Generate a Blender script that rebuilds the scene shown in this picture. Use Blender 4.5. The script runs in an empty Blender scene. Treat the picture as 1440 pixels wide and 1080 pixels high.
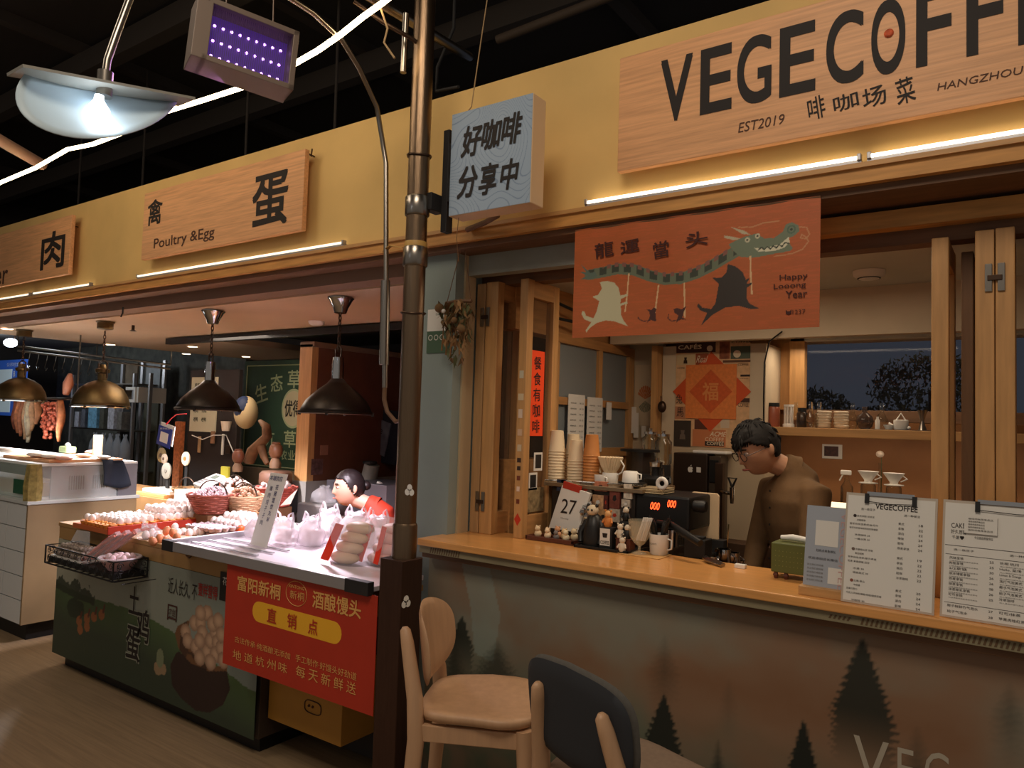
import bpy, math, random
import numpy as np
from mathutils import Vector, Matrix, Euler
random.seed(7)
C = bpy.context.scene.collection
R = math.radians
V = Vector
# ------------------------------------------------------------------ camera, world, light
FPX = 1040.0
CAM = V((0, -2.54, 1.6))
yw, pt, rl = R(35.0), R(2.95), R(1.8)
_f = V((-math.sin(yw)*math.cos(pt), math.cos(yw)*math.cos(pt), math.sin(pt)))
_r0 = V((math.cos(yw), math.sin(yw), 0)); _u0 = _r0.cross(_f)
_r = math.cos(rl)*_r0 + math.sin(rl)*_u0; _u = -math.sin(rl)*_r0 + math.cos(rl)*_u0
cd = bpy.data.cameras.new('camera'); cam = bpy.data.objects.new('camera', cd); C.objects.link(cam)
cd.sensor_width = 36; cd.lens = 36*FPX/1440; cd.clip_start = .02
cam.matrix_world = Matrix(((_r.x, _u.x, -_f.x, CAM.x), (_r.y, _u.y, -_f.y, CAM.y), (_r.z, _u.z, -_f.z, CAM.z), (0, 0, 0, 1)))
bpy.context.scene.camera = cam
def P(px, py, x=None, y=None, z=None):
    """world point seen at a photo pixel on a plane x=, y= or z="""
    d = _r*((px-720)/FPX) - _u*((py-540)/FPX) + _f
    t = (x-CAM.x)/d.x if x is not None else (y-CAM.y)/d.y if y is not None else (z-CAM.z)/d.z
    return CAM + d*t
w = bpy.data.worlds.new('world'); bpy.context.scene.world = w; w.use_nodes = True
w.node_tree.nodes['Background'].inputs[0].default_value = (1.0, .90, .80, 1)
w.node_tree.nodes['Background'].inputs[1].default_value = .20
vs = bpy.context.scene.view_settings
vs.view_transform = 'Standard'; vs.look = 'None'; vs.exposure = 0.0; vs.gamma = 1; vs.use_curve_mapping = False
def lamp(kind, name, loc, power, col, size=.1, rot=None, sy=None, spot=None, blend=.5):
    l = bpy.data.lights.new(name, kind); l.energy = power; l.color = col
    if kind == 'AREA':
        l.size = size
        if sy: l.shape = 'RECTANGLE'; l.size_y = sy
    else: l.shadow_soft_size = size
    if kind == 'SPOT': l.spot_size = R(spot); l.spot_blend = blend
    o = bpy.data.objects.new(name, l); C.objects.link(o); o.location = loc
    if rot: o.rotation_euler = [R(a) for a in rot]
    return o
WARM = (1, .72, .48); WARM2 = (1, .85, .68); COOL = (.86, .94, 1)
lamp('AREA', 'hall_fill_light', (-.6, -2.6, 4.2), 52, WARM2, 1.2, (18, 0, 0))  # unseen overhead pair, added as frontal fill for fascia, chairs and floor
lamp('AREA', 'hall_fill_light', (-4.2, -2.4, 4.2), 26, WARM2, 1.2, (18, 0, 0))
lamp('AREA', 'coffee_room_light', (-.95, .48, 2.27), 8, (1, .80, .58), .9, sy=.22)
lamp('AREA', 'under_shelf_light', (-.5, 1.515, 1.565), 1.1, (1, .80, .58), 1.2, sy=.03, rot=(18, 0, 0))
lamp('AREA', 'coffee_back_fill', (-.7, 1.62, 2.06), 2.6, (1, .80, .58), .8, sy=.12)  # unseen fill light, added behind the bulkhead to brighten the rear wall
lamp('AREA', 'poultry_room_light', (-5.6, 1.0, 2.26), 17, (1, .84, .68), .8)
lamp('AREA', 'meat_room_light', (-9.6, 1.6, 2.55), 5, COOL, .5)
for x, p, c in ((-3.3, 26, (1, .84, .96)), (-4.57, 28, (1, .9, .97)), (-6.05, 30, (.95, .97, 1)), (-7.49, 36, (.95, .97, 1))):
    lamp('SPOT', 'pendant_bulb_light', (x, .4, 1.598 if x > -7 else 1.63), p*3.0, c, .05, (0, 0, 0), spot=150, blend=.6)
lamp('POINT', 'street_lamp_bulb_light', (-2.26, -1.5, 2.40), .5, COOL, .04)
lamp('AREA', 'grow_lamp_light', (-2.3, -1.0, 2.70), 2.2, (.6, .3, 1), .2, (-50, 0, -50))

# ------------------------------------------------------------------ materials
def lin(c):
    return tuple(((v/255)/12.92 if v/255 <= .04045 else ((v/255+.055)/1.055)**2.4) for v in c)
MATS = {}
def mat(name, col, rough=.6, metal=0, var=0, scale=8, emit=0, trans=0, alpha=1, bump=0, stretch=None, ior=1.45, coat=0, ecol=None):
    if name in MATS: return MATS[name]
    m = bpy.data.materials.new(name); m.use_nodes = True; nt = m.node_tree; b = nt.nodes['Principled BSDF']
    c = lin(col); b.inputs['Base Color'].default_value = (*c, 1)
    b.inputs['Roughness'].default_value = rough; b.inputs['Metallic'].default_value = metal
    b.inputs['IOR'].default_value = ior; b.inputs['Coat Weight'].default_value = coat
    if trans: b.inputs['Transmission Weight'].default_value = trans
    if alpha < 1: b.inputs['Alpha'].default_value = alpha
    if emit:
        b.inputs['Emission Color'].default_value = (*(lin(ecol) if ecol else c), 1); b.inputs['Emission Strength'].default_value = emit
    if var or bump:
        tc = nt.nodes.new('ShaderNodeTexCoord'); mp = nt.nodes.new('ShaderNodeMapping'); n = nt.nodes.new('ShaderNodeTexNoise')
        n.inputs['Scale'].default_value = scale; n.inputs['Detail'].default_value = 6
        if stretch: mp.inputs['Scale'].default_value = stretch
        nt.links.new(tc.outputs['Object'], mp.inputs[0]); nt.links.new(mp.outputs[0], n.inputs['Vector'])
        if var:
            r = nt.nodes.new('ShaderNodeValToRGB'); r.color_ramp.elements[0].position = .3; r.color_ramp.elements[1].position = .7
            r.color_ramp.elements[0].color = (*[v*(1-var) for v in c], 1); r.color_ramp.elements[1].color = (*[min(1, v*(1+var)) for v in c], 1)
            nt.links.new(n.outputs[0], r.inputs[0]); nt.links.new(r.outputs[0], b.inputs['Base Color'])
        if bump:
            bp = nt.nodes.new('ShaderNodeBump'); bp.inputs['Strength'].default_value = bump; bp.inputs['Distance'].default_value = .01
            nt.links.new(n.outputs[0], bp.inputs['Height']); nt.links.new(bp.outputs[0], b.inputs['Normal'])
    MATS[name] = m; return m
def printmat():
    if 'print' in MATS: return MATS['print']
    m = bpy.data.materials.new('print'); m.use_nodes = True; nt = m.node_tree; b = nt.nodes['Principled BSDF']
    a = nt.nodes.new('ShaderNodeAttribute'); a.attribute_name = 'ink'; nt.links.new(a.outputs['Color'], b.inputs['Base Color'])
    b.inputs['Roughness'].default_value = .55; MATS['print'] = m; return m
HX = (1.2, 14, 14); HZ = (14, 14, 1.2); HY = (14, 1.2, 14)
sign_wood = mat('sign_wood', (222, 164, 114), .5, var=.16, scale=5, stretch=(1.0, 22, 22), bump=.08)
oak_x = mat('oak_x', (196, 148, 92), .45, var=.14, scale=4, stretch=HX)
oak_z = mat('oak_z', (192, 144, 90), .5, var=.14, scale=4, stretch=HZ)
oak_y = mat('oak_y', (184, 134, 82), .5, var=.14, scale=4, stretch=HY)
board_w = mat('board_w', (198, 142, 76), .55, var=.2, scale=4, stretch=HX)
counter_w = mat('counter_w', (224, 160, 92), .28, var=.1, scale=5, stretch=HX, coat=.3)
brown_w = mat('brown_w', (108, 76, 50), .6, var=.2, scale=4, stretch=HX)
beech = mat('beech', (192, 152, 116), .45, var=.07, scale=3, stretch=HZ)
cream = mat('cream_paint', (222, 184, 116), .75, var=.09, scale=2.5, bump=.1)
white_p = mat('white_paint', (206, 204, 192), .7, var=.06, scale=3)
blue_p = mat('pale_blue_paint', (138, 150, 146), .7, var=.06, scale=3)
ceil_p = mat('ceiling_paint', (196, 166, 136), .7, var=.04, scale=2)
black = mat('black', (18, 17, 17), .5); dark = mat('dark', (34, 32, 32), .6, var=.2)
ink = mat('ink', (34, 26, 22), .7); brown_ink = mat('brown_ink', (82, 52, 36), .7)
steel = mat('steel', (150, 142, 132), .28, 1); chrome = mat('chrome', (200, 200, 200), .12, 1); dsteel = mat('dark_steel', (78, 60, 48), .35, .8, var=.1)
polesteel = mat('pole_steel', (128, 106, 84), .3, 1, var=.1, scale=20, stretch=(30, 30, .6), bump=.15)
alu = mat('aluminium', (176, 174, 176), .4, .7); white = mat('white', (232, 228, 220), .5); paper = mat('paper', (226, 222, 214), .8)
greyp = mat('grey_plastic', (120, 118, 116), .5); red = mat('red_print', (180, 50, 26), .6, var=.05); gold_ink = mat('gold_ink', (222, 166, 92), .6)
brass = mat('old_brass', (104, 84, 54), .42, .85, var=.35, scale=6); darkshade = mat('dark_shade', (52, 44, 38), .38, .7, var=.2)
glass = mat('glass', (225, 232, 228), .04, trans=1, ior=1.42, alpha=.75); frost = mat('frosted_glass', (150, 158, 160), .35, trans=.3)
pane_m = mat('pane', (70, 62, 56), .06, alpha=.16)
bag = mat('plastic_bag', (246, 240, 244), .25, alpha=.5, bump=.6, scale=18); clearbag = mat('clear_bag', (235, 235, 238), .15, alpha=.25, bump=.6, scale=25)
eggwhite = mat('egg_shell_white', (238, 226, 220), .45); eggtan = mat('egg_shell_tan', (214, 142, 98), .45, var=.06)
skin = mat('skin', (214, 164, 132), .5); hair = mat('hair', (17, 14, 13), .75)

# ------------------------------------------------------------------ mesh helpers
class MB:
    def __init__(s): s.v = []; s.f = []
    def add(s, vs, fs, M=None):
        n = len(s.v)
        s.v += [tuple(M @ V(p)) if M is not None else tuple(p) for p in vs]
        s.f += [tuple(i+n for i in f) for f in fs]; return s
    def box(s, x0, x1, y0, y1, z0, z1, M=None):
        return s.add([(x0,y0,z0),(x1,y0,z0),(x1,y1,z0),(x0,y1,z0),(x0,y0,z1),(x1,y0,z1),(x1,y1,z1),(x0,y1,z1)],
                     [(0,3,2,1),(4,5,6,7),(0,1,5,4),(1,2,6,5),(2,3,7,6),(3,0,4,7)], M)
    def cbox(s, c, d, rot=(0,0,0)):
        M = Matrix.Translation(c) @ Euler([R(a) for a in rot]).to_matrix().to_4x4()
        return s.box(-d[0]/2, d[0]/2, -d[1]/2, d[1]/2, -d[2]/2, d[2]/2, M)
    def lathe(s, prof, c=(0,0,0), n=20, M=None, cap=True):
        vs = []; fs = []; k = len(prof)
        for i in range(n):
            a = 2*math.pi*i/n
            vs += [(r*math.cos(a), r*math.sin(a), z) for r, z in prof]
        for i in range(n):
            j = (i+1) % n
            fs += [(i*k+q, j*k+q, j*k+q+1, i*k+q+1) for q in range(k-1)]
        if cap:
            fs.append(tuple(i*k for i in range(n))[::-1]); fs.append(tuple(i*k+k-1 for i in range(n)))
        T = Matrix.Translation(c)
        return s.add(vs, fs, T @ M if M is not None else T)
    def cyl(s, c, r, h, n=16, r2=None, M=None): return s.lathe([(r, 0), (r if r2 is None else r2, h)], c, n, M)
    def tube(s, pts, r, n=8, closed=False, flat=1):
        pts = [V(p) for p in pts]; k = len(pts); rr = r if hasattr(r, '__len__') else [r]*k
        vs = []; up = V((0, 0, 1))
        for i, p in enumerate(pts):
            d = (pts[(i+1) % k] - pts[i-1]) if closed else (pts[min(i+1, k-1)] - pts[max(i-1, 0)])
            d = d.normalized() if d.length > 1e-9 else V((0, 0, 1))
            if i == 0:
                a = d.cross(up if abs(d.z) < .95 else V((1, 0, 0))).normalized()
            else:
                a = (a - d*a.dot(d)); a = a.normalized() if a.length > 1e-6 else d.orthogonal().normalized()
            b = d.cross(a)
            vs += [p + rr[i]*(math.cos(t)*a + flat*math.sin(t)*b) for t in [2*math.pi*q/n for q in range(n)]]
        fs = []
        for i in range(k if closed else k-1):
            j = (i+1) % k
            fs += [(i*n+q, i*n+(q+1) % n, j*n+(q+1) % n, j*n+q) for q in range(n)]
        if not closed: fs += [tuple(range(n))[::-1], tuple((k-1)*n+q for q in range(n))]
        return s.add(vs, fs)
    def ball(s, c, r, n=12, m=8, M=None):
        rx, ry, rz = r if hasattr(r, '__len__') else (r, r, r)
        vs = [(0, 0, -rz)]; 
        for j in range(1, m):
            t = math.pi*j/m - math.pi/2
            vs += [(rx*math.cos(t)*math.cos(2*math.pi*i/n), ry*math.cos(t)*math.sin(2*math.pi*i/n), rz*math.sin(t)) for i in range(n)]
        vs.append((0, 0, rz)); L = len(vs)-1
        fs = [(0, 1+(i+1) % n, 1+i) for i in range(n)]
        for j in range(m-2):
            fs += [(1+j*n+i, 1+j*n+(i+1) % n, 1+(j+1)*n+(i+1) % n, 1+(j+1)*n+i) for i in range(n)]
        fs += [(L, 1+(m-2)*n+i, 1+(m-2)*n+(i+1) % n) for i in range(n)]
        T = Matrix.Translation(c)
        return s.add(vs, fs, T @ M if M is not None else T)
    def prism(s, out, o, right, up, depth):
        """outline (u,v) in the plane o+u*right+v*up, pushed back by depth along the normal right x up"""
        o, right, up = V(o), V(right), V(up); nrm = right.cross(up).normalized()
        k = len(out); a = [o+right*u+up*v for u, v in out]
        vs = a + [p - nrm*depth for p in a]
        return s.add(vs, [tuple(range(k)), tuple(range(k, 2*k))[::-1]] + [(i, i+k, (i+1) % k+k, (i+1) % k) for i in range(k)])
    def build(s, name, m, parent=None, label=None, cat=None, group=None, kind=None, smooth=None, bevel=0, recenter=True, sub=0):
        me = bpy.data.meshes.new(name); vv = s.v
        loc = V((0, 0, 0))
        if parent is None and recenter:
            a = np.array(vv); loc = V(((a[:,0].min()+a[:,0].max())/2, (a[:,1].min()+a[:,1].max())/2, a[:,2].min()))
            vv = [tuple(V(p)-loc) for p in vv]
        me.from_pydata(vv, [], s.f); me.materials.append(m)
        o = bpy.data.objects.new(name, me); C.objects.link(o); o.location = loc
        if smooth is not None:
            me.polygons.foreach_set('use_smooth', [True]*len(me.polygons))
            if smooth < 180: me.set_sharp_from_angle(angle=R(smooth))
        if bevel:
            b = o.modifiers.new('bevel', 'BEVEL'); b.width = bevel; b.segments = 2; b.limit_method = 'ANGLE'
        if sub:
            b = o.modifiers.new('sub', 'SUBSURF'); b.levels = b.render_levels = sub
        adopt(o, parent); tag(o, label, cat, group, kind)
        return o
ROOTS = []
def tag(o, label=None, cat=None, group=None, kind=None):
    for k, v in (('label', label), ('category', cat), ('group', group), ('kind', kind)):
        if v: o[k] = v
    return o
def adopt(o, parent):
    if parent is not None:
        o.parent = parent
        if parent.parent is None: o.location = -parent.location
def thing(name, label, cat, group=None, kind=None):
    o = bpy.data.objects.new(name, None); o.empty_display_size = .05; C.objects.link(o); tag(o, label, cat, group, kind); ROOTS.append(o); return o
def fin(root):
    if root in ROOTS: ROOTS.remove(root)
    pts = []
    for k in root.children:
        for q in [k] + list(k.children):
            if q.type == 'MESH' and len(q.data.vertices):
                a = np.empty(len(q.data.vertices)*3); q.data.vertices.foreach_get('co', a); pts.append(a.reshape(-1, 3))
    a = np.vstack(pts); loc = V(((a[:,0].min()+a[:,0].max())/2, (a[:,1].min()+a[:,1].max())/2, a[:,2].min()))
    root.location = loc
    for k in root.children: k.location = k.location - loc
    return root
def nest(t, part, kinds):
    """make the named pieces sub-parts of one part (call before fin)"""
    p = [c for c in t.children if c.name.split('.')[0] == part][0]
    for c in list(t.children):
        if c is not p and c.name.split('.')[0] in kinds: c.parent = p
def dup(root, loc=None, rotz=None, label=None, scale=None):
    r = root.copy(); C.objects.link(r)
    if loc is not None: r.location = loc
    if rotz is not None: r.rotation_euler = (0, 0, rotz) if not hasattr(rotz, '__len__') else rotz
    if scale is not None: r.scale = scale if hasattr(scale, '__len__') else (scale,)*3
    if label: r['label'] = label
    for ch in list(root.children):
        c = ch.copy(); C.objects.link(c); c.parent = r
        for g in list(ch.children):
            d = g.copy(); C.objects.link(d); d.parent = c
    return r
def boxo(name, b, m, parent=None, bevel=.002, **k): return MB().box(*b).build(name, m, parent, bevel=bevel, **k)
X3, Y3, Z3 = V((1, 0, 0)), V((0, 1, 0)), V((0, 0, 1))
_font = {}
def text_mesh(s, bold=0, ext=.0, res=2):
    key = (s, res, ext)
    if key in _font: return _font[key]
    cu = bpy.data.curves.new('t', 'FONT'); cu.body = s; cu.size = 1; cu.resolution_u = res; cu.offset = bold; cu.extrude = ext
    o = bpy.data.objects.new('t', cu); C.objects.link(o)
    me = bpy.data.meshes.new_from_object(o)
    a = np.empty(len(me.vertices)*3); me.vertices.foreach_get('co', a); a = a.reshape(-1, 3)
    fs = [tuple(p.vertices) for p in me.polygons]
    bpy.data.objects.remove(o); bpy.data.curves.remove(cu); bpy.data.meshes.remove(me)
    _font[key] = (a, fs); return a, fs
def text(s, o, right, up, w, h, m, parent, name='lettering', bold=0, thick=.0012, align='l', rot=0, skew=0, mb=None, label=None):
    """fit s into the rectangle with lower left corner o; w or h may be None to keep the aspect"""
    a, fs = text_mesh(s, 0, res=8 if name == 'letter' else 3 if h and h > .03 else 2)
    if len(a) == 0: return None
    mn, mx = a.min(0), a.max(0); sw, sh_ = max(mx[0]-mn[0], 1e-6), max(mx[1]-mn[1], 1e-6)
    if w is None: w = h*sw/sh_
    if h is None: h = w*sh_/sw
    right, up = V(right).normalized(), V(up).normalized(); nrm = right.cross(up)
    if align == 'c': o = V(o) - right*w/2
    if align == 'r': o = V(o) - right*w
    U = (a[:, 0]-mn[0])/sw; W = (a[:, 1]-mn[1])/sh_
    us = U*w + skew*W*h; ws = W*h
    if rot:
        cu, cw = w/2, h/2; c_, s_ = math.cos(R(rot)), math.sin(R(rot))
        us, ws = cu+(us-cu)*c_-(ws-cw)*s_, cw+(us-cu)*s_+(ws-cw)*c_
    O = np.array(V(o)+nrm*thick)
    b = mb or MB(); e = bold*.55; sh = [(0, 0)] if bold <= 0 else [(e, e), (-e, e), (e, -e), (-e, -e), (0, 0)]
    for k, (du, dv) in enumerate(sh):
        p = O + np.outer(us+du*w/sw, np.array(right)) + np.outer(ws+dv*h/sh_, np.array(up)) - np.array(nrm)*(.00004*k)
        n = len(b.v); b.v += [tuple(q) for q in p]; b.f += [tuple(i+n for i in f) for f in fs]
    if mb is None: return b.build(name, m, parent, label=label)
def tx(s, bl, tr, y, m, parent, **k):
    """text on a plane facing the aisle; bl and tr are photo pixels of its lower left and upper right corners"""
    a, b = P(*bl, y=y), P(*tr, y=y)
    return text(s, (a.x, y, a.z), X3, Z3, b.x-a.x, b.z-a.z, m, parent, **k)
def vnoise(x, y, sc, seed=0, oct=4):
    out = 0; amp = 1; tot = 0
    for o in range(oct):
        X = x*sc; Y = y*sc; xi = np.floor(X).astype(np.int64); yi = np.floor(Y).astype(np.int64); fx = X-xi; fy = Y-yi
        fx = fx*fx*(3-2*fx); fy = fy*fy*(3-2*fy)
        def h(i, j):
            n = (i*374761393 + j*668265263 + (seed+o*17)*1442695041) & 0x7fffffff
            n = ((n ^ (n >> 13))*1274126177) & 0x7fffffff
            return (n ^ (n >> 16)) % 10007/10007
        out = out + amp*((h(xi, yi)*(1-fx)+h(xi+1, yi)*fx)*(1-fy) + (h(xi, yi+1)*(1-fx)+h(xi+1, yi+1)*fx)*fy)
        tot += amp; amp *= .5; sc *= 2
    return out/tot
def inpoly(x, y, poly):
    r = np.zeros(x.shape, bool); k = len(poly)
    for i in range(k):
        x0, y0 = poly[i]; x1, y1 = poly[(i+1) % k]
        if y0 == y1: continue
        c = ((y0 > y) != (y1 > y)) & (x < (x1-x0)*(y-y0)/(y1-y0)+x0); r ^= c
    return r
def near_line(x, y, pts, w):
    r = np.zeros(x.shape, bool)
    for (x0, y0), (x1, y1) in zip(pts, pts[1:]):
        dx, dy = x1-x0, y1-y0; t = np.clip(((x-x0)*dx+(y-y0)*dy)/(dx*dx+dy*dy+1e-12), 0, 1)
        r |= (x-x0-t*dx)**2+(y-y0-t*dy)**2 < w*w
    return r
def panel(name, o, right, up, w, h, nx, ny, fn, parent=None, wave=None, **k):
    """a printed sheet: fn(u, v) gives sRGB 0-255 ink colours, u and v in metres from the lower left corner"""
    u, v = np.meshgrid(np.linspace(0, w, nx+1), np.linspace(0, h, ny+1)); col = fn(u.ravel(), v.ravel())
    right, up = V(right).normalized(), V(up).normalized(); nrm = right.cross(up)
    off = wave(u.ravel(), v.ravel()) if wave else np.zeros(u.size)
    p = np.array(V(o)) + np.outer(u.ravel(), np.array(right)) + np.outer(v.ravel(), np.array(up)) + np.outer(off, np.array(nrm))
    me = bpy.data.meshes.new(name); q = nx+1
    i, j = np.meshgrid(np.arange(nx), np.arange(ny)); b = (j*q+i).ravel()
    F = np.stack([b, b+1, b+q+1, b+q], 1)
    # a back sheet gives it thickness
    n = len(p); p2 = p - np.outer(np.full(n, .0015), np.array(nrm))
    edge = [0, nx, n-1, n-1-nx] if not wave else []
    me.from_pydata([tuple(z) for z in p] + [tuple(p2[e]) for e in edge], [], [tuple(int(t) for t in z) for z in F] + ([(n+3, n+2, n+1, n)] if edge else []))
    at = me.color_attributes.new('ink', 'FLOAT_COLOR', 'POINT')
    c = np.clip(np.stack([np.asarray(z, float)*np.ones(n) for z in col], 1), 0, 255)/255
    c = np.where(c <= .04045, c/12.92, ((c+.055)/1.055)**2.4); c = np.hstack([c, np.ones((n, 1))]); c = np.vstack([c, c[edge]]) if edge else c
    at.data.foreach_set('color', c.ravel()); me.materials.append(printmat())
    ob = bpy.data.objects.new(name, me); C.objects.link(ob); adopt(ob, parent); tag(ob, **k)
    if wave: ob.modifiers.new('s', 'SOLIDIFY').thickness = .0015
    return ob
def mix(a, b, t): return [p*(1-t)+q*t for p, q in zip(a, b)]
def paint(col, msk, c):
    m = msk.astype(float) if msk.dtype == bool else msk
    return [p*(1-m)+q*m for p, q in zip(col, c)]
# ------------------------------------------------------------------ the setting
S = dict(kind='structure')
floor_m = mat('floor_brown', (150, 126, 96), .55, var=.16, scale=3, stretch=(1, 26, 1), bump=.15)
MB().box(-14, 3, -6, 4.2, -.1, 0).build('floor', floor_m, **S)
MB().box(-14, 3, -6, 4.2, 5.0, 5.1).build('ceiling', mat('hall_black', (62, 56, 52), .9), **S)
MB().box(-14, 3, 4.2, 4.3, 0, 5).build('wall_back', mat('hall_black', (62, 56, 52), .9), **S)
# fascia over the stalls, with its bottom board
MB().box(-14, 3, 4.1, 4.2, 0, 0.01).build('trim_0', brown_w, **S) if False else None
MB().box(-14.1, -14, -6, 4.3, 0, 5).build('wall_far_left', MATS['hall_black'], **S)
MB().box(-14, 1.6, .03, .14, 2.40, 3.112).build('wall_front', cream, **S)
MB().box(-12, 1.6, -.012, .03, 2.448, 2.464).build('trim_1', oak_x, **S)
MB().box(-12, 1.6, .0, .03, 2.40, 2.448).build('trim_2', board_w, **S)
MB().box(-12, 1.6, .03, .28, 2.375, 2.40).build('trim_3', brown_w, **S)
# coffee room shell
MB().box(-2.36, -2.17, .08, .30, 0, 2.375).build('wall_left', blue_p, **S)
MB().box(-2.19, -2.16, .14, .22, 1.06, 2.375).build('trim_4', mat('beige_paint', (190, 170, 136), .7), **S)
cw_ = MB().box(-2.17, 1.6, .22, .28, 2.30, 2.36).build('trim_5', board_w, **S)
MB().box(-2.17, -1.3, .16, .22, 2.28, 2.375).build('trim_6', mat('grey_track', (150, 152, 142), .6, var=.08), **S)
MB().box(-2.17, 1.6, .28, .36, 2.25, 2.31).build('trim_7', brown_w, **S)
MB().box(-2.3, 1.6, .36, 2.6, 2.30, 2.36).build('ceiling_coffee_room', white_p, **S)
wall_bulk = mat('coffee_wall', (206, 188, 160), .75, var=.04)
MB().box(-2.0, 1.6, 1.3, 1.36, 2.07, 2.30).build('wall_bulkhead', wall_bulk, **S)
MB().box(-2.12, -2.02, .36, 1.9, 1.0, 1.42).build('wall_side_left', oak_y, **S)
MB().box(-2.12, -2.02, .36, 1.9, 2.05, 2.30).build('wall_side_left', oak_y, **S)
MB().box(-2.12, -2.02, 1.62, 1.9, 1.42, 2.05).build('wall_side_left', oak_y, **S)
MB().box(-2.12, 1.6, 1.86, 1.92, 0, 1.72).build('wall_back_coffee_room', mat('warm_panel', (158, 106, 62), .6, var=.08), **S)
MB().box(-2.12, -1.10, 1.80, 1.92, 1.72, 2.3).build('wall_back_coffee_room', oak_z, **S)
MB().box(1.4, 1.5, .3, 1.9, 0, 2.3).build('wall_side_right', oak_y, **S)
MB().box(-1.10, 1.6, 1.80, 1.92, 2.10, 2.3).build('wall_back_coffee_room', wall_bulk, **S)
# the side sliding window
wn = thing('window_1', None, None, kind='structure')
for nm, b in (('window_frame', (-2.03, -1.985, .66, 1.62, 2.02, 2.07)), ('window_frame', (-2.03, -1.985, .66, 1.62, 1.42, 1.47)),
              ('mullion', (-2.03, -1.985, 1.15, 1.19, 1.47, 2.02)), ('mullion', (-2.03, -1.985, 1.53, 1.62, 1.47, 2.02)), ('mullion', (-2.03, -1.985, .66, .72, 1.47, 2.02))):
    boxo(nm, b, oak_y if nm == 'window_frame' else oak_z, wn)
boxo('mid_rail', (-2.03, -1.985, .72, 1.53, P(820, 566, x=-2.0).z-.02, P(820, 566, x=-2.0).z+.02), oak_y, wn)
for b in ((-2.012, -2.006, .72, 1.15, 1.47, 2.02), (-2.012, -2.006, 1.19, 1.53, 1.47, 2.02)):
    boxo('pane', b, frost, wn, bevel=0)
fin(wn)
MB().box(-2.6, -2.5, .4, 2.6, 0, 2.3).build('wall_between_stalls', mat('brown_panel', (104, 62, 42), .7, var=.12), **S)
# picture window at the back with the night sky and trees beyond it
wn = thing('window_2', None, None, kind='structure')
boxo('window_frame', (-1.10, -1.02, 1.74, 1.80, 1.66, 2.14), oak_z, wn); boxo('window_frame', (-1.10, 1.0, 1.74, 1.80, 2.10, 2.14), white_p, wn); boxo('window_frame', (-1.02, 1.0, 1.74, 1.80, 1.66, 1.72), brown_w, wn)
boxo('pane', (-1.02, 1.0, 1.786, 1.79, 1.72, 2.10), mat('night_pane', (20, 20, 24), .08, alpha=.12), wn, bevel=0); fin(wn)
def nightsky(u, v):
    return mix((44, 50, 62), (60, 66, 78), np.clip(v/1.2, 0, 1))
mat('night_sky', (52, 56, 66), 1, emit=.75)
MB().box(-5, 3, 4.1, 4.14, .5, 4.5).build('wall_night_sky', MATS['night_sky'], **S)
leafm = mat('night_leaves', (110, 108, 84), .45, var=.5, scale=30)
def leaftree(cx, cy, cz, rad, n, label):
    t = thing('tree', label, 'tree', 'trees outside the back window'); b = MB(); rnd = random.Random(int(cx*100))
    for i in range(n):
        a, e = rnd.uniform(0, 6.28), rnd.uniform(-1, 1); q = rad*rnd.uniform(.35, 1)**.5
        c = V((cx+q*math.cos(a)*math.sqrt(1-e*e)*1.2, cy+q*.5*math.sin(a)*math.sqrt(1-e*e), cz+q*e*.8))
        M = Matrix.Translation(c) @ Euler((rnd.uniform(0, 6), rnd.uniform(0, 6), rnd.uniform(0, 6))).to_matrix().to_4x4(); s_ = rnd.uniform(.012, .026)
        b.add([(-s_, 0, 0), (0, -s_*.45, .01), (s_*1.2, 0, 0), (0, s_*.45, .01)], [(0, 1, 2, 3)], M)
    b.build('foliage', leafm, t, kind='stuff')
    MB().tube([(cx, cy, 0), (cx+.03, cy, cz*.5), (cx, cy, cz)], [.06, .05, .02]).build('trunk', brown_w, t); fin(t)
leaftree(P(1140, 560, y=3.3).x, 3.3, P(1140, 560, y=3.3).z-.12, .26, 1500, 'leafy tree outside the back window, at the left of the dark pane')
leaftree(P(1225, 575, y=3.6).x, 3.6, P(1225, 575, y=3.6).z-.16, .22, 1000, 'low leafy bush top in the middle of the dark back window')
leaftree(P(1310, 545, y=3.3).x, 3.3, P(1310, 545, y=3.3).z-.02, .34, 1700, 'leafy tree outside the back window, beside the right wooden post')
# poultry stall shell
MB().box(-8.2, -2.36, .28, 1.42, 2.30, 2.36).build('ceiling_poultry_stall', ceil_p, **S)
MB().box(-8.2, -6.5, 1.42, 3.4, 2.30, 2.36).build('ceiling_poultry_stall', ceil_p, **S)
MB().box(-12, -2.36, .14, .28, 2.31, 2.375).build('trim_8', mat('mauve_brown', (130, 102, 82), .6), **S)
MB().box(-8.3, -2.36, 3.4, 3.5, 0, 2.6).build('wall_back_poultry_stall', mat('wall_dark', (58, 48, 42), .8, var=.1), **S)
MB().box(-4.50, -4.42, 1.2, 3.4, 1.11, 2.12).build('wall_partition', mat('brown_panel', (104, 62, 42), .7, var=.12), **S)
MB().box(-4.56, -4.42, 1.14, 1.2, 1.11, 2.14).build('trim_9', oak_z, **S)
MB().box(-4.56, -4.40, 1.14, 3.4, 2.12, 2.16).build('trim_10', mat('mauve_brown', (130, 102, 82), .6), **S)
pl = MB().box(-4.56, -4.40, 1.12, 3.4, 0, 1.11).build('wall_low_partition', mat('stone_wall', (150, 146, 138), .7, var=.08), **S)
MB().box(-4.42, -2.6, 2.5, 2.6, 0, 2.6).build('wall_behind_seller', mat('wall_dark2', (60, 44, 38), .8, var=.1), **S)
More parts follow.
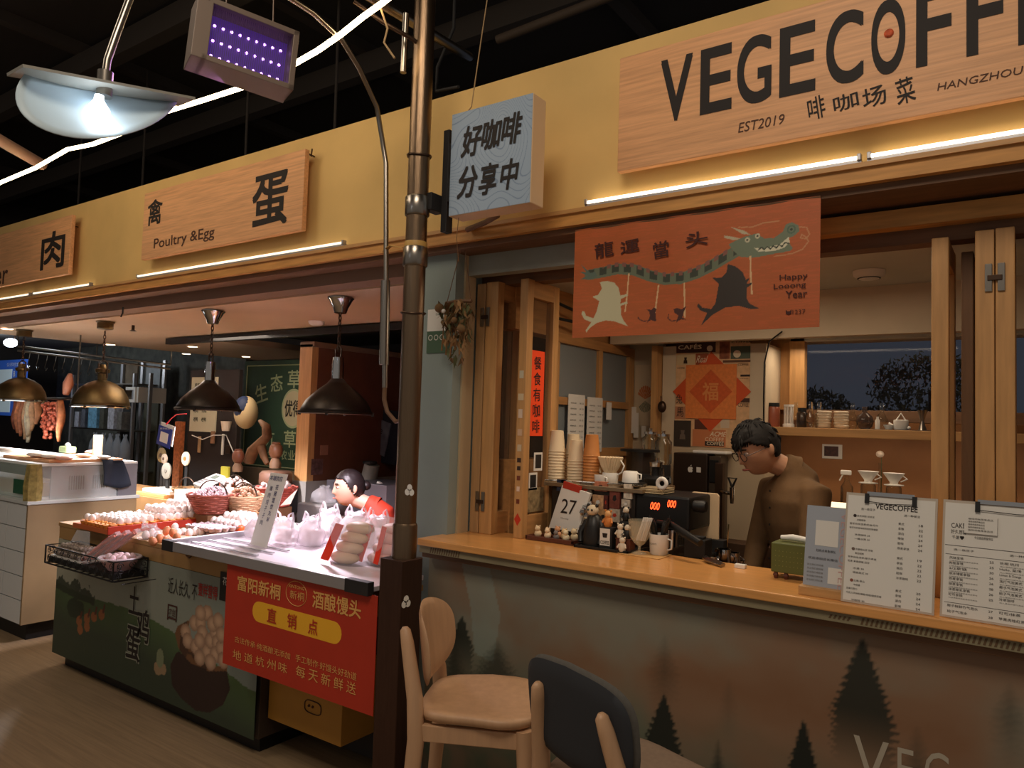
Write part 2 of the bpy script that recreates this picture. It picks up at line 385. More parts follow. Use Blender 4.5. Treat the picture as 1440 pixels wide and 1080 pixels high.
# meat stall back
MB().box(-13.5, -8.3, 3.3, 3.4, 0, 3).build('wall_back_meat_stall', mat('grey_wall', (84, 84, 76), .7, var=.4), **S)
MB().box(-13.5, -8.2, .28, 3.4, 2.6, 2.65).build('ceiling_meat_stall', mat('grey_ceiling', (110, 108, 106), .7), **S)
# ------------------------------------------------------------------ coffee counter
t = thing('coffee_counter', 'long coffee bar counter with pale wood top over a misty forest mural', 'counter')
boxo('worktop', (-2.20, 1.5, -.085, .34, 1.05, 1.08), counter_w, t, bevel=.004)
boxo('edge_strip', (-2.20, 1.5, -.07, -.03, 1.018, 1.05), mat('olive_trim', (138, 128, 100), .6, var=.06), t)
boxo('edge_strip', (-2.20, 1.5, -.05, -.01, .995, 1.018), brown_w, t)
boxo('front_wall', (-2.20, 1.5, 0.002, .12, .06, 1.0), mat('mural_back', (80, 74, 64), .8), t)
boxo('plinth', (-2.20, 1.5, .03, .12, 0, .06), dark, t)
TREES = [((1213, 895), (1213, 1012), 50, .82, 0), ((935, 893), (935, 945), 24, .35, 2), ((934, 975), (934, 1062), 34, .95, 0), ((1130, 1010), (1130, 1150), 42, 1, 0),
         ((1010, 1038), (1010, 1150), 26, .85, 1), ((650, 865), (650, 905), 18, .75, 0), ((1025, 955), (1025, 985), 12, .3, 2), ((700, 900), (700, 955), 40, .55, 2), ((1420, 960), (1420, 1010), 30, .5, 2), ((1290, 1020), (1290, 1120), 40, .5, 2), ((860, 1010), (860, 1100), 35, .5, 2), ((640, 900), (640, 1000), 40, .5, 2)]
MX0, MX1 = -2.20, 1.5
def mural(u, v):
    x = u+MX0; z = v+.0
    n = vnoise(x+9, z, 3, 1); n2 = vnoise(x+9, z*1.3, 9, 5)
    top = mix((132, 128, 112), (138, 108, 84), np.clip((n-.4)*3+(x+2)*.22, 0, 1))
    low = mix((94, 82, 62), (62, 76, 56), np.clip((n2-.35)*3, 0, 1))
    k = np.clip(1.15-(z+.35*(n-.5))/.62, 0, 1); c = mix(top, low, k)
    c = mix(c, (122, 80, 50), .45*np.clip(1-np.abs(z-.72-.1*(n2-.5))/.12, 0, 1)*np.clip((n-.45)*6, 0, 1))
    pale = inpoly(x, z, [(-2.02, 1.0), (-1.87, 1.0), (-1.80, .80), (-1.83, .60), (-1.93, .62), (-1.96, .82)]); c = paint(c, pale*.55, (142, 158, 150))
    for (a, b, hw, op, soft) in TREES:
        pa, pb = P(*a, y=0), P(*b, y=0); q = P(b[0]+hw, b[1], y=0).x-pb.x
        H = pa.z-pb.z; tt = np.clip((pa.z-z)/H, 0, 1.0)
        jag = .72+.34*((z*46+.5*np.sin(x*60)) % 1) + .25*(n2-.5)
        d = q*tt**.85*jag-np.abs(x-pa.x); m = np.clip(d/(.006+.03*soft)+.1, 0, 1)*((z < pa.z) & (z > pb.z-.15))*np.clip((z-pb.z+.15)/.18, 0, 1)
        c = paint(c, m*op, (24, 30, 24))
    return c
panel('mural_print', (MX0, 0, 0.06), X3, Z3, MX1-MX0, .94, 460, 120, lambda u, v: mural(u, v+.06), t)
for s_, a, b in (('V', (1200, 1100), (1250, 1045)), ('E', (1262, 1105), (1285, 1056)), ('G', (1300, 1112), (1335, 1062))):
    tx(s_, a, b, 0, mat('pale_paint', (176, 166, 148), .8), t, label='pale painted letter at the foot of the mural')
def hatch(px0, px1, z0, z1, yy, name):
    b = MB(); x0 = P(px0, 860, y=yy).x; x1 = P(px1, 860, y=yy).x; k = int((x1-x0)/.013)
    for i in range(k):
        x = x0+i*.013; b.prism([(x, z0), (x+.006, z0), (x+.012, z1), (x+.006, z1)], (0, yy, 0), X3, Z3, .001)
    b.build(name, mat('hatch', (96, 74, 50), .7), t, kind='stuff')
hatch(601, 645, 1.022, 1.046, -.071, 'hatched_tape'); hatch(1210, 1440, 1.024, 1.044, -.071, 'hatched_tape'); hatch(1165, 1203, 1.028, 1.04, -.071, 'hatched_tape')
fin(t)
boxo('back_workbench', (-2.0, 1.3, .36, .66, .06, 1.0), mat('bench', (86, 62, 44), .6), label='low work surface right behind the coffee counter top', cat='workbench')
boxo('rear_workbench', (-1.95, 1.3, 1.36, 1.84, .05, 1.0), mat('bench', (86, 62, 44), .6), label='rear work surface under the bottle shelf', cat='workbench')
# ------------------------------------------------------------------ fascia signs and tubes
def signboard(name, b, label):
    t = thing(name, label, 'sign'); boxo('board', b, sign_wood, t, bevel=.003); return t
t = signboard('shop_sign', (-1.285, .55, -.05, -.02, 2.565, 3.01), 'large wooden shop board with tall black capitals at the upper right')
yy = -.0505
z0 = P(1000, 157, y=yy).z; z1 = P(1000, 69, y=yy).z
for ch, a, b in (('V', 931, 973), ('E', 987, 1028), ('G', 1038, 1084), ('E', 1098, 1145), ('C', 1163, 1213), ('O', 1226, 1272), ('F', 1290, 1336), ('F', 1361, 1409), ('E', 1434, 1488), ('E', 1512, 1570)):
    xa, xb = P(a, 90, y=yy).x, P(b, 90, y=yy).x
    text(ch, (xa, yy, z0), X3, Z3, xb-xa, z1-z0, ink, t, name='letter', bold=.028)
zz = P(1250, 47, y=yy); MB().lathe([(.0, 0), (.011, .0), (.014, .002), (.010, .005), (0, .005)], (0, 0, 0), 14, Matrix.Translation((zz.x, yy, zz.z)) @ Euler((R(90), 0, 0)).to_matrix().to_4x4()).build('red_dot', mat('reddot', (196, 84, 44), .7, var=.4, scale=60), t, label='small red blot inside the letter O')
tx('EST2019', (1038, 187), (1102, 160), yy, brown_ink, t, skew=.15)
tx('HANGZHOU', (1318, 128), (1437, 93), yy, brown_ink, t, skew=.15)
for ch, a, b in (('啡', (1136, 170), (1160, 133)), ('咖', (1172, 158), (1207, 128)), ('场', (1213, 153), (1246, 118)), ('菜', (1260, 148), (1286, 106))):
    tx(ch, a, b, yy, ink, t, bold=.01, rot=8, name='handwriting')
nest(t, 'board', ('letter', 'lettering', 'handwriting', 'red_dot'))
fin(t)
t = signboard('poultry_sign', (-4.70, -3.12, -.05, -.02, 2.57, 3.005), 'wooden board reading 禽 蛋 Poultry & Egg')
tx('禽', (207, 318), (229, 278), yy, ink, t, bold=.03); tx('蛋', (354, 322), (406, 238), yy, ink, t, bold=.035); tx('Poultry &Egg', (216, 354), (302, 318), yy, brown_ink, t, bold=.015)
nest(t, 'board', ('lettering',)); fin(t)
t = signboard('meat_sign', (-7.6, -5.69, -.05, -.02, 2.57, 3.005), 'wooden board reading 肉, cut by the left edge')
tx('肉', (57, 380), (92, 322), yy, ink, t, bold=.035); tx('Butcher', (-50, 410), (12, 370), yy, brown_ink, t, bold=.015); nest(t, 'board', ('lettering',)); fin(t)
# small hooks the boards hang from
for i, (px, py) in enumerate(((428, 232), (104, 318), (436, 218))):
    p = P(px, py, y=0); MB().tube([(p.x, .03, p.z), (p.x+.01, -.02, p.z), (p.x+.035, -.02, p.z-.02), (p.x+.04, -.02, p.z+.02)], .004, 6).build('wall_hook', dsteel, label=['rusty hook at the right end of the poultry board', 'rusty hook at the right end of the meat board', 'thin upper hook above the right end of the poultry board'][i], cat='hook', smooth=60)
tube_em = mat('tube_glow', (255, 236, 205), .4, emit=4.5)
tube_em2 = mat('tube_glow2', (255, 236, 205), .4, emit=1.6)
for i, (x0, x1, lab) in enumerate(((-1.447, -.437, 'lit LED tube under the coffee board, the left one'), (-.42, .6, 'lit LED tube under the coffee board, the right one'),
        (-4.82, -2.84, 'LED tube below the Poultry & Egg board'), (-6.35, -5.44, 'LED tube below the meat board, right one'), (-8.2, -6.40, 'LED tube below the meat board, cut by the left edge'))):
    t = thing('led_tube', lab, 'light', 'LED tubes along the fascia')
    boxo('channel', (x0, x1, -.006, .03, 2.464, 2.476), alu, t, bevel=0)
    MB().lathe([(.007, 0), (.007, x1-x0-.02)], (0, 0, 0), 10, Matrix.Translation((x0+.01, -.004, 2.482)) @ Euler((0, R(90), 0)).to_matrix().to_4x4()).build('tube', tube_em if i < 2 else tube_em2, t, smooth=40)
    for xe in (x0, x1-.012): boxo('end_cap', (xe, xe+.012, -.014, .012, 2.472, 2.494), alu, t)
    fin(t)
# ------------------------------------------------------------------ pole, box sign, gooseneck lamp
t = thing('steel_pole', 'tall brushed steel pole standing in a square dark base post', 'pole')
PX, PY = -2.02, -.36
MB().cyl((PX, PY, 1.10), .043, 3.2, 24).build('pole', polesteel, t, smooth=40)
MB().lathe([(.049, 0), (.049, .14), (.045, .15)], (PX, PY, 1.04), 24).build('sleeve', polesteel, t, smooth=40)
boxo('base_post', (-2.085, -1.968, -.425, -.305, 0, 1.055), mat('post_steel', (74, 52, 42), .35, .6, var=.1, stretch=HZ), t, bevel=.004)
for z in (2.455, 2.25): MB().lathe([(.046, 0), (.050, .005), (.050, .075), (.046, .08)], (PX, PY, z-.04), 24).build('clamp', steel, t, smooth=40)
for z in (2.66, 2.02): MB().tube([(PX+.048*math.cos(a), PY+.048*math.sin(a), z+.004*math.sin(a*2)) for a in [i*.4 for i in range(16)]], .004, 6, closed=True).build('wire_tie', dsteel, t, smooth=60)
MB().lathe([(.045, 0), (.047, .01), (.047, .03), (.045, .04)], (PX, PY, 2.27), 20).build('tape_wrap', mat('tape', (190, 150, 80), .5), t, smooth=40, label='yellow tape wrapped round the pole')
MB().tube([(PX-.07, PY, 2.295), (PX-.16, PY+.02, 2.32), (PX-.24, PY+.06, 2.31)], .01, 5, flat=.2).build('tape_tail', mat('tape', (190, 150, 80), .5), t, label='yellow tape tying the hose to the pole')

for (px, py, q) in ((571, 847, 0), (574, 690, 1)):
    pp = P(px, py, x=-1.9675) if q == 0 else P(px+2, py, y=PY-.045)
    b = MB()
    for dx, dz in ((0, .012), (-.011, -.006), (.011, -.006)):
        if q == 0: b.lathe([(.014, 0), (.014, .001)], (0, 0, 0), 12, Matrix.Translation((pp.x, pp.y+dx, pp.z+dz)) @ Euler((0, R(90), 0)).to_matrix().to_4x4())
        else: b.lathe([(.013, 0), (.013, .001)], (0, 0, 0), 12, Matrix.Translation((pp.x+dx, pp.y, pp.z+dz)) @ Euler((R(90), 0, 0)).to_matrix().to_4x4())
    b.build('sticker', paper, t, label='round-lobed pale sticker')
fin(t)
t = thing('box_sign', 'pale blue square box sign reading 好咖啡 分享中, bracketed to the steel pole', 'sign')
boxo('box', (-1.905, -1.512, -.30, -.21, 2.414, 2.832), mat('box_cream', (226, 196, 156), .5), t, bevel=.004)
def rings(u, v):
    n = vnoise(u, v, 4, 11, 2); r = (n*34) % 1; base = mix((146, 164, 184), (156, 172, 188), n)
    return paint(base, (r < .14)*.5, (92, 112, 140))
panel('face_print', (-1.903, -.3012, 2.416), X3, Z3, .389, .414, 220, 230, rings, t)
yf = -.3025
for s_, a, b in (('好', (648, 222), (675, 174)), ('咖', (676, 212), (702, 166)), ('啡', (704, 205), (731, 157)), ('分', (642, 280), (669, 232)), ('享', (672, 275), (697, 228)), ('中', (702, 268), (726, 222))):
    tx(s_, a, b, yf, ink, t, bold=.04, skew=.14, name='character')
boxo('mount_bar', (-1.955, -1.925, -.29, -.25, 2.36, 2.78), dark, t); boxo('mount_plate', (-1.925, -1.905, -.29, -.23, 2.48, 2.72), dark, t)
boxo('bracket_arm', (-2.0, -1.955, -.35, -.27, 2.44, 2.51), dark, t); nest(t, 'box', ('face_print', 'character')); fin(t)
t = thing('gooseneck_street_lamp', 'lit lamp with half-round pale shade on a long arched pipe, at the upper left', 'lamp')
AX = -2.25
arc = [P(541, 545, y=-.33), P(543, 390, y=-.32), P(543, 230, y=-.31), P(530, 150, y=-.33), P(505, 95, x=AX), P(480, 55, x=AX), P(440, 18, x=AX), P(400, -8, x=AX), V((AX, -1.08, 3.16)), V((AX, -1.26, 3.10)), V((AX, -1.40, 2.97)), P(165, 45, x=AX), P(151, 85, x=AX), P(148, 108, x=AX)]
MB().tube(arc, .011, 10).build('arched_pipe', steel, t, smooth=60)
MB().tube([P(542, 395, y=-.33), P(540, 513, y=-.33)], .02, 12).build('thick_sleeve', steel, t, smooth=40)
p0 = P(541, 545, y=-.33)
MB().tube([p0, p0+V((0.0, 0, -.05)), p0+V((.02, 0, -.10)), p0+V((.07, 0, -.14)), p0+V((.13, -.02, -.13)), p0+V((.16, -.03, -.07)), p0+V((.165, -.03, .0))], .009, 8).build('hose_loop', mat('hose', (104, 74, 50), .6), t, smooth=60)
c = P(142, 125, x=AX); sk = P(148, 108, x=AX)
MB().cyl((sk.x, sk.y, sk.z-.06), .022, .075, 16).build('socket', steel, t, smooth=40)
# half-disc reflector
L, Rr = P(24, 103, x=AX), P(256, 145, x=AX); ax_ = (Rr-L).normalized(); mid = (L+Rr)/2; rad = (Rr-L).length/2
side = P(104, 194, x=AX+.10)-mid; sl_ = side.length; side = side.normalized()
b = MB(); vs_ = []; N = 26; K = 8
for j in range(K+1):
    q = j/K
    for i in range(N+1):
        a = math.pi*i/N; p = mid - ax_*math.cos(a)*rad*q*.93 + side*math.sin(a)*sl_*q + V((-1, 0, 0))*(.045*(1-q*q))
        vs_.append(p)
fs_ = [(j*(N+1)+i, j*(N+1)+i+1, (j+1)*(N+1)+i+1, (j+1)*(N+1)+i) for j in range(K) for i in range(N)]
o = b.add(vs_, fs_).build('reflector', mat('enamel', (186, 204, 214), .45), t, smooth=180); m_ = o.modifiers.new('s', 'SOLIDIFY'); m_.thickness = .003
b = MB(); M_ = Matrix.Translation(mid+V((.01, 0, .004))) @ Matrix((tuple(X3), tuple(ax_), tuple(X3.cross(ax_)))).transposed().to_4x4()
b.box(-.05, .05, -rad*1.04, rad*1.04, -.004, .004, M_).build('top_lip', mat('enamel_lip', (150, 146, 136), .5), t)
bp = P(138, 160, x=AX+.02)
MB().lathe([(.012, .055), (.014, .04), (.03, .015), (.034, -.005), (.026, -.028), (0, -.036)][::-1], bp, 18).build('bulb', mat('bulb_glow', (225, 240, 255), .4, emit=7), t, smooth=60)
fin(t)
bpy.data.objects['street_lamp_bulb_light'].location = bp+V((.06, 0, -.03))
# LED rope
pts = [(-60, 292), (0, 257), (50, 236), (95, 210), (130, 203), (180, 184), (230, 158), (285, 141), (350, 120), (380, 107), (412, 91), (447, 71), (480, 48), (510, 24), (538, 4), (560, -14)]
ro = [P(x, y, y=-.62-.0*i) for i, (x, y) in enumerate(pts)]
MB().tube(ro, .011, 8).build('rope_light', mat('rope_glow', (255, 226, 176), .4, emit=11), label='glowing LED rope strung across the dark ceiling', cat='light', smooth=60)
# purple grow lamp
t = thing('grow_lamp', 'hanging square lamp with a violet LED grid behind a wire guard', 'lamp')
G = {k: P(*v, y=yv) for k, (v, yv) in dict(tl=((292, 6), -1.18), tr=((405, 36), -.93), br=((403, 120), -.93), bl=((290, 80), -1.18)).items()}
gr = (G['br']-G['bl']); gw = gr.length; gr.normalize(); gu = (G['tl']-G['bl']); gu = (gu-gr*gu.dot(gr)); gh = gu.length; gu.normalize(); gn = gr.cross(gu)
MG = Matrix.Translation(G['bl']) @ Matrix((tuple(gr), tuple(gu), tuple(gn))).transposed().to_4x4()
housem = mat('lamp_housing', (120, 104, 92), .5, .3)
MB().box(-.01, gw+.01, -.01, gh+.01, -.10, -.085, MG).build('back_plate', black, t)
for bb, nm in (((-.02, gw+.02, -.02, -.0, -.10, .02), 'housing_side'), ((-.02, gw+.02, gh, gh+.02, -.10, .02), 'housing_side'), ((-.05, 0, -.02, gh+.02, -.10, .02), 'housing_side'), ((gw, gw+.02, -.02, gh+.02, -.10, .02), 'housing_side')):
    MB().box(*bb, MG).build(nm, housem, t, bevel=.002)
MB().box(0, gw, 0, gh, -.06, -.055, MG).build('led_board', mat('violet_board', (62, 40, 84), .5, emit=.25, ecol=(110, 60, 190)), t)
b = MB()
for i in range(9):
    for j in range(3): b.ball(MG @ V((gw*(.08+.105*i), gh*(.2+.3*j), -.05)), .005, 6, 4)
b.build('led_dots', mat('violet_led', (206, 150, 255), .4, emit=5), t, kind='stuff')
b = MB()
for i in range(40): b.box(gw*i/40, gw*i/40+.0012, 0, gh, -.002, 0, MG)
b.build('wire_guard', mat('guard', (70, 60, 80), .5), t, kind='stuff')
for k in (.2, .8): 
    q = MG @ V((gw*k, gh+.02, -.05)); MB().tube([q, q+V((-.05, .02, .5))], .003, 5).build('hanging_wire', dsteel, t)
fin(t)
# dark hall ceiling pieces near the pole
hb_ = mat('hall_beam', (74, 66, 60), .8)
for i, (y, z) in enumerate(((.6, 4.7), (2.0, 4.7), (3.4, 4.7), (-.8, 4.8))): MB().box(-14, 3, y, y+.12, z, z+.2).build('ceiling_beam', hb_, **S)
for i, x in enumerate((-12, -9.6, -7.3, -5.0, -2.7, -.4)): MB().box(x, x+.1, -1.5, 4.1, 4.9, 5.0).build('ceiling_beam', hb_, **S)
for i, (px, py) in enumerate(((200, 240), (345, 190), (110, 270), (470, 150))):
    q = P(px, py, y=1.2); MB().tube([(q.x, q.y, 2.66), (q.x+.02, q.y, 3.6), (q.x, q.y, 4.95)], .012, 6).build('hanging_conduit', hb_, label=['thin grey conduit in the dark above the meat sign', 'thin conduit in the dark above the poultry sign', 'thin conduit at the far left in the dark', 'thin conduit in the dark left of the gooseneck pipe'][i], cat='pipe', smooth=60)
def pipe(name, pts, r, m, label, cat='pipe'): return MB().tube(pts, r, 10).build(name, m, label=label, cat=cat, smooth=60)
pipe('ceiling_pipe', [P(515, -8, y=-.5), P(640, 68, y=-.05), P(660, 80, y=.3)], .022, steel, 'brown pipe sloping past the top of the steel pole')
pipe('hanging_pipe', [P(571, 20, y=-.4), P(567, 102, y=-.4)], .014, steel, 'short rusty pipe stub hanging left of the steel pole')
pipe('loose_cable', [P(640, -20, y=.1), P(638, 40, y=.1), P(615, 95, y=.1), P(614, 128, y=.05), P(645, 122, y=.03)], .008, dark, 'loose dark cable drooping onto the fascia top', 'cable')
pipe('pale_cord', [P(688, -20, y=-.1), P(676, 60, y=-.12), P(663, 150, y=-.25), P(657, 158, y=-.28)], .0025, mat('cord', (170, 140, 100), .7), 'thin pale cord hanging above the blue box sign', 'cord')
pipe('sloping_duct', [P(700, 56, y=1.2), P(1000, -60, y=1.2)], .03, mat('duct', (80, 66, 54), .7), 'faint grey duct in the dark above the fascia')
pipe('left_duct', [P(-30, 180, y=-.9), P(60, 232, y=-.45)], .035, mat('duct2', (150, 120, 100), .6), 'pale sloping pipe at the left edge above the rope light')
pipe('curved_branch', [P(498, 2, y=-.6), P(540, 32, y=-.5), P(580, 55, y=-.42), P(606, 75, y=-.32)], .009, dsteel, 'thin cable curving from the rope light to the pole', 'cable')
pipe('drop_cord', [P(534, 8, y=-.6), P(545, 40, y=-.58), P(540, 60, y=-.58), P(555, 82, y=-.58)], .004, mat('cord', (170, 140, 100), .7), 'short twisted cord dangling beside the pipe stub', 'cord')
pipe('thin_string', [P(645, 306, y=-.27), P(642, 335, y=-.1), P(645, 368, y=.05)], .0015, mat('cord', (170, 140, 100), .7), 'thin string from the box sign down to the dried bouquet', 'cord')
pipe('wood_stub', [P(657, 323, y=-.02), P(682, 313, y=-.05), P(700, 303, y=-.08)], .012, brown_w, 'short crooked stick on the ledge under the blue box sign', 'stick')
# ------------------------------------------------------------------ folding wooden doors
def leaf(name, label, x0, x1, y0, y1, zt, glass_=True, extra=None, m=None):
    """a folded leaf standing edge-on to the aisle"""
    t = thing(name, label, 'door', 'folding door leaves'); m = m or oak_z; z0 = 1.08; w_ = .05
    boxo('stile', (x0, x1, y0, y0+w_, z0, zt), m, t, bevel=.003); boxo('stile', (x0, x1, y1-w_, y1, z0, zt), m, t, bevel=.003)
    boxo('rail', (x0+.001, x1-.001, y0+w_, y1-w_, z0, z0+.10), oak_y, t); boxo('rail', (x0+.001, x1-.001, y0+w_, y1-w_, zt-.08, zt), oak_y, t)
    boxo('pane', ((x0+x1)/2-.003, (x0+x1)/2+.003, y0+w_, y1-w_, z0+.10, zt-.08), pane_m, t, bevel=0)
    return t
def hinge(t, x, y, z):
    t = [c for c in t.children if c.name.startswith('stile')][0]
    for dx in (-.017, .017):
        boxo('hinge_plate', (x+dx-.010, x+dx+.010, y-.003, y+.001, z-.045, z+.045), steel, t, bevel=.002)
    boxo('hinge_link', (x-.02, x+.02, y-.007, y, z-.010, z+.008), dsteel, t)
def d_fin(t): fin(t)
t = leaf('door_leaf', 'leftmost wooden door leaf seen edge-on beside the pale blue wall', -2.155, -2.105, .225, .50, 2.252, m=mat('oak_grey', (176, 138, 94), .5, var=.12, scale=4, stretch=HZ)); d_fin(t)
t = leaf('door_leaf', 'second wooden door leaf from the left, hinged to the leftmost', -2.10, -2.03, .225, .50, 2.256)
hinge(t, -2.102, .222, P(690, 445, y=.22).z); hinge(t, -2.095, .222, P(674, 705, y=.22).z); fin(t)
t = leaf('door_leaf', 'open glazed door leaf with a red paper scroll, left of the takeaway cups', -1.905, -1.862, .225, .50, 2.256)
xs = -1.8610
def lx(s_, a, b, m, **k):   # text on the right hand face of the leaf
    p, q = P(*a, x=xs), P(*b, x=xs); return text(s_, (xs, p.y, p.z), Y3, Z3, q.y-p.y, q.z-p.z, m, t, **k)
def lr(name, a, b, m, lab=None, dx=.0008):
    p, q = P(*a, x=xs), P(*b, x=xs); return MB().box(-1.883, -1.883+.004+dx, p.y, q.y, p.z, q.z).build(name, m, t, label=lab)
pz = lambda py: P(748, py, x=-1.88).z
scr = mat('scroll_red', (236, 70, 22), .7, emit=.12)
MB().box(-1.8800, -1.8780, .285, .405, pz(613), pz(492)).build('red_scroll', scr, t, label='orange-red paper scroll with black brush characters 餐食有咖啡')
for i, ch in enumerate('餐食有咖啡'):
    zc = pz(508+22.5*i); text(ch, (-1.8778, .315, zc-.035), Y3, Z3, .06, .06, ink, t, name='brush_character', bold=.015, rot=4)
for (y_, z_, w_, h_) in ((.375, 1.42, .07, .085), (.335, 1.33, .07, .08)):
    MB().box(-1.880, -1.8775, y_-w_/2, y_+w_/2, z_-h_/2, z_+h_/2).build('photo_frame', white, t, label='small white-bordered photo print')
    MB().box(-1.8775, -1.877, y_-w_/2+.01, y_+w_/2-.01, z_-h_/2+.012, z_+h_/2-.01).build('photo', dark, t)
MB().box(-1.880, -1.8775, .285, .43, 1.19, 1.30).build('picture_card', mat('picture_card', (150, 128, 92), .7, var=.5, scale=40), t, label='faded landscape picture card')
rnd = random.Random(3)
for i, (dz, w_, h_, cc) in enumerate(((1.80, .022, .035, (200, 190, 165)), (1.70, .03, .03, (206, 184, 150)), (1.62, .022, .04, (214, 190, 170)), (1.54, .024, .03, (206, 170, 140)), (1.47, .022, .03, (200, 180, 150)), (1.42, .02, .02, (60, 40, 30)), (1.385, .018, .018, (50, 36, 30)), (1.34, .018, .02, (120, 60, 40)), (1.29, .016, .022, (230, 200, 180)), (1.235, .016, .02, (110, 50, 30)))):
    MB().box(-1.884-w_/2, -1.884+w_/2, .2236, .225, dz, dz+h_).build('sticker', mat('st%d' % i, cc, .7), t)
MB().prism([(-.018, 0), (0, -.028), (.018, 0), (0, .028)], (-1.883, .2236, 1.165), X3, Z3, .001).build('sticker', mat('st_red', (196, 54, 26), .7), t, label='red diamond sticker at the foot of the leaf')
fin(t)
t = leaf('door_leaf', 'wooden door leaf edge-on to the right of the bottle shelf', -.262, -.213, .225, .52, 2.25); fin(t)
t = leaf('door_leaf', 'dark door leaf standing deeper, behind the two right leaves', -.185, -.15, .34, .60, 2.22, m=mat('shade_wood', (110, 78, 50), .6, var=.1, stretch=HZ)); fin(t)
t = leaf('door_leaf', 'left one of the hinged leaf pair at the right edge', -.140, -.088, .225, .52, 2.26); hinge(t, -.0865, .222, P(1398, 390, y=.22).z); fin(t)
t = leaf('door_leaf', 'right one of the hinged leaf pair at the right edge', -.085, -.034, .225, .52, 2.262); fin(t)
t = leaf('door_leaf', 'wooden door leaf cut by the right edge of the picture', .03, .08, .225, .52, 2.262); fin(t)
# ------------------------------------------------------------------ dried bouquet, notice on the wall
rnd = random.Random(5)
bc = P(645, 425, y=.04)
t = thing('dried_bouquet', 'dried flower bunch hanging upside down on the pale blue wall', 'dried flowers')
MB().tube([bc+V((-.075, 0, 0)), bc+V((0, -.01, .004)), bc+V((.075, 0, 0))], .008, 8).build('hanging_rod', brown_w, t)
MB().tube([bc+V((-.07, 0, 0)), bc+V((.0, .02, .30))], .002, 5).build('string', brown_w, t); MB().tube([bc+V((.07, 0, 0)), bc+V((.0, .02, .30))], .002, 5).build('string', brown_w, t)
lm = [mat('dry1', (112, 84, 50), .8, var=.3), mat('dry2', (86, 88, 56), .8, var=.3), mat('dry3', (140, 104, 66), .8, var=.3)]
for k in range(3):
    b = MB()
    for i in range(70):
        x = rnd.uniform(-.085, .085); z = -abs(rnd.gauss(0, .11))-.01; z = max(z, -.26); y = rnd.uniform(-.05, .03); s_ = rnd.uniform(.014, .03)
        M = Matrix.Translation(bc+V((x*(1-.5*abs(z)/.3), y, z))) @ Euler((rnd.uniform(-.7, .7), rnd.uniform(-.7, .7), rnd.uniform(0, 6))).to_matrix().to_4x4()
        b.add([(0, 0, s_*.8), (s_*.35, .004, 0), (0, 0, -s_*1.6), (-s_*.35, -.004, 0)], [(0, 1, 2, 3)], M)
    b.build('dried_leaves', lm[k], t, kind='stuff')
for dx, dz, r_ in ((-.07, -.03, .022), (-.045, -.045, .01), (.06, -.13, .02), (.02, -.09, .015)):
    MB().ball(bc+V((dx, -.05, dz)), r_, 10, 8).build('flower_head', lm[0] if r_ > .012 else white, t, smooth=180)
for i in range(6):
    x = -.07+.025*i; MB().tube([bc+V((x, -.01, -.02)), bc+V((x*1.0, -.02, -.16)), bc+V((x*1.05, -.02, -.22-.02*(i % 3)))], [.002, .004, .006], 5, flat=.4).build('stem', lm[2], t)
fin(t)
t = thing('wall_notice', 'green and white printed notice stuck to the pale blue wall', 'notice')
a, b_ = P(600, 497, y=.078), P(637, 433, y=.078)
MB().box(a.x, b_.x, .0755, .079, (a.z+b_.z)/2, b_.z).build('notice_top', paper, t, label='white half with small icons'); MB().box(a.x, b_.x, .0755, .079, a.z, (a.z+b_.z)/2).build('notice_bottom', mat('notice_green', (70, 96, 74), .7), t, label='green half')
text('垃圾分类投放', (a.x+.05, .0755, b_.z-.03), X3, Z3, .07, None, mat('notice_green', (70, 96, 74)), t)
for i in range(3): text('○', (a.x+.01+.035*i, .0755, a.z+.06), X3, Z3, .026, .026, paper, t, name='icon')
fin(t)
# ------------------------------------------------------------------ festive banner
BX = lambda zx, zy: (lambda p: (p.x, p.z))(P(780+zx/3.6, 260+zy/3.6, y=.02))
bx0, bx1, bz0, bz1 = -1.505, -.565, 1.945, 2.385
poly = lambda pts: [BX(*p) for p in pts]
CAT = poly([(228,492),(262,486),(300,494),(322,520),(332,560),(366,552),(371,560),(334,578),(332,600),(366,590),(370,600),(334,612),(336,660),(350,690),(372,716),(345,706),(300,690),(258,686),(215,698),(180,722),(160,748),(158,735),(185,695),(150,680),(136,655),(140,638),(152,642),(158,662),(196,676),(212,640),(225,588),(190,566),(220,556),(238,524)])
CATB = poly([(876,400),(915,412),(950,440),(968,480),(985,470),(982,480),(970,500),(1000,495),(996,505),(972,520),(970,570),(985,600),(1035,625),(990,628),(930,612),(860,622),(800,655),(738,712),(770,648),(735,635),(718,612),(726,600),(745,620),(790,628),(812,600),(830,500),(796,470),(845,468),(870,440)])
MICE = [poly([(462,628),(490,632),(500,618),(514,628),(508,645),(512,690),(495,688),(480,680),(465,700),(480,665),(478,645)]), poly([(600,628),(620,622),(640,630),(665,612),(650,650),(645,670),(665,684),(640,680),(620,690),(612,700),(625,660),(605,648)])]
BODY = [BX(*p) for p in [(175,455),(250,440),(320,425),(400,430),(480,460),(560,478),(640,472),(720,445),(790,410),(850,375),(930,330)]]
HEAD = poly([(900,330),(880,300),(920,280),(960,262),(1020,245),(1060,270),(1110,268),(1155,235),(1170,200),(1200,188),(1235,205),(1238,235),(1205,262),(1185,268),(1190,300),(1205,320),(1190,335),(1100,350),(1010,368),(940,365)])
JAW = poly([(1010,318),(1060,322),(1100,310),(1140,300),(1185,262),(1190,292),(1160,318),(1110,334),(1030,338)])
HORN = [poly([(890,212),(960,232),(990,252),(950,248)]), poly([(850,255),(900,262),(945,272),(900,280)]), poly([(880,275),(850,262),(885,262)])]
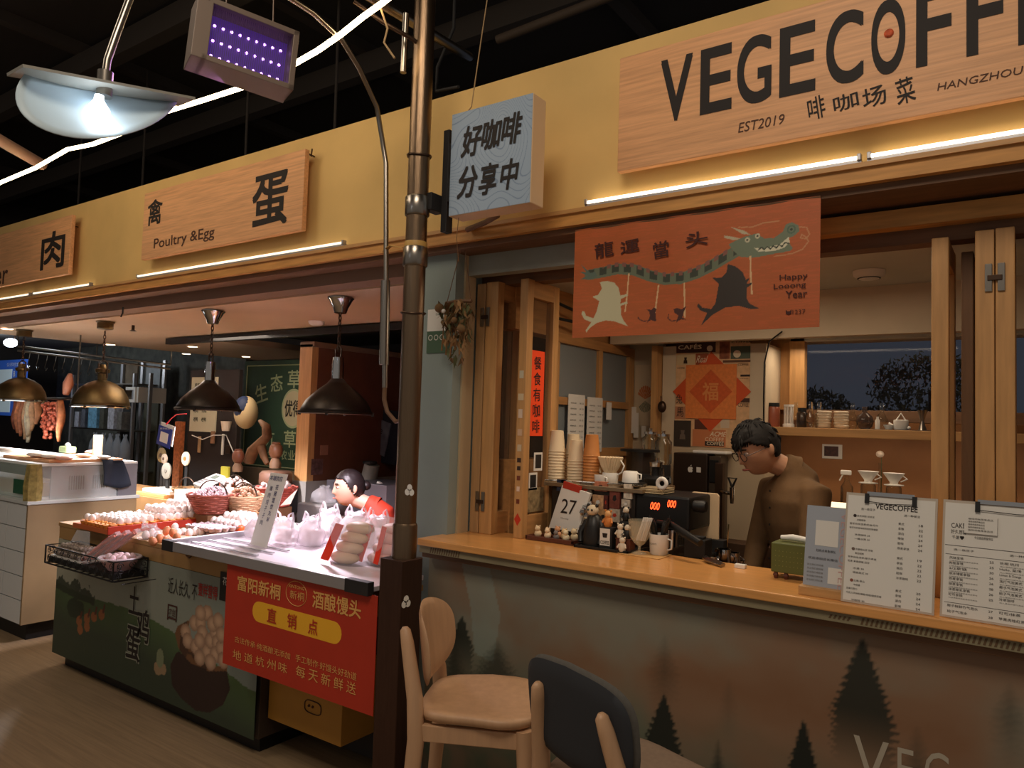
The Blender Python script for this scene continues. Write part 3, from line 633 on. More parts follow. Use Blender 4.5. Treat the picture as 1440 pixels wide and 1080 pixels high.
TAIL = [poly([(130,400),(180,445),(205,440),(215,462),(180,478),(130,478),(165,460),(125,440),(160,442)])]
def festive(u, v):
    x = u+bx0; z = v+bz0
    c = mix((172, 86, 38), (180, 92, 40), vnoise(x, z*3, 14, 3)); 
    c = paint(c, .25*(vnoise(x*2, z*20, 12, 8) > .6), (216, 96, 50))
    grey = (104, 112, 88); dk = (58, 62, 48)
    bm = near_line(x, z, BODY, .021); c = paint(c, bm, grey)
    s_ = x*62; c = paint(c, bm & near_line(x, z, [(p[0], p[1]+.004) for p in BODY], .0145) & (np.sin(s_*1.9) > -.2), dk)
    c = paint(c, near_line(x, z, [(p[0], p[1]+.018) for p in BODY[1:]], .008) & (np.sin(x*190) > .1), (132, 84, 70))
    c = paint(c, inpoly(x, z, HEAD), (112, 122, 98)); c = paint(c, inpoly(x, z, JAW), (214, 206, 176))
    tm = [BX(*p) for p in [(1030,330),(1045,315),(1060,328),(1075,312),(1092,324),(1106,308),(1122,318),(1135,302),(1150,312),(1165,292),(1185,296)]]
    c = paint(c, near_line(x, z, tm, .0022), dk)
    for h_ in HORN: c = paint(c, inpoly(x, z, h_), (186, 172, 140))
    for h_ in TAIL: c = paint(c, inpoly(x, z, h_), (92, 108, 94))
    for (zx, zy) in ((975, 278), (1026, 258)):
        e = BX(zx, zy); d = (x-e[0])**2+(z-e[1])**2; c = paint(c, d < .009**2, (196, 188, 156)); c = paint(c, d < .0035**2, (24, 20, 20))
    e = BX(1198, 225); d = ((x-e[0])**2+(z-e[1])**2)**.5; c = paint(c, np.abs(d-.012) < .003, (84, 104, 84)); c = paint(c, d < .004, dk)
    for pts in ([(1238,212),(1275,215),(1290,250),(1270,272),(1245,268),(1250,250),(1270,262),(1285,285),(1255,325),(1200,348),(1110,362)], [(930,215),(1000,212),(1060,190),(1135,182)]):
        c = paint(c, near_line(x, z, [BX(*p) for p in pts], .0022)*.8, (196, 140, 96))
    for pts in ([(375,450),(366,560),(356,640)], [(524,508),(512,600),(506,645)], [(655,498),(656,600),(657,668)], [(990,362),(992,460),(998,552)]):
        c = paint(c, near_line(x, z, [BX(*p) for p in pts], .0028), (218, 178, 130))
    c = paint(c, inpoly(x, z, CAT), (196, 188, 152)); c = paint(c, inpoly(x, z, CATB), (52, 42, 34))
    for m_ in MICE: c = paint(c, inpoly(x, z, m_), (70, 34, 26))
    for pts in ([(480,685),(450,690),(430,682),(420,670)], [(615,685),(590,690),(572,675),(575,655)]): c = paint(c, near_line(x, z, [BX(*p) for p in pts], .0018), (70, 34, 26))
    return c
t = thing('festive_banner', 'orange-red cloth banner with a grey dragon carried by a white and a dark cat', 'banner')
wv = lambda u, v: .0018*np.sin(u*9+.6)*(1-v/.44) + .0008*np.sin(u*31)
panel('cloth', (bx0, .022, bz0), X3, Z3, bx1-bx0, bz1-bz0, 400, 190, festive, t, wave=wv)
MB().tube([(bx0, .026, bz1-.004), (bx1, .026, bz1-.004)], .005, 8).build('hanging_rod', brown_w, t)
ink2 = mat('banner_ink', (66, 26, 18), .7)
def bt(s_, bl, tr, m=ink2, **k):
    a, b_ = BX(*bl), BX(*tr); text(s_, (a[0], .0175, a[1]), X3, Z3, b_[0]-a[0], b_[1]-a[1], m, t, **k)
for ch, a, b_ in (('龍', (205, 372), (300, 285)), ('運', (335, 350), (430, 275)), ('當', (500, 372), (580, 282)), ('头', (665, 318), (775, 232))): bt(ch, a, b_, bold=.02, rot=5)
for s_, a, b_ in (('Happy', (1140, 492), (1282, 445)), ('Looong', (1110, 536), (1272, 490)), ('Year', (1170, 576), (1280, 530)), ('1237', (1205, 655), (1270, 630))): bt(s_, a, b_, bold=.012 if s_ != '1237' else 0)
q = BX(1185, 645); MB().prism([(-.009, -.005), (0, -.009), (.009, -.005), (.009, .009), (.004, .003), (-.004, .003), (-.009, .009)], (q[0], .0165, q[1]), X3, Z3, .0008).build('cat_mark', ink2, t)
fin(t)
# ------------------------------------------------------------------ inside the coffee room
def rect(name, a, b, y, m, parent=None, d=.004, **k):
    p, q = P(*a, y=y), P(*b, y=y); return MB().box(p.x, q.x, y, y+d, p.z, q.z).build(name, m, parent, **k)
MB().box(-1.76, -1.165, 1.51, 1.80, 1.49, 2.07).build('wall_pillar', wall_bulk, **S)
MB().box(-1.80, -1.765, 1.44, 1.80, 1.0, 2.07).build('trim_11', oak_z, **S)
MB().box(-1.76, -1.165, 1.51, 1.80, 1.0, 1.49).build('wall_pillar', mat('coffee_wall2', (196, 176, 146), .75), **S)
MB().box(-2.02, -1.80, 1.60, 1.64, 1.0, 2.3).build('wall_corner_panel', mat('corner_panel', (190, 176, 150), .7), **S)
MB().box(-2.03, -1.99, 1.56, 1.60, 1.0, 2.07).build('trim_12', oak_z, **S)
def leafpaper(u, v):
    c = [np.full(u.shape, k_) for k_ in (204, 186, 156)]
    for i in range(9):
        a = -1.1+i*.28; c = paint(c, inpoly(u, v, [(.07, .16), (.07+.05*math.sin(a-.12), .16+.08*math.cos(a-.12)), (.07+.055*math.sin(a), .16+.085*math.cos(a)), (.07+.05*math.sin(a+.12), .16+.08*math.cos(a+.12))]), (190, 110, 60))
        a = math.pi-1.0+i*.24; c = paint(c, inpoly(u, v, [(.07, .15), (.07+.05*math.sin(a-.1), .15+.07*math.cos(a-.1)), (.07+.05*math.sin(a+.1), .15+.07*math.cos(a+.1))]), (130, 128, 104))
    return c
p = P(888, 600, y=1.595); t = panel('leaf_poster', (-1.975, 1.592, P(888, 598, y=1.595).z), X3, Z3, .13, .37, 60, 120, leafpaper, None, label='pale poster with an orange and grey leaf rosette in the corner', cat='poster')
for i, (dx, dz, h_) in enumerate(((0, 0, .16), (.018, -.03, .15), (.07, -.06, .07))):
    MB().box(-1.985+dx, -1.955+dx, 1.575-i*.003, 1.577-i*.003, 1.62+dz-h_*.4, 1.62+dz+h_*.6).build('receipt', paper, label=['curled receipt pinned at the window post, the left one', 'second receipt slip pinned beside the first', 'small note under the leaf poster'][i], cat='note')
hp = P(931, 572, y=1.42)
t = thing('hanging_scoop', 'dark round scoop hanging on the wooden trim by the posters', 'scoop'); MB().ball(hp, (.026, .02, .034), 12, 8).build('bowl', dsteel, t, smooth=180); MB().tube([hp+V((-.005, 0, .03)), hp+V((-.01, .01, .06))], .006, 8).build('handle', brown_w, t); fin(t)
# poster collage
t = thing('poster_collage', 'coffee posters pasted on the white pillar with an orange diamond print on top', 'poster')
yp = 1.506
def cp(nm, x0, y0, x1, y1, colr, d=0, lab=None, var=0):
    p, q = P(930+x0/6, 460+y1/6, y=yp), P(930+x1/6, 460+y0/6, y=yp); return MB().box(p.x, q.x, yp-.001-d, yp, p.z, q.z).build(nm, mat('cp%d%d' % (x0, y0), colr, .7, var=var, scale=40), t, label=lab)
def ct(s_, x0, y0, x1, y1, m, d=.0015, **k):
    p, q = P(930+x0/6, 460+y1/6, y=yp), P(930+x1/6, 460+y0/6, y=yp); text(s_, (p.x, yp-d, p.z), X3, Z3, q.x-p.x, q.z-p.z, m, t, **k)
cream_ink = mat('cream_ink', (226, 206, 176), .7)
cp('poster_sheet', 112, 118, 752, 1000, (214, 172, 128), var=.12)
cp('poster_patch', 128, 118, 460, 220, (74, 44, 34), .001); ct('CAFÉS', 145, 140, 342, 190, cream_ink, .003, bold=.04)
cp('poster_patch', 130, 225, 285, 320, (204, 178, 136), .001); cp('poster_patch', 290, 222, 400, 318, (150, 76, 44), .001); ct('Real', 295, 240, 380, 300, cream_ink, .003, skew=.3)
cp('poster_patch', 490, 118, 580, 270, (140, 80, 52), .001, var=.4); cp('poster_patch', 585, 158, 752, 270, (86, 96, 80), .001); ct('COFFEE', 595, 115, 765, 135, ink, .003)
cp('poster_patch', 520, 275, 752, 300, (104, 70, 50), .001)
for (y0, y1, cc) in ((305, 335, None), (430, 445, None), (640, 680, None)): ct('COFFEE', 648, y0, 738, y1-8, ink, .003)
cp('poster_patch', 668, 400, 748, 418, (50, 36, 30), .001); cp('poster_patch', 648, 600, 745, 635, (70, 44, 34), .001)
ct('COFFEE', 135, 340, 200, 352, ink, .003); cp('poster_patch', 105, 790, 252, 1002, (58, 48, 40), .001, 'dark card with a silver stovetop pot')
cp('poster_patch', 120, 560, 195, 650, (196, 150, 110), .001); ct('兔', 125, 565, 180, 645, ink, .003); cp('poster_patch', 115, 670, 200, 775, (180, 124, 90), .001); ct('馬', 130, 680, 190, 755, ink, .003)
cp('poster_patch', 262, 870, 545, 1002, (196, 120, 76), .001); ct('ACME', 410, 885, 540, 920, cream_ink, .003, bold=.03, skew=.3); ct('COFFEE', 370, 935, 530, 962, cream_ink, .003); cp('poster_patch', 368, 968, 530, 1000, (52, 36, 28), .002); ct('COFFEE', 385, 974, 528, 994, cream_ink, .0035, bold=.02)
cp('poster_patch', 280, 780, 395, 860, (92, 52, 36), .001); cp('poster_patch', 500, 770, 575, 850, (206, 186, 160), .001)
for x, z, rw, cc in ((410, 180, 34, (226, 206, 176)), (640, 226, 42, (214, 196, 160))):
    p = P(930+x/6, 460+z/6, y=yp); MB().lathe([(rw/6*.0030, 0), (rw/6*.0030, .001)], (0, 0, 0), 20, Matrix.Translation((p.x, yp-.002, p.z)) @ Euler((R(90), 0, 0)).to_matrix().to_4x4() ).build('round_motif', mat('motif', cc, .7), t)
def pot_shape(nm, cx, cy, s_, m, d):
    p = P(930+cx/6, 460+cy/6, y=yp); MB().prism([(-.5, -.8), (.5, -.8), (.42, 0), (.25, .05), (.35, .7), (-.35, .7), (-.25, .05), (-.42, 0)], (p.x, yp-d, p.z), X3*s_, Z3*s_, .001).build(nm, m, t)
pot_shape('pot_motif', 180, 905, .035, steel, .0025); pot_shape('mug_motif', 205, 280, .024, dsteel, .0025)
q0, q1 = P(930+205/6, 460+768/6, y=yp), P(930+640/6, 460+312/6, y=yp); cxp, czp = (q0.x+q1.x)/2, (q0.z+q1.z)/2
dm = mat('paper_orange', (222, 108, 40), .6, var=.08, scale=20); hw = (q1.x-q0.x)*.77
MB().prism([(-hw, 0), (0, -hw), (hw, 0), (0, hw)], (cxp, yp-.004, czp), X3, Z3, .002).build('diamond_paper', mat('paper_red', (206, 82, 34), .6), t, label='red-orange paper square turned on its corner')
MB().box(q0.x, q1.x, yp-.008, yp-.005, q0.z, q1.z).build('square_paper', mat('paper_orange2', (224, 128, 62), .6, var=.1, scale=60), t, label='orange square print over the diamond')
r_ = hw*.55; MB().prism([(-r_, 0), (0, -r_), (r_, 0), (0, r_)], (cxp, yp-.0085, czp), X3, Z3, .0005).build('diamond_motif', mat('paper_red2', (206, 92, 40), .6, var=.1, scale=60), t)
text('福', (cxp-.045, yp-.009, czp-.05), X3, Z3, .09, .10, mat('paper_gold', (222, 140, 76), .6), t, bold=.03)
fin(t)
# black water unit, tap column, boards
t = thing('water_boiler', 'tall dark metal machine with a small apple sticker under the poster pillar', 'machine')
boxo('body', (-1.625, -1.43, 1.37, 1.50, 1.0, 1.46), mat('boiler', (62, 48, 40), .35, .4), t, bevel=.006); boxo('side_unit', (-1.425, -1.36, 1.38, 1.50, 1.0, 1.45), mat('boiler2', (92, 78, 66), .3, .5), t, bevel=.004)
boxo('display_panel', (-1.42, -1.37, 1.374, 1.38, 1.31, 1.43), black, t)
def apple(x, z, s_, y, parent, m):
    pts = [(0, .34), (.12, .42), (.32, .36), (.42, .2), (.3, .05), (.34, -.14), (.42, -.18), (.28, -.45), (.12, -.5), (0, -.44), (-.12, -.5), (-.3, -.4), (-.42, -.1), (-.42, .15), (-.3, .36), (-.12, .42)]
    MB().prism(pts, (x, y, z), X3*s_, Z3*s_, .0008).build('apple_sticker', m, parent, label='small pale apple-shaped sticker'); MB().prism([(.0, .48), (.16, .56), (.2, .74), (.04, .66)], (x, y, z), X3*s_, Z3*s_, .0008).build('apple_leaf', m, parent)
apple(-1.525, 1.372, .034, 1.369, t, paper)
boxo('square_sticker', (-1.49, -1.465, 1.3685, 1.37, 1.358, 1.386), paper, t, bevel=0)
fin(t)
boxo('folded_cloth', (-1.52, -1.33, 1.38, 1.49, 1.462, 1.478), white, label='white cloth lying on the dark water machine', cat='cloth', bevel=.006)
t = thing('tap_column', 'steel water tap with a black lever by the barista', 'tap'); tp = P(1022, 693, y=1.10)
MB().tube([tp+V((-.07, .10, -.0)), tp+V((.0, 0, -.0)), tp+V((.03, -.01, -.0))], .010, 8).build('spout_pipe', chrome, t, smooth=60); MB().lathe([(.008, -.05), (.011, -.02), (.013, .03)], tp+V((.03, -.01, 0)), 12).build('tap_body', chrome, t, smooth=60)
MB().tube([tp+V((.03, -.01, .03)), tp+V((.01, -.01, .075)), tp+V((.05, -.01, .075)), tp+V((.03, -.01, .03))], .006, 6).build('lever', black, t)
boxo('column', (tp.x-.09, tp.x-.05, tp.y+.08, tp.y+.12, 1.0, tp.z+.14), dsteel, t); fin(t)
c0 = P(970, 760, y=.66); c1 = P(1004, 697, y=.66)
t = thing('cutting_board', 'pale plastic chopping board standing behind the espresso machine', 'board')
MB().prism([(0, .0), (.13, 0), (.13, .19), (.12, .20), (0.01, .20), (0, .19)], (c0.x, .66, 1.115), X3, Z3, .012).build('board', mat('board_plastic', (216, 188, 150), .5), t, bevel=.003)
boxo('grip_slot', (c0.x+.02, c0.x+.09, .655, .662, 1.285, 1.300), dark, t, bevel=.002); fin(t)
MB().box(c0.x-.02, c0.x+.16, .64, .70, 1.0, 1.115).build('tray_rack', dark, label='dark rack holding the pale chopping board', cat='rack')
# ------------------------------------------------------------------ espresso machine and what stands on it
t = thing('espresso_machine', 'espresso machine covered with little cards, cups piled on its top', 'coffee machine')
em = mat('em_body', (60, 52, 46), .35, .5)
boxo('body', (-1.83, -1.40, .42, .74, 1.06, 1.31), em, t, bevel=.008); boxo('top_tray', (-1.86, -1.36, .40, .76, 1.31, 1.328), mat('em_top', (150, 128, 100), .3, .6), t)
boxo('front_head', (-1.40, -1.155, .42, .72, 1.17, 1.31), black, t, bevel=.01); boxo('drip_tray', (-1.40, -1.12, .40, .74, 1.03, 1.06), steel, t)
led = mat('led_red', (255, 70, 30), .5, emit=5); scrn = .4185
for a, b_ in (((914, 716), (927, 707)), ((938, 713), (950, 704))):
    p, q = P(*a, y=scrn), P(*b_, y=scrn); text('000', (p.x, scrn, p.z), X3, Z3, q.x-p.x, q.z-p.z, led, t, name='digits', bold=.01, skew=.15, label='glowing red digits')
MB().cyl((-1.235, .43, 1.10), .030, .07, 16).build('group_head', chrome, t, smooth=40); kn = P(962, 708, y=.40)
MB().lathe([(.012, 0), (.024, .01), (.026, .05), (.02, .06)], (0, 0, 0), 14, Matrix.Translation((kn.x+.02, .44, kn.z-.01)) @ Euler((0, R(90), 0)).to_matrix().to_4x4()).build('steam_knob', black, t, smooth=40)
pf = [P(925, 735, y=.36), P(945, 738, y=.33), P(962, 750, y=.28), P(985, 764, y=.24)]; MB().tube(pf, [.012, .013, .016, .014], 10).build('portafilter_handle', black, t, smooth=60)
MB().tube([(-1.86, .41, 1.335), (-1.36, .41, 1.345)], .004, 6).build('top_rail', chrome, t)
cards = [((783, 690), (796, 675), (40, 48, 70)), ((789, 692), (804, 676), (206, 196, 176)), ((815, 696), (832, 680), (110, 96, 80)), ((836, 690), (854, 678), (190, 120, 90)), ((833, 715), (849, 697), (196, 150, 110)), ((849, 716), (855, 697), (90, 40, 30)),
         ((857, 715), (872, 686), (120, 60, 46)), ((877, 701), (889, 681), (214, 200, 180)), ((857, 733), (872, 716), (190, 172, 150)), ((840, 736), (856, 717), (196, 150, 100)), ((874, 714), (886, 703), (206, 190, 170)), ((874, 734), (882, 724), (206, 190, 170)), ((796, 712), (818, 694), (176, 160, 120)), ((873, 724), (883, 714), (60, 50, 44))]
body_ = [c for c in t.children if c.name.startswith('body')][0]
for i, (a, b_, cc) in enumerate(cards):
    p, q = P(*a, y=.408), P(*b_, y=.408); o = MB().box(p.x, q.x, .406, .420, p.z, q.z).build('sticker_card', mat('card%d' % i, cc, .7, var=.3, scale=60), t)
    o = MB().prism([(0, .2), (.5, 0), (1, .3), (.8, 1), (.2, .9)], (p.x+(q.x-p.x)*.3, .4055, p.z+(q.z-p.z)*.35), X3*(q.x-p.x)*.4, Z3*(q.z-p.z)*.3, .001).build('card_motif', [ink, paper, red][i % 3], o)
fin(t)
ZT = 1.328
cup_w = mat('cup_white', (230, 208, 172), .6); cup_b = mat('cup_kraft', (196, 128, 66), .6)
def cupmesh(nm, m, parent, z, h=.095): return MB().lathe([(.040, 0), (.043, .002), (.043, .006), (.040, .008), (.029, h), (.027, h+.003)], (0, 0, z), 18).build(nm, m, parent, smooth=50)
ORD = ['lowest', 'second', 'third', 'fourth', 'fifth', 'sixth', 'seventh', 'eighth', 'ninth', 'tenth', 'eleventh']
def cupstack(px, yy_, n, m, label, gap, tall=.10):
    """a stack of upturned paper cups, every cup a thing"""
    x = P(px, 640, y=yy_).x
    for k in range(n):
        if k == 0 and 'first'+m.name not in MATS:
            o = MB().lathe([(.039, 0), (.041, .003), (.0385, .008), (.029, tall), (.024, tall+.002)], (x, yy_, ZT), 18).build('paper_cup', m, label=label, cat='cup', group='stacked takeaway cups', smooth=50); MATS['first'+m.name] = o
        else:
            o = MATS['first'+m.name].copy(); C.objects.link(o); o.location = (x+.0006*math.sin(k*2.1), yy_, ZT+gap*k)
        o['label'] = label+', '+('lowest' if k == 0 else 'topmost' if k == n-1 else ORD[k]+' from below')
cupstack(783, .47, 11, cup_w, 'white cup in the leftmost takeaway stack', .0138)
cupstack(810, .50, 8, cup_w, 'white cup in the middle front takeaway stack', .0138)
cupstack(806, .62, 10, cup_w, 'white cup in the takeaway stack behind the middle one', .0135)
cupstack(832, .50, 10, cup_b, 'brown kraft cup in the right takeaway stack', .0138)
for o in [o for k, o in MATS.items() if str(k).startswith('first')]: pass
for k in [k for k in MATS if str(k).startswith('first')]: del MATS[k]
def at(px, py, yy_): return P(px, py, y=yy_)
# jug with cloth, mugs, upside-down cup on saucers
j = at(858, 664, .52)
t = thing('fluted_jug', 'cream pleated filter holder standing on a ribbed white jug', 'jug')
MB().lathe([(.03, 0), (.036, .01), (.038, .04), (.035, .055)], (j.x, j.y, ZT), 24).build('base', white, t, smooth=60)
b = MB(); n_ = 48; vs_ = []
for k_, (r_, z_) in enumerate(((.026, .055), (.04, .08), (.056, .125), (.05, .128), (.03, .09))):
    for i in range(n_):
        a = 2*math.pi*i/n_; rr = r_*(1+.06*(1 if i % 2 else -1)); vs_.append((j.x+rr*math.cos(a), j.y+rr*math.sin(a), ZT+z_))
b.add(vs_, [(k_*n_+i, k_*n_+(i+1) % n_, (k_+1)*n_+(i+1) % n_, (k_+1)*n_+i) for k_ in range(4) for i in range(n_)]).build('pleated_funnel', mat('cloth_cream', (224, 202, 166), .8), t)
MB().tube([(j.x-.05, j.y, ZT+.12), (j.x-.075, j.y, ZT+.125), (j.x-.045, j.y-.01, ZT+.05)], .006, 6).build('spout', mat('cloth_cream', (224, 202, 166), .8), t, smooth=60); MB().tube([(j.x+.05, j.y, ZT+.115), (j.x+.07, j.y, ZT+.09), (j.x+.06, j.y, ZT+.06), (j.x+.036, j.y, ZT+.045)], .004, 6).build('handle', white, t, smooth=60); fin(t)
def mug(px, yy_, z, r_, h, m, label, up=True, parent_label=None):
    x = P(px, 700, y=yy_).x; t = thing('mug', label, 'cup'); pr = [(r_*.72, 0), (r_*.9, .006), (r_, h), (r_*.93, h), (r_*.8, .01), (0, .008)]
    if not up: pr = [(q[0], h-q[1]) for q in pr][::-1]
    MB().lathe(pr, (x, yy_, z), 20, cap=False).build('cup_body', m, t, smooth=60)
    MB().tube([(x+r_*.9, yy_, z+h*.8), (x+r_*1.35, yy_, z+h*.75), (x+r_*1.35, yy_, z+h*.35), (x+r_*.8, yy_, z+h*.25)], .004, 6).build('handle', m, t, smooth=60); fin(t); return t
mug(843, .46, ZT, .026, .045, white, 'small white cup between the kraft cups and the jug')
sx = at(888, 676, .46).x
for i in range(2): MB().lathe([(.03, 0), (.062, .008), (.064, .011), (.03, .004)], (sx, .47, ZT+.002+i*.009), 24).build('saucer', black if i else mat('saucer_b', (180, 160, 130), .4), label=['pale saucer under the black one on the espresso machine', 'black saucer under the upturned white cup'][i], cat='saucer', smooth=50)
t = mug(886, .47, ZT+.022, .038, .05, white, 'white cup standing upside down on a black saucer', up=False)
b = MB()
# grinder behind
boxo('corner_workbench', (-2.0, -1.50, .80, 1.355, .05, 1.0), mat('bench', (86, 62, 44), .6), label='corner work surface carrying the grinder and jars', cat='workbench')
gx = P(905, 640, y=.95).x
t = thing('coffee_grinder', 'dark grinder with clear jar hoppers behind the cups', 'grinder')
MB().cyl((gx, .95, 1.0), .075, .36, 20).build('grinder_body', dark, t, smooth=40); MB().lathe([(.10, 0), (.10, .012)], (gx-.02, .95, 1.47), 24).build('lid', black, t, smooth=40); MB().cyl((gx-.02, .95, 1.36), .07, .11, 20).build('hopper', mat('smoke', (60, 50, 44), .2, alpha=.7), t, smooth=40)
fin(t)
for i, (px, yy_, z0_, r_, h, lab) in enumerate(((915, 1.15, 1.46, .045, .10, 'clear lidded jar behind the round black grinder lid'), (933, 1.15, 1.40, .045, .15, 'taller clear jar at the right of the grinder'), (925, .80, 1.33, .035, .09, 'small clear carafe above the black pan'))):
    x = P(px, 620, y=yy_).x; t = thing('glass_jar', lab, 'jar'); MB().lathe([(r_*.8, 0), (r_, .01), (r_, h*.8), (r_*.7, h*.9), (r_*.7, h)], (x, yy_, z0_), 20, cap=False).build('jar', glass, t, smooth=60); MB().lathe([(r_*.75, 0), (r_*.75, .012), (.008, .015), (.01, .03)], (x, yy_, z0_+h), 20).build('lid', chrome, t, smooth=50); fin(t)
    if i < 2: MB().cyl((x, yy_, 1.0), r_*.9, z0_-1.0, 16).build('jar_stand', dark, label='dark stand under '+lab, cat='stand', smooth=40)
px_ = P(922, 665, y=.62).x
t = thing('moka_pot', 'black stovetop pot with steel neck right of the saucers', 'pot'); MB().lathe([(.03, 0), (.05, .015), (.052, .035), (.02, .05), (.018, .09), (.024, .10)], (px_, .62, ZT), 20).build('pot_body', black, t, smooth=60); MB().tube([(px_+.04, .62, ZT+.04), (px_+.075, .61, ZT+.045), (px_+.08, .60, ZT+.02)], .006, 6).build('handle', black, t, smooth=60); MB().lathe([(.026, 0), (.028, .02)], (px_, .62, ZT+.09), 14).build('neck', chrome, t); fin(t)
rx = P(935, 678, y=.45); MB().tube([(rx.x+.02*math.cos(a), .42, ZT+.032+.02*math.sin(a)) for a in [k*.5 for k in range(13)]], .009, 8, closed=True).build('tape_roll', white, label='white tape roll standing at the machine end', cat='tape roll', smooth=60)
for i in range(4): boxo('folded_towel', (-1.52+.01*i, -1.38, .43, .56, ZT+.001+.008*i if False else 1.06, 1.061) if False else (-1.40, -1.28, .43+.004*i, .56, 1.312+.006*i, 1.317+.006*i), mat('towel%d' % (i % 2), ((190, 168, 130), (150, 130, 100))[i % 2], .8), label='flat cloth number %s in the small pile right of the saucers' % ['one, lowest', 'two', 'three', 'four, topmost'][i], cat='cloth')
# ------------------------------------------------------------------ on the wooden counter
ZC = 1.08
def counter_pt(px, py): return P(px, py, z=ZC)
a = counter_pt(763, 757)
t = thing('wooden_tray', 'reddish wooden tray with small figures at the left of the counter', 'tray'); trm = mat('tray_wood', (96, 52, 36), .4, var=.1)
def tray(t, x0, x1, y0, y1, m, h=.02):
    boxo('tray_base', (x0, x1, y0, y1, ZC+.001, ZC+.008), m, t)
    for bb in ((x0, x1, y0, y0+.01), (x0, x1, y1-.01, y1), (x0, x0+.01, y0, y1), (x1-.01, x1, y0, y1)): boxo('tray_rim', (*bb, ZC+.004, ZC+h), m, t)
tray(t, -1.845, -1.60, .235, .335, trm); fin(t)
figs = [(-1.80, .27, .021, (226, 200, 160)), (-1.765, .30, .018, (214, 184, 150)), (-1.745, .262, .019, (232, 206, 170)), (-1.715, .30, .022, (206, 150, 110)), (-1.70, .262, .017, (120, 112, 110)), (-1.675, .29, .02, (224, 190, 140)), (-1.65, .262, .02, (232, 216, 180)), (-1.628, .295, .022, (216, 196, 160))]
fl = ['leftmost cream', 'pinkish cream', 'second front cream', 'tan round', 'small grey', 'yellowish', 'pale front', 'rightmost pale']
for i, (x, y, r_, cc) in enumerate(figs):
    t = thing('small_figure', fl[i]+' little figure on the reddish tray', 'figurine', 'small figures on the reddish tray'); m = mat('fig%d' % i, cc, .6)
    MB().ball((x, y, ZC+.010+r_*.8), (r_*.8, r_*.8, r_*.8), 10, 8).build('body', m, t, smooth=180); MB().ball((x, y-.004, ZC+.010+r_*1.9), r_*.6, 10, 8).build('head', m, t, smooth=180)
    for s_ in (-1, 1): MB().ball((x+s_*r_*.42, y, ZC+.010+r_*2.4), r_*.2, 6, 5).build('ear', m, t, smooth=180)
    fin(t)
# calendar card 27
a, b_ = P(751, 738, y=.30), P(782, 690, y=.30)
t = thing('calendar_block', 'white tear-off calendar card showing 27, leaning above the small figures', 'calendar')
cz0, cz1 = ZC+.045, ZC+.255; tilt = V((0.03, .03, 1)).normalized(); cr = V((.97, .02, -.05)).normalized(); co = V((-1.80, .36, cz0))
MB().prism([(0, 0), (.15, 0), (.20, .18), (.055, .20)], co, cr, tilt, .02).build('card', paper, t); MB().prism([(.058, .188), (.145, .175), (.148, .205), (.062, .218)], co+V((0, -.001, 0)), cr, tilt, .018).build('red_header', red, t, label='red block on top')
text('27', co+cr*.055+tilt*.075, cr, tilt, .075, .065, ink, t, thick=.002, skew=.1); text('Monday', co+cr*.06+tilt*.048, cr, tilt, .04, .008, greyp, t, thick=.002)
MB().tube([co+cr*.1+V((0, .02, -.0)), (-1.68, .40, ZC)], .004, 6).build('prop', dark, t); fin(t)
# dark tray and statues
t = thing('dark_tray', 'thin black tray carrying the dark figure and the coffee block', 'tray'); tray(t, -1.585, -1.33, .215, .345, black, .012); fin(t)
gx, gy = -1.525, .285
t = thing('gorilla_figure', 'black seated ape figure with a pale head on the dark tray', 'figurine'); gm = mat('black_fig', (30, 28, 26), .4)
MB().lathe([(.05, 0), (.052, .03), (.042, .08), (.03, .12), (.01, .135)], (gx, gy, ZC+.008), 16).build('body', gm, t, smooth=60); MB().ball((gx-.005, gy-.01, ZC+.155), (.026, .026, .024), 12, 8).build('head', mat('fig_pale', (214, 196, 166), .6), t, smooth=180)
for s_ in (-1, 1): MB().ball((gx-.005+s_*.02, gy-.01, ZC+.176), .008, 8, 6).build('ear', gm, t, smooth=180); MB().ball((gx-.005+s_*.009, gy-.033, ZC+.158), .005, 6, 5).build('eye', gm, t); MB().tube([(gx+s_*.03, gy, ZC+.11), (gx+s_*.055, gy-.02, ZC+.06), (gx+s_*.045, gy-.035, ZC+.02)], .013, 8).build('arm', gm, t, smooth=60)
fin(t)
t = thing('mirrored_figure', 'shiny silver faceted figure left of the black ape figure', 'figurine'); b = MB(); rnd = random.Random(4)
for i in range(9): b.ball((-1.60+rnd.uniform(-.022, .022), .355+rnd.uniform(-.01, .01), ZC+.03+.017*i), (.022, .02, .018), 6, 4)
b.build('faceted_body', chrome, t); MB().cyl((-1.60, .355, ZC), .03, .02, 12).build('foot', dark, t); fin(t)
t = thing('coffee_block', 'small black block sign reading COFFEE with a cup drawing', 'sign'); boxo('block', (-1.475, -1.415, .235, .275, ZC+.009, ZC+.095), dark, t); boxo('label_plate', (-1.470, -1.424, .2335, .235, ZC+.020, ZC+.090), paper, t, bevel=0)
text('COFFEE', (-1.467, .233, ZC+.026), X3, Z3, .04, .014, ink, t, bold=.02, thick=.0006); MB().prism([(-.4, .3), (.4, .3), (.3, -.3), (-.3, -.3)], (-1.447, .2330, ZC+.062), X3*.03, Z3*.03, .0005).build('cup_motif', ink, t); fin(t)
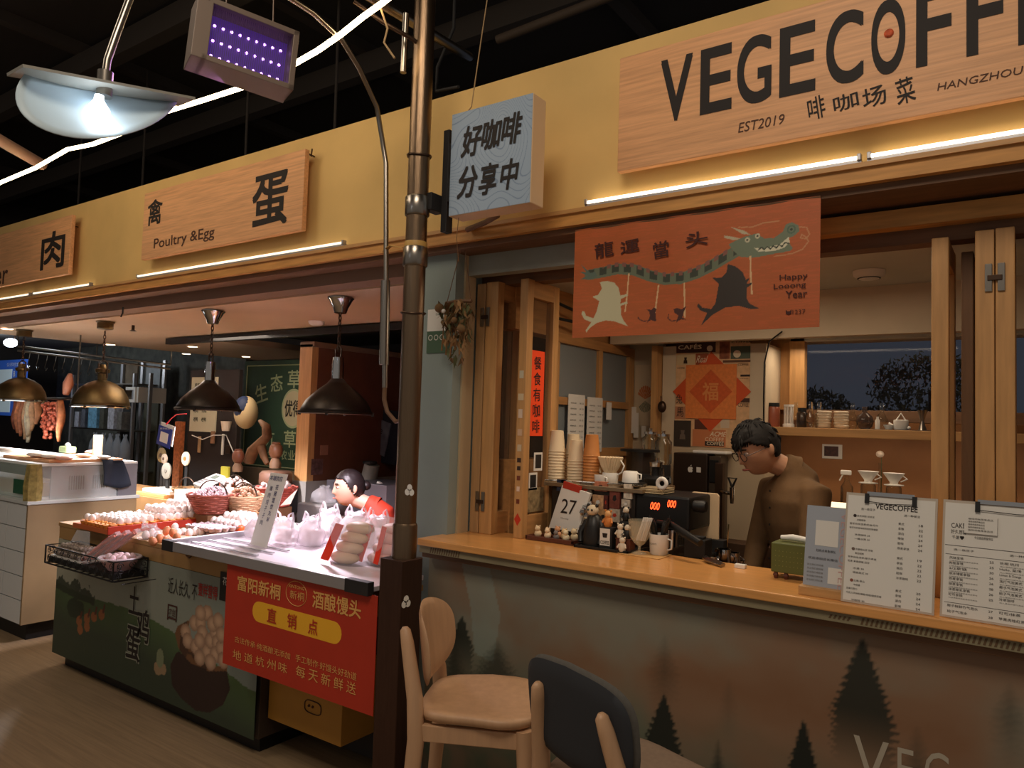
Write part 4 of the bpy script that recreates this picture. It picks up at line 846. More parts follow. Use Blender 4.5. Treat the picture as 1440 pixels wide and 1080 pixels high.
def toy(x, y, z, m, m2, label, s_=1.0, nm='toy_figure'):
    t = thing(nm, label, 'figurine'); MB().lathe([(.014*s_, 0), (.018*s_, .01*s_), (.015*s_, .035*s_), (.008*s_, .042*s_)], (x, y, z), 12).build('body', m, t, smooth=60); MB().ball((x, y, z+.052*s_), (.016*s_, .014*s_, .015*s_), 10, 8).build('head', m2, t, smooth=180)
    for q in (-1, 1): MB().ball((x+q*.013*s_, y, z+.066*s_), .005*s_, 6, 5).build('ear', m, t); MB().tube([(x+q*.014*s_, y, z+.034*s_), (x+q*.022*s_, y-.01*s_, z+.016*s_)], .005*s_, 6).build('arm', m, t)
    fin(t)
toy(-1.447, .26, ZC+.0955, mat('toy_orange', (214, 130, 60), .6), mat('toy_or2', (226, 170, 110), .6), 'orange toy figure standing on the coffee block', 1.0)
pw = mat('panda_white', (220, 206, 184), .6); 
for i, (x, y, z, m1, m2, lab) in enumerate(((-1.385, .25, ZC+.058, pw, pw, 'white panda toy on the brown box'), (-1.352, .25, ZC+.058, black, pw, 'black-bodied panda toy right on the brown box'), (-1.375, .28, ZC+.125, black, pw, 'upper black and white panda toy'), (-1.362, .245, ZC+.008, pw, pw, 'white bird-like toy in front of the brown box'))):
    toy(x, y if i < 3 else .225, z, m1, m2, lab, .85)
t = thing('brown_box', 'little brown wooden box under the panda toys', 'box'); boxo('body', (-1.40, -1.335, .24, .29, ZC+.009, ZC+.053), trm, t); boxo('lid', (-1.402, -1.333, .238, .292, ZC+.053, ZC+.058), trm, t); fin(t)
boxo('display_step', (-1.395, -1.345, .265, .29, ZC+.0585, ZC+.124), dark, label='dark block behind the pandas carrying the upper one', cat='stand')
# glass goblet, mug with plant
g = counter_pt(896, 772); gx, gy = -1.30, .255
boxo('cork_mat', (-1.375, -1.19, .20, .33, ZC, ZC+.003), mat('cork', (196, 150, 92), .8, var=.1), label='thin wooden mat under the glass goblet', cat='mat')
t = thing('glass_goblet', 'footed clear glass filled with sugar sticks on the counter edge', 'glass'); MB().lathe([(.032, 0), (.03, .004), (.006, .012), (.006, .03), (.02, .04), (.042, .07), (.046, .12), (.048, .135)], (gx, gy, ZC+.0035), 22, cap=False).build('bowl', mat('goblet', (214, 200, 170), .06, alpha=.38), t, smooth=60)
for i in range(6): M = Matrix.Translation((gx-.012+.006*i, gy+.004*(i % 3), ZC+.055)) @ Euler((0, R(18), 0)).to_matrix().to_4x4(); MB().box(-.004, .004, -.0015, .0015, 0, .10, M).build('sugar_stick', paper, t)
fin(t)
mx, my = -1.195, .30
t = mug(928, my, ZC+.0005, .040, .085, white, 'white coffee mug with dark sprigs beside the goblet'); 
t2 = thing('sprig_bunch', 'dark dried sprigs standing in the white mug', 'plant'); b = MB(); rnd = random.Random(8); mx = P(928, 700, y=my).x
for i in range(14): a = rnd.uniform(0, 6.3); b.tube([(mx+.01*math.cos(a), my+.01*math.sin(a), ZC+.05), (mx+.03*math.cos(a), my+.03*math.sin(a), ZC+.10+.02*rnd.random()), (mx+.045*math.cos(a), my+.04*math.sin(a), ZC+.13+.03*rnd.random())], [.003, .006, .003], 5)
b.build('sprigs', gm, t2, kind='stuff'); MB().cyl((mx, my, ZC+.045), .026, .03, 12).build('stems', gm, t2); fin(t2)
text('TONYS', (mx-.022, my-.042, ZC+.045), X3, Z3, .03, .007, ink, None, name='mug_print').select_set(False)
o = bpy.data.objects['mug_print']; o.parent = t; o.location = o.location - t.location
# small glasses, dark box, milk jugs, spoon, right of the mug
for i, (px, py) in enumerate(((945, 772), (958, 775))):
    q = counter_pt(px, py-8); MB().lathe([(.016, 0), (.02, .004), (.024, .06), (.022, .06), (.018, .008)], (q.x, q.y, ZC), 16, cap=False).build('shot_glass', glass, label=['small clear shot glass right of the mug', 'second shot glass, beside the black box'][i], cat='glass', smooth=60)
q = counter_pt(976, 785)
t = thing('knock_box', 'black square knock box on the counter edge', 'box'); boxo('body', (q.x-.045, q.x+.045, q.y, q.y+.08, ZC, ZC+.075), black, t, bevel=.004); boxo('rubber_bar', (q.x-.03, q.x+.03, q.y+.02, q.y+.05, ZC+.076, ZC+.085), dark, t); fin(t)
for i, (px, py, r_, h) in enumerate(((1000, 772, .032, .07), (1018, 770, .034, .10), (1030, 765, .036, .085), (1040, 777, .022, .05))):
    q = P(px, py, z=1.03); x, y = q.x, .50+.03*i
    x = P(px, py, y=y).x; t = thing('milk_pitcher', ['low steel cup left of the milk pitchers', 'tall steel milk pitcher with a whisk', 'wide steel pitcher behind the others', 'small steel measure by the sink'][i], 'pitcher', 'steel pitchers behind the counter')
    MB().lathe([(r_, 0), (r_*1.05, h*.3), (r_*.85, h), (r_*.8, h)], (x, y, 1.0), 18, cap=False).build('body', chrome, t, smooth=60); MB().tube([(x+r_*.9, y, 1.0+h*.85), (x+r_*1.5, y, 1.0+h*.7), (x+r_*1.0, y, 1.0+h*.25)], .004, 6).build('handle', chrome, t, smooth=60)
    MB().prism([(0, 0), (.012, .0), (.006, .014)], (x-r_*.9-.006, y-r_*.3, 1.0+h-.014), X3, Z3, .004).build('lip', chrome, t); fin(t)
x = P(1022, 740, y=.56).x; MB().tube([(x, .56, 1.02), (x+.004, .56, 1.12), (x+.008, .56, 1.20)], .003, 6).build('whisk', chrome, label='thin steel whisk standing in the tall pitcher', cat='whisk')
x = P(990, 788, y=.22).x
for i in range(2): MB().tube([(x-.03, .30+.02*i, ZC+.014), (x, .26+.02*i, ZC+.012), (x+.07, .22+.02*i, ZC+.008)], [.007, .008, .007], 8).build('tongs', steel, label=['front steel handle lying right of the black box', 'rear steel handle lying right of the black box'][i], cat='utensil', smooth=60)
boxo('eraser_block', (P(1040, 790, y=.25).x-.02, P(1040, 790, y=.25).x+.02, .25, .275, ZC, ZC+.015), white, label='small white block near the barista', cat='block')
# tissue box on feet
t = thing('tissue_box', 'green metal tissue box on little feet in front of the barista', 'tissue box'); tx0 = P(1084, 790, y=.16).x; tx1 = P(1128, 790, y=.16).x
gm2 = mat('tissue_green', (92, 98, 48), .5, var=.08); boxo('box', (tx0, tx1+.03, .16, .27, ZC+.022, ZC+.125), gm2, t, bevel=.004)
for x in (tx0+.015, tx0+.05, tx1+.01): MB().lathe([(.006, 0), (.010, .012), (.006, .022)], (x, .17, ZC), 8).build('foot', trm, t)
for k in range(4): text('· · · · · · · ·', (tx0+.015, .159, ZC+.045+.017*k), X3, Z3, .09, .003, mat('tgreen2', (140, 140, 80), .6), t)
fin(t)
q = V((tx0+.06, .215, ZC+.126)); MB().tube([q+V((-.04, 0, .012)), q+V((.0, .0, .016)), q+V((.05, 0, .012))], [.010, .014, .012], 10, flat=.8).build('tissue_roll', white, label='white folded tissues lying on the green box', cat='tissue', smooth=60)
# code stand (plain squares instead of codes)
t = thing('code_stand', 'clear acrylic notice card with two blank squares on a wooden foot', 'sign')
a, b_ = P(1126, 836, y=-.02), P(1190, 722, y=-.02); sx0, sx1 = a.x, b_.x
rr_ = V((.97, -.06, 0)).normalized(); uu_ = V((0.03, .08, 1)).normalized(); so = V((sx0+.004, -.015, ZC+.012)); W_ = .132; H_ = .27
MB().prism([(0, 0), (W_, 0), (W_, H_), (0, H_)], so, rr_, uu_, .004).build('card', mat('card_blue', (168, 174, 184), .35), t)
boxo('wood_foot', (sx0-.002, sx0+.14, -.045, .01, ZC, ZC+.028), oak_x, t)
MB().prism([(.03, .145), (.10, .145), (.10, .225), (.03, .225)], so, rr_, uu_, -.0008).build('blank_square', paper, t); MB().prism([(.075, .03), (.118, .03), (.118, .08), (.075, .08)], so, rr_, uu_, -.0008).build('blank_square', paper, t)
text('扫码点单免排队', so+rr_*.035+uu_*.125, rr_, uu_, .06, .009, ink, t, thick=.0014); text('欢迎添加店长微信', so+rr_*.012+uu_*.1, rr_, uu_, .09, .008, ink, t, thick=.0014)
for k in range(5): text('关注我们领优惠', so+rr_*.01+uu_*(.08-.012*k), rr_, uu_, .05, .006, greyp, t, thick=.0014)
vg = mat('card_pink', (196, 160, 156), .6); text('VEGECOFFEE', so+rr_*.128+uu_*.01, uu_, -rr_, .24, .02, vg, t, thick=.001) if False else text('VEGECOFFEE', so+rr_*.105+uu_*.255, -uu_, rr_, .24, .02, vg, t, thick=.001); fin(t)
# menus
def menu(x0, W_, H_, name, label, y0=-.055, lean=.055):
    t = thing(name, label, 'menu'); rr_ = V((1, -.04, 0)).normalized(); uu_ = V((.015, lean/H_, 1)).normalized(); so = V((x0, y0, ZC+.002))
    MB().prism([(0, 0), (W_, 0), (W_, H_), (0, H_)], so, rr_, uu_, .004).build('board', mat('clip_board', (190, 176, 160), .4), t)
    MB().prism([(.006, .006), (W_-.006, .006), (W_-.006, H_-.008), (.006, H_-.008)], so, rr_, uu_, -.0008).build('paper_sheet', paper, t)
    cx0, cx1 = W_*.24, W_*.76
    def at_(u, v, n=.0): return so+rr_*u+uu_*v+rr_.cross(uu_)*n
    MB().prism([(cx0, H_-.006), (cx1, H_-.006), (cx1, H_+.006), (cx0, H_+.006)], so, rr_, uu_, -.006).build('clip_bar', chrome, t)
    for u in (cx0, cx1): MB().prism([(u-.006, H_-.03), (u+.006, H_-.03), (u+.006, H_), (u-.006, H_)], so, rr_, uu_, -.008).build('clip_corner', black, t)
    MB().tube([at_(cx0, H_-.024, .006), at_((cx0+cx1)/2, H_-.028, .006), at_(cx1, H_-.024, .006)], .0012, 5).build('clip_wire', black, t)
    return t, (lambda s_, u, v, w_, h_, m=ink, **k: text(s_, at_(u, v), rr_, uu_, w_, h_, m, t, thick=.0018, **k)), at_
t, mt, at_ = menu(-.478, .252, .335, 'coffee_menu', 'clipboard price menu with bold capital heading, left of the two menu boards')
mt('VEGECOFFEE', .085, .290, .115, .017, bold=.02); mt('选一款豆子', .045, .283, .04, .007); mt('选一种做法', .165, .274, .042, .007)
dot = [mat('dot1', (50, 36, 32)), mat('dot2', (110, 90, 80)), mat('dot3', (140, 80, 60))]
for g_, (zz_, rows, left) in enumerate(((.262, [('美式', '18'), ('拿铁', '22'), ('澳白', '22'), ('榛咖', '24'), ('脏咖', '24'), ('燕麦拿铁', '24')], ['意式拼配·深烘豆', '浓郁顺滑', '香草风味/坚果/奶油/可可', '有可可的香味和热热的焦糖甜', '冰滴咖啡 28', '一桶冰滴 30']),
                             (.160, [('美式', '19'), ('拿铁', '22'), ('澳白', '22'), ('脏咖', '22'), ('冷萃咖啡', '22')], ['埃塞俄比亚·花魁', '酸甜明亮', '草莓风味/草莓/橙子/莓果', '花香 果香甜酸 回甘', '冰滴 30', '桶装美式 30']),
                             (.065, [('美式', '20'), ('拿铁', '24'), ('澳白', '24'), ('脏咖', '24')], ['云南·保山', '牛奶糖', '坚果巧克力', '巧克力风味和果酸/柑橘/甜感足够', '冰咖啡 30']))):
    for i, (n_, pr) in enumerate(rows): mt(n_, .150, zz_-.014-.0145*i, .008*len(n_), .0075); mt(pr, .205, zz_-.014-.0145*i, .011, .0065)
    p = at_(.028, zz_+.002, .0014); b = MB(); b.prism([(.005*math.cos(a), .005*math.sin(a)) for a in [k*.7 for k in range(9)]], p, V((1, -.04, 0)).normalized(), V((.015, .16, 1)).normalized(), .0005); b.build('bean_dot', dot[g_], t)
    for i, s_ in enumerate(left): mt(s_, .034 if i < 2 else .014 if i < 4 else .03, zz_-.001-.0125*i-(.008 if i > 3 else 0), .0062*len(s_), .0062)
fin(t)
t, mt, at_ = menu(-.213, .36, .335, 'drinks_menu', 'clipboard menu with a small note clipped on it, cut by the right edge')
mt('CAKE', .022, .255, .035, .014, rot=2); mt('好久芭蕾', .022, .238, .038, .012); mt('千层♥', .025, .222, .03, .011)
MB().prism([(.055, .243), (.135, .243), (.135, .296), (.055, .296)], at_(0, 0, .006), V((1, -.04, 0)).normalized(), V((.015, .16, 1)).normalized(), .001).build('clipped_note', paper, t, label='small note held by the clip')
for k in range(5): text('咖啡师推荐单品豆', at_(.065, .282-.008*k, .0075), V((1, -.04, 0)).normalized(), V((.015, .16, 1)).normalized(), .06 if k in (0, 4) else .04, .005, ink, t)
mt('今日甜品限量供应', .08, .228, .045, .008); mt('—'*40, .008, .2035, .33, .0012); mt('选一款豆子', .03, .19, .05, .006); mt('选一种做法', .165, .19, .05, .006); mt('—'*40, .01, .178, .33, .001)
L_ = ['风味拿铁', '肉桂拿铁', '2/2拿铁', '厚冰博客拿铁', '燕麦拿铁', '抹茶拿铁', '抹茶椰乳拿铁', '可可拿铁']; Pp = ['25', '25', '30', '26', '26', '28', '26', '25']
R_ = ['长相 杭州', 'Hello, 菜场', 'Lemon & Orange', '洛打气泡美式', '椰子气泡美式', '桃子气泡美式', '冷萃咖啡']
for i, s_ in enumerate(L_):
    mt(s_, .02, .165-.0148*i, .0088*len(s_), .0078); mt('口感清爽带有奶香和坚果味', .021, .1585-.0148*i, .07, .0035, greyp); mt(Pp[i], .118, .165-.0148*i, .010, .006)
for i, s_ in enumerate(R_): mt(s_, .142, .165-.0165*i, .0088*len(s_) if s_[0] not in 'HL' else .05, .0078); mt('加入薄荷柠檬气泡水果茶冰块', .143, .158-.0165*i, .08, .0035, greyp)
mt('—'*40, .01, .042, .33, .001); mt('椰子鲜鲜竹气泡水', .018, .03, .075, .008); mt('27', .118, .03, .010, .006); mt('桃子气泡水', .018, .014, .05, .008); mt('28', .118, .014, .010, .006); mt('可可/抹茶', .142, .03, .05, .008); mt('苹果肉桂红茶', .142, .014, .06, .008)
mt('如有需要请咨询店员', .225, .285, .06, .006); 
for k in range(6): mt('奶油蛋糕巧克力', .225, .27-.009*k, .06, .004)
fin(t)
# papers behind the cups, on the side wall under the window
t = thing('price_papers', 'two printed sheets hanging in the window behind the cups', 'papers'); xs_ = -1.98
for i, (a, b_) in enumerate((((797, 635), (822, 556)), ((824, 636), (847, 560)))):
    p, q = P(*a, x=xs_), P(*b_, x=xs_); MB().box(xs_, xs_+.003, p.y, q.y, p.z, q.z).build('sheet', paper, t)
    for k in range(9): text('拿铁美式澳白', (xs_+.0035, p.y+.02, q.z-.05-.03*k), Y3, Z3, (q.y-p.y)*.35, .008, ink, t); text('18 22', (xs_+.0035, p.y+.02+(q.y-p.y)*.55, q.z-.05-.03*k), Y3, Z3, (q.y-p.y)*.25, .008, greyp, t)
fin(t)
for i, (px, py) in enumerate(((856, 578), (768, 615))):
    p = P(px, py, x=-1.975); MB().box(-1.975, -1.972, p.y-.03, p.y+.03, p.z-.05, p.z+.05).build('note_card', paper, label=['small pale card pinned on the window post', 'small portrait card left of the cup stacks'][i], cat='card')
# shelf and bottles
boxo('bottle_shelf', (-1.16, 1.2, 1.50, 1.80, 1.575, 1.62), oak_x, label='long wooden shelf under the back window carrying bottles and cups', cat='shelf', bevel=.003)
SZ = 1.62; sy = 1.60
sx_ = lambda px: P(px, 590, y=sy).x
def lath(name, label, px, prof, m, cat, y=sy, z=SZ, extra=None, sm=60, n=18, k_=1.0):
    t = thing(name, label, cat); x = P(px, 590, y=y).x; MB().lathe([(r_*k_, h*k_) for r_, h in prof], (x, y, z), n, cap=False).build('body', m, t, smooth=sm)
    if extra: extra(t, x, y, z)
    fin(t); return t
amber = mat('amber_jar', (150, 84, 62), .3); 
def lid(r_, h, z1, m): return lambda t, x, y, z: MB().lathe([(r_, 0), (r_, h)], (x, y, z+z1), 16).build('lid', m, t, smooth=40)
lath('canister', 'reddish canister at the left end of the bottle shelf', 1088, [(.030, 0), (.032, .01), (.032, .10), (.028, .11)], amber, 'canister', extra=lid(.03, .02, .11, black))
def lantern(t, x, y, z):
    for i in range(8): a = i*math.pi/4; MB().cbox((x+.021*math.cos(a), y+.021*math.sin(a), z+.065), (.007, .007, .09), (0, 0, math.degrees(a))).build('slat', white, t)
    MB().lathe([(.026, 0), (.026, .012)], (x, y, z+.11), 16).build('cap', white, t)
lath('white_lantern', 'white slatted lantern-like holder on the bottle shelf', 1109, [(.030, 0), (.030, .015), (.024, .02)], white, 'lantern', extra=lantern)
lath('dark_jar', 'dark square-shouldered jar beside the white lantern', 1128, [(.026, 0), (.028, .01), (.028, .075), (.02, .085)], mat('smokejar', (50, 40, 34), .2, alpha=.8), 'jar', extra=lid(.022, .02, .085, black))
for i, px in enumerate((1119, 1140, 1152, 1240, 1199)):
    lath('glass_bottle', ['tall clear decanter behind the white lantern', 'clear round bottle right of the dark jar', 'second clear round bottle left of the white cup stacks', 'clear corked bottle behind the round flask', 'small clear bottle behind the right cup stack'][i], px, [(.02, 0), (.026, .02), (.026, .06), (.010, .09), (.010, .12), (.013, .125)], glass, 'bottle', y=sy+(.08 if i in (0, 3, 4) else 0), extra=lid(.009, .012, .125, glass))
for k, (px, lab) in enumerate(((1159, 'left stack'), (1183, 'right stack'))):
    for i in range(6):
        x = sx_(px); MB().lathe([(.020, 0), (.034, .004), (.037, .014), (.034, .018), (.018, .006)], (x+.002*math.sin(i*3+k), sy, SZ+.0145*i), 20, cap=False).build('white_cup', mat('shelf_cup', (206, 190, 166), .4), label='white cup in the %s on the bottle shelf, %s' % (lab, ['lowest', 'second lowest', 'third from below', 'third from the top', 'second from the top', 'topmost'][i]), cat='cup', group='white cups stacked on the bottle shelf', smooth=50)
lath('round_flask', 'dark round flask in the middle of the bottle shelf', 1216, [(.02, 0), (.035, .012), (.043, .04), (.035, .068), (.012, .085), (.012, .11), (.016, .115)], mat('flask', (70, 56, 50), .1, alpha=.7), 'flask')
lath('small_bottle', 'little white-labelled bottle right of the round flask', 1234, [(.011, 0), (.011, .045), (.006, .055), (.006, .065)], white, 'bottle', y=sy-.05)
lath('white_teapot', 'low white teapot near the right end of the bottle shelf', 1267, [(.028, 0), (.034, .01), (.034, .05), (.03, .052)], white, 'teapot', extra=lambda t, x, y, z: (MB().tube([(x-.02, y, z+.05), (x, y, z+.085), (x+.02, y, z+.05)], .004, 6).build('handle', white, t, smooth=60), MB().tube([(x-.03, y, z+.02), (x-.055, y, z+.035)], .006, 6).build('spout', white, t, smooth=60)))
lath('tea_bowl', 'small white bowl left of the teapot on the shelf', 1250, [(.014, 0), (.024, .02), (.026, .026), (.018, .01)], white, 'bowl')
lath('jigger', 'steel hourglass measure at the right end of the bottle shelf', 1297, [(.020, 0), (.008, .045), (.008, .05), (.022, .10)], steel, 'measure', y=1.56)
boxo('dark_mat', (sx_(1222), sx_(1330), 1.52, 1.75, SZ, SZ+.003), dark, label='dark mat under the teapot and the steel measure', cat='mat')
o = MB().ball((sx_(1280), 1.56, SZ+.013), (.008, .008, .008), 8, 6).build('sugar_bird', white, label='tiny white ornament between teapot and steel measure', cat='ornament', smooth=180)
# smoke detector, projector wire
q = P(1222, 381, z=2.30); t = thing('smoke_detector', 'round white smoke detector on the coffee room ceiling', 'smoke detector'); MB().lathe([(.04, -.035), (.062, -.02), (.065, -.005), (.065, 0)], (q.x, q.y, 2.299), 24).build('housing', white, t, smooth=50); MB().lathe([(.045, -.029), (.047, -.026)], (q.x, q.y, 2.294), 24).build('vent_slot', black, t); fin(t)
p0 = P(1095, 468, y=1.29); MB().tube([P(1100, 466, y=1.28), P(1082, 480, y=1.28), P(1075, 510, y=1.28), P(1074, 560, y=1.28), P(1074, 598, y=1.40)], .004, 6).build('cable', black, label='thin black cable curving down beside the pillar', cat='cable', smooth=60)
for k in (0, 1): MB().tube([P(782, 425+k*22, y=.62), P(808, 437+k*16, y=.75), P(840, 448+k*12, y=.9)], .008, 6).build('track_rod', black, label=['upper black rod behind the left edge of the banner', 'lower black rod behind the left edge of the banner'][k], cat='rod', smooth=60)
# rear bench objects
RZ = 1.0
t = boxo('picture_print', (P(1156, 640, y=1.85).x, P(1184, 640, y=1.85).x, 1.853, 1.858, P(1170, 645, y=1.85).z, P(1170, 625, y=1.85).z), paper, label='small framed photo on the wood wall under the shelf', cat='picture', bevel=0)
a = P(1159, 641, y=1.852); b_ = P(1179, 628, y=1.852); MB().box(a.x, b_.x, 1.851, 1.853, a.z, b_.z).build('photo_print', mat('photo_dark', (70, 36, 30), .5, var=.5, scale=60), t)
boxo('coffee_scale_stand', (P(1195, 690, y=1.6).x, P(1245, 690, y=1.6).x, 1.52, 1.66, 1.0, P(1220, 683, y=1.6).z-.055), dark, label='black block stand under the pour-over cones', cat='stand')
for i, px in enumerate((1231, 1261)):
    px = (1221, 1257)[i]; x = P(px, 670, y=1.6).x; z = P(px, (677, 680)[i], y=1.6).z-.01
    t = thing('pour_over_cone', ['left white ceramic pour-over cone', 'right white ceramic pour-over cone'][i], 'dripper', 'pour-over cones'); MB().lathe([(.044, 0), (.046, .004), (.018, .008), (.02, .018), (.05, .062), (.047, .062), (.016, .02)], (x, 1.6, z), 22, cap=False).build('cone', white, t, smooth=50); MB().tube([(x+.04, 1.6, z+.05), (x+.06, 1.6, z+.035), (x+.03, 1.6, z+.02)], .004, 6).build('handle', white, t, smooth=60); fin(t)
    MB().lathe([(.036, 0), (.04, .01), (.036, z-1.002-.01), (.03, z-1.002)], (x, 1.6, 1.001), 18, cap=False).build('glass_server', glass, label=['clear server jug under the left cone', 'clear server jug under the right cone'][i], cat='jug', smooth=60)
x = P(1191, 680, y=1.55).x; t = thing('spray_bottle', 'clear spray bottle with white trigger head behind the barista', 'spray bottle'); zt = P(1191, 668, y=1.55).z
MB().lathe([(.03, 0), (.032, .01), (.03, zt-1.0-.06), (.012, zt-1.0-.03), (.012, zt-1.0)], (x, 1.55, 1.0), 16, cap=False).build('bottle', glass, t, smooth=60); MB().cbox((x-.005, 1.55, zt+.012), (.05, .02, .024)).build('spray_head', white, t, bevel=.004); MB().tube([(x-.02, 1.55, zt), (x-.035, 1.55, zt-.03)], .004, 6).build('trigger', white, t); fin(t)
for i, (px, pz_) in enumerate(((1250, 600), (1060, 640))[:1]):
    x = P(1238, 640, y=1.7).x; z = P(1238, 640, y=1.7).z; t = thing('sprig_vase', 'glass bud vase with a pale flower between the cones', 'vase'); MB().lathe([(.018, 0), (.02, .02), (.008, z-1.06), (.01, z-1.04)], (x, 1.7, 1.0), 14, cap=False).build('vase', glass, t, smooth=60); MB().tube([(x, 1.7, 1.02), (x+.005, 1.7, z)], .002, 5).build('stem', mat('stem_g', (80, 90, 50)), t); MB().ball((x, 1.69, z+.005), (.02, .015, .018), 8, 6).build('flower', mat('pale_flower', (220, 200, 180), .5), t, smooth=180); fin(t)
a = P(1172, 723, y=1.40); boxo('glow_lamp', (a.x-.02, a.x+.10, 1.38, 1.40, a.z-.01, a.z+.06), mat('lit_panel', (255, 226, 180), .5, emit=1.6), label='small glowing panel right behind the barista', cat='light', bevel=0)
boxo('panel_stand', (a.x-.02, a.x+.10, 1.37, 1.40, 1.0, a.z-.01), dark, label='dark stand below the glowing panel', cat='stand')
# ------------------------------------------------------------------ bar chairs
def chair(label, pad):
    t = thing('bar_chair', label, 'chair', 'bar chairs'); sz = .70
    n = 28; out = []
    for i in range(n):
        a = 2*math.pi*i/n; c_, s_ = math.cos(a), math.sin(a); e = .55
        out.append((.205*abs(c_)**e*(1 if c_ > 0 else -1)*(1.0 if s_ > 0 else .93), .195*abs(s_)**e*(1 if s_ > 0 else -1)))
    b = MB(); vs_ = []; rings_ = ((.0, .000), (.5, -.000), (.85, .004), (.97, .002), (1.0, -.008), (.97, -.022), (.85, -.028), (0, -.028))
    for q, dz in rings_:
        for (x, y) in out: vs_.append((x*q, y*q, sz+dz+(.010*(abs(x*q)/.2)**2)*(1 if dz > -.01 else .6)))
    b.add(vs_, [(k*n+i, k*n+(i+1) % n, (k+1)*n+(i+1) % n, (k+1)*n+i) for k in range(len(rings_)-1) for i in range(n)]); b.build('seat', mat('seat_pad', (124, 104, 86), .9, var=.08, scale=60) if pad else beech, t, smooth=60)
    for s_ in (-1, 1):
        MB().tube([(s_*.195, -.225, 0), (s_*.18, -.195, .35), (s_*.168, -.175, .62), (s_*.158, -.185, .74), (s_*.125, -.225, .90), (s_*.118, -.235, .935), (s_*.117, -.237, .945)], [.018, .023, .027, .026, .021, .017, .008], 12, flat=.8).build('rear_leg', beech, t, smooth=60)
        MB().tube([(s_*.20, .20, 0), (s_*.175, .175, .35), (s_*.16, .155, .675)], [.015, .020, .026], 12).build('front_leg', beech, t, smooth=60)
        MB().cbox((s_*.163, -.01, .645), (.022, .31, .05)).build('apron', beech, t, bevel=.003); MB().tube([(s_*.185, -.20, .30), (s_*.185, .185, .28)], .010, 8).build('side_rail', beech, t, smooth=60)
    for y, nm, z in ((.155, 'apron', .645), (-.17, 'apron', .645)): MB().cbox((0, y, z), (.30, .022, .05)).build(nm, beech, t, bevel=.003)
    MB().tube([(-.18, .185, .24), (.18, .185, .24)], .011, 8).build('foot_rail', beech, t, smooth=60)
    # backrest: a curved rounded panel
    ex_ = 3.7 if pad else 2.8; curv = .7 if pad else 1.8; shx = -.022 if pad else 0
    def back(name, m, w_, h_, th, off, zc):
        b = MB(); N, K = 20, 12; vs_ = []
        for side in (0, 1):
            for j in range(K+1):
                for i in range(N+1):
                    u = -1+2*i/N; v = -1+2*j/K; r2 = (abs(u)**3.2+abs(v)**2.6)
                    f = 1.0
                    uu, vv = u, v
                    m_ = max(abs(u), abs(v)); e = (abs(u)**ex_+abs(v)**ex_)**(1/ex_)
                    if e > 0: uu, vv = u*m_/e, v*m_/e
                    x = uu*w_/2; z = zc+vv*h_/2*(1-.10*abs(uu)); edge = math.sqrt(max(0, 1-m_**6)); x += shx; y = off-.055+curv*(x-shx)**2+(th/2*edge+.0005)*(1 if side else -1)-.12*(z-zc)
                    vs_.append((x, y, z))
        q = N+1; S_ = (K+1)*q; fs_ = []
        for j in range(K):
            for i in range(N):
                a = j*q+i; fs_ += [(a, a+1, a+q+1, a+q), (S_+a, S_+a+q, S_+a+q+1, S_+a+1)]
        rim = [i for i in range(N+1)] + [j*q+N for j in range(1, K+1)] + [K*q+i for i in range(N-1, -1, -1)] + [j*q for j in range(K-1, 0, -1)]
        for i in range(len(rim)): a, c_ = rim[i], rim[(i+1) % len(rim)]; fs_.append((a, S_+a, S_+c_, c_))
        return b.add(vs_, fs_).build(name, m, t, smooth=70)
    if pad:
        back('back_shell', mat('back_dark', (46, 48, 52), .8), .385, .25, .018, -.158, .885); back('back_cushion', mat('back_grey', (88, 84, 78), .9, var=.08, scale=80), .395, .262, .03, -.141, .885)
    else: back('backrest', beech, .36, .26, .016, -.140, .875)
    for s_ in (-1, 1): MB().lathe([(.007, 0), (.007, .004)], (0, 0, 0), 10, Matrix.Translation((s_*.13, -.235, .88)) @ Euler((R(90), 0, 0)).to_matrix().to_4x4()).build('screw_plug', mat('plug', (140, 96, 60), .6), t)
    return fin(t)
c1 = chair('bare pale beech bar chair sideways to the counter, left of the padded one', False)
c2 = chair('bar chair with dark padded backrest, seen from behind at the bottom edge', True)
def place(o, x, y, rz):
    off = Matrix.Rotation(rz, 4, 'Z') @ o.location; o.rotation_euler = (0, 0, rz); o.location = V((x, y, 0))+off
place(c1, -1.46, -.565, R(-63)); place(c2, -.835, -.74, R(-19))
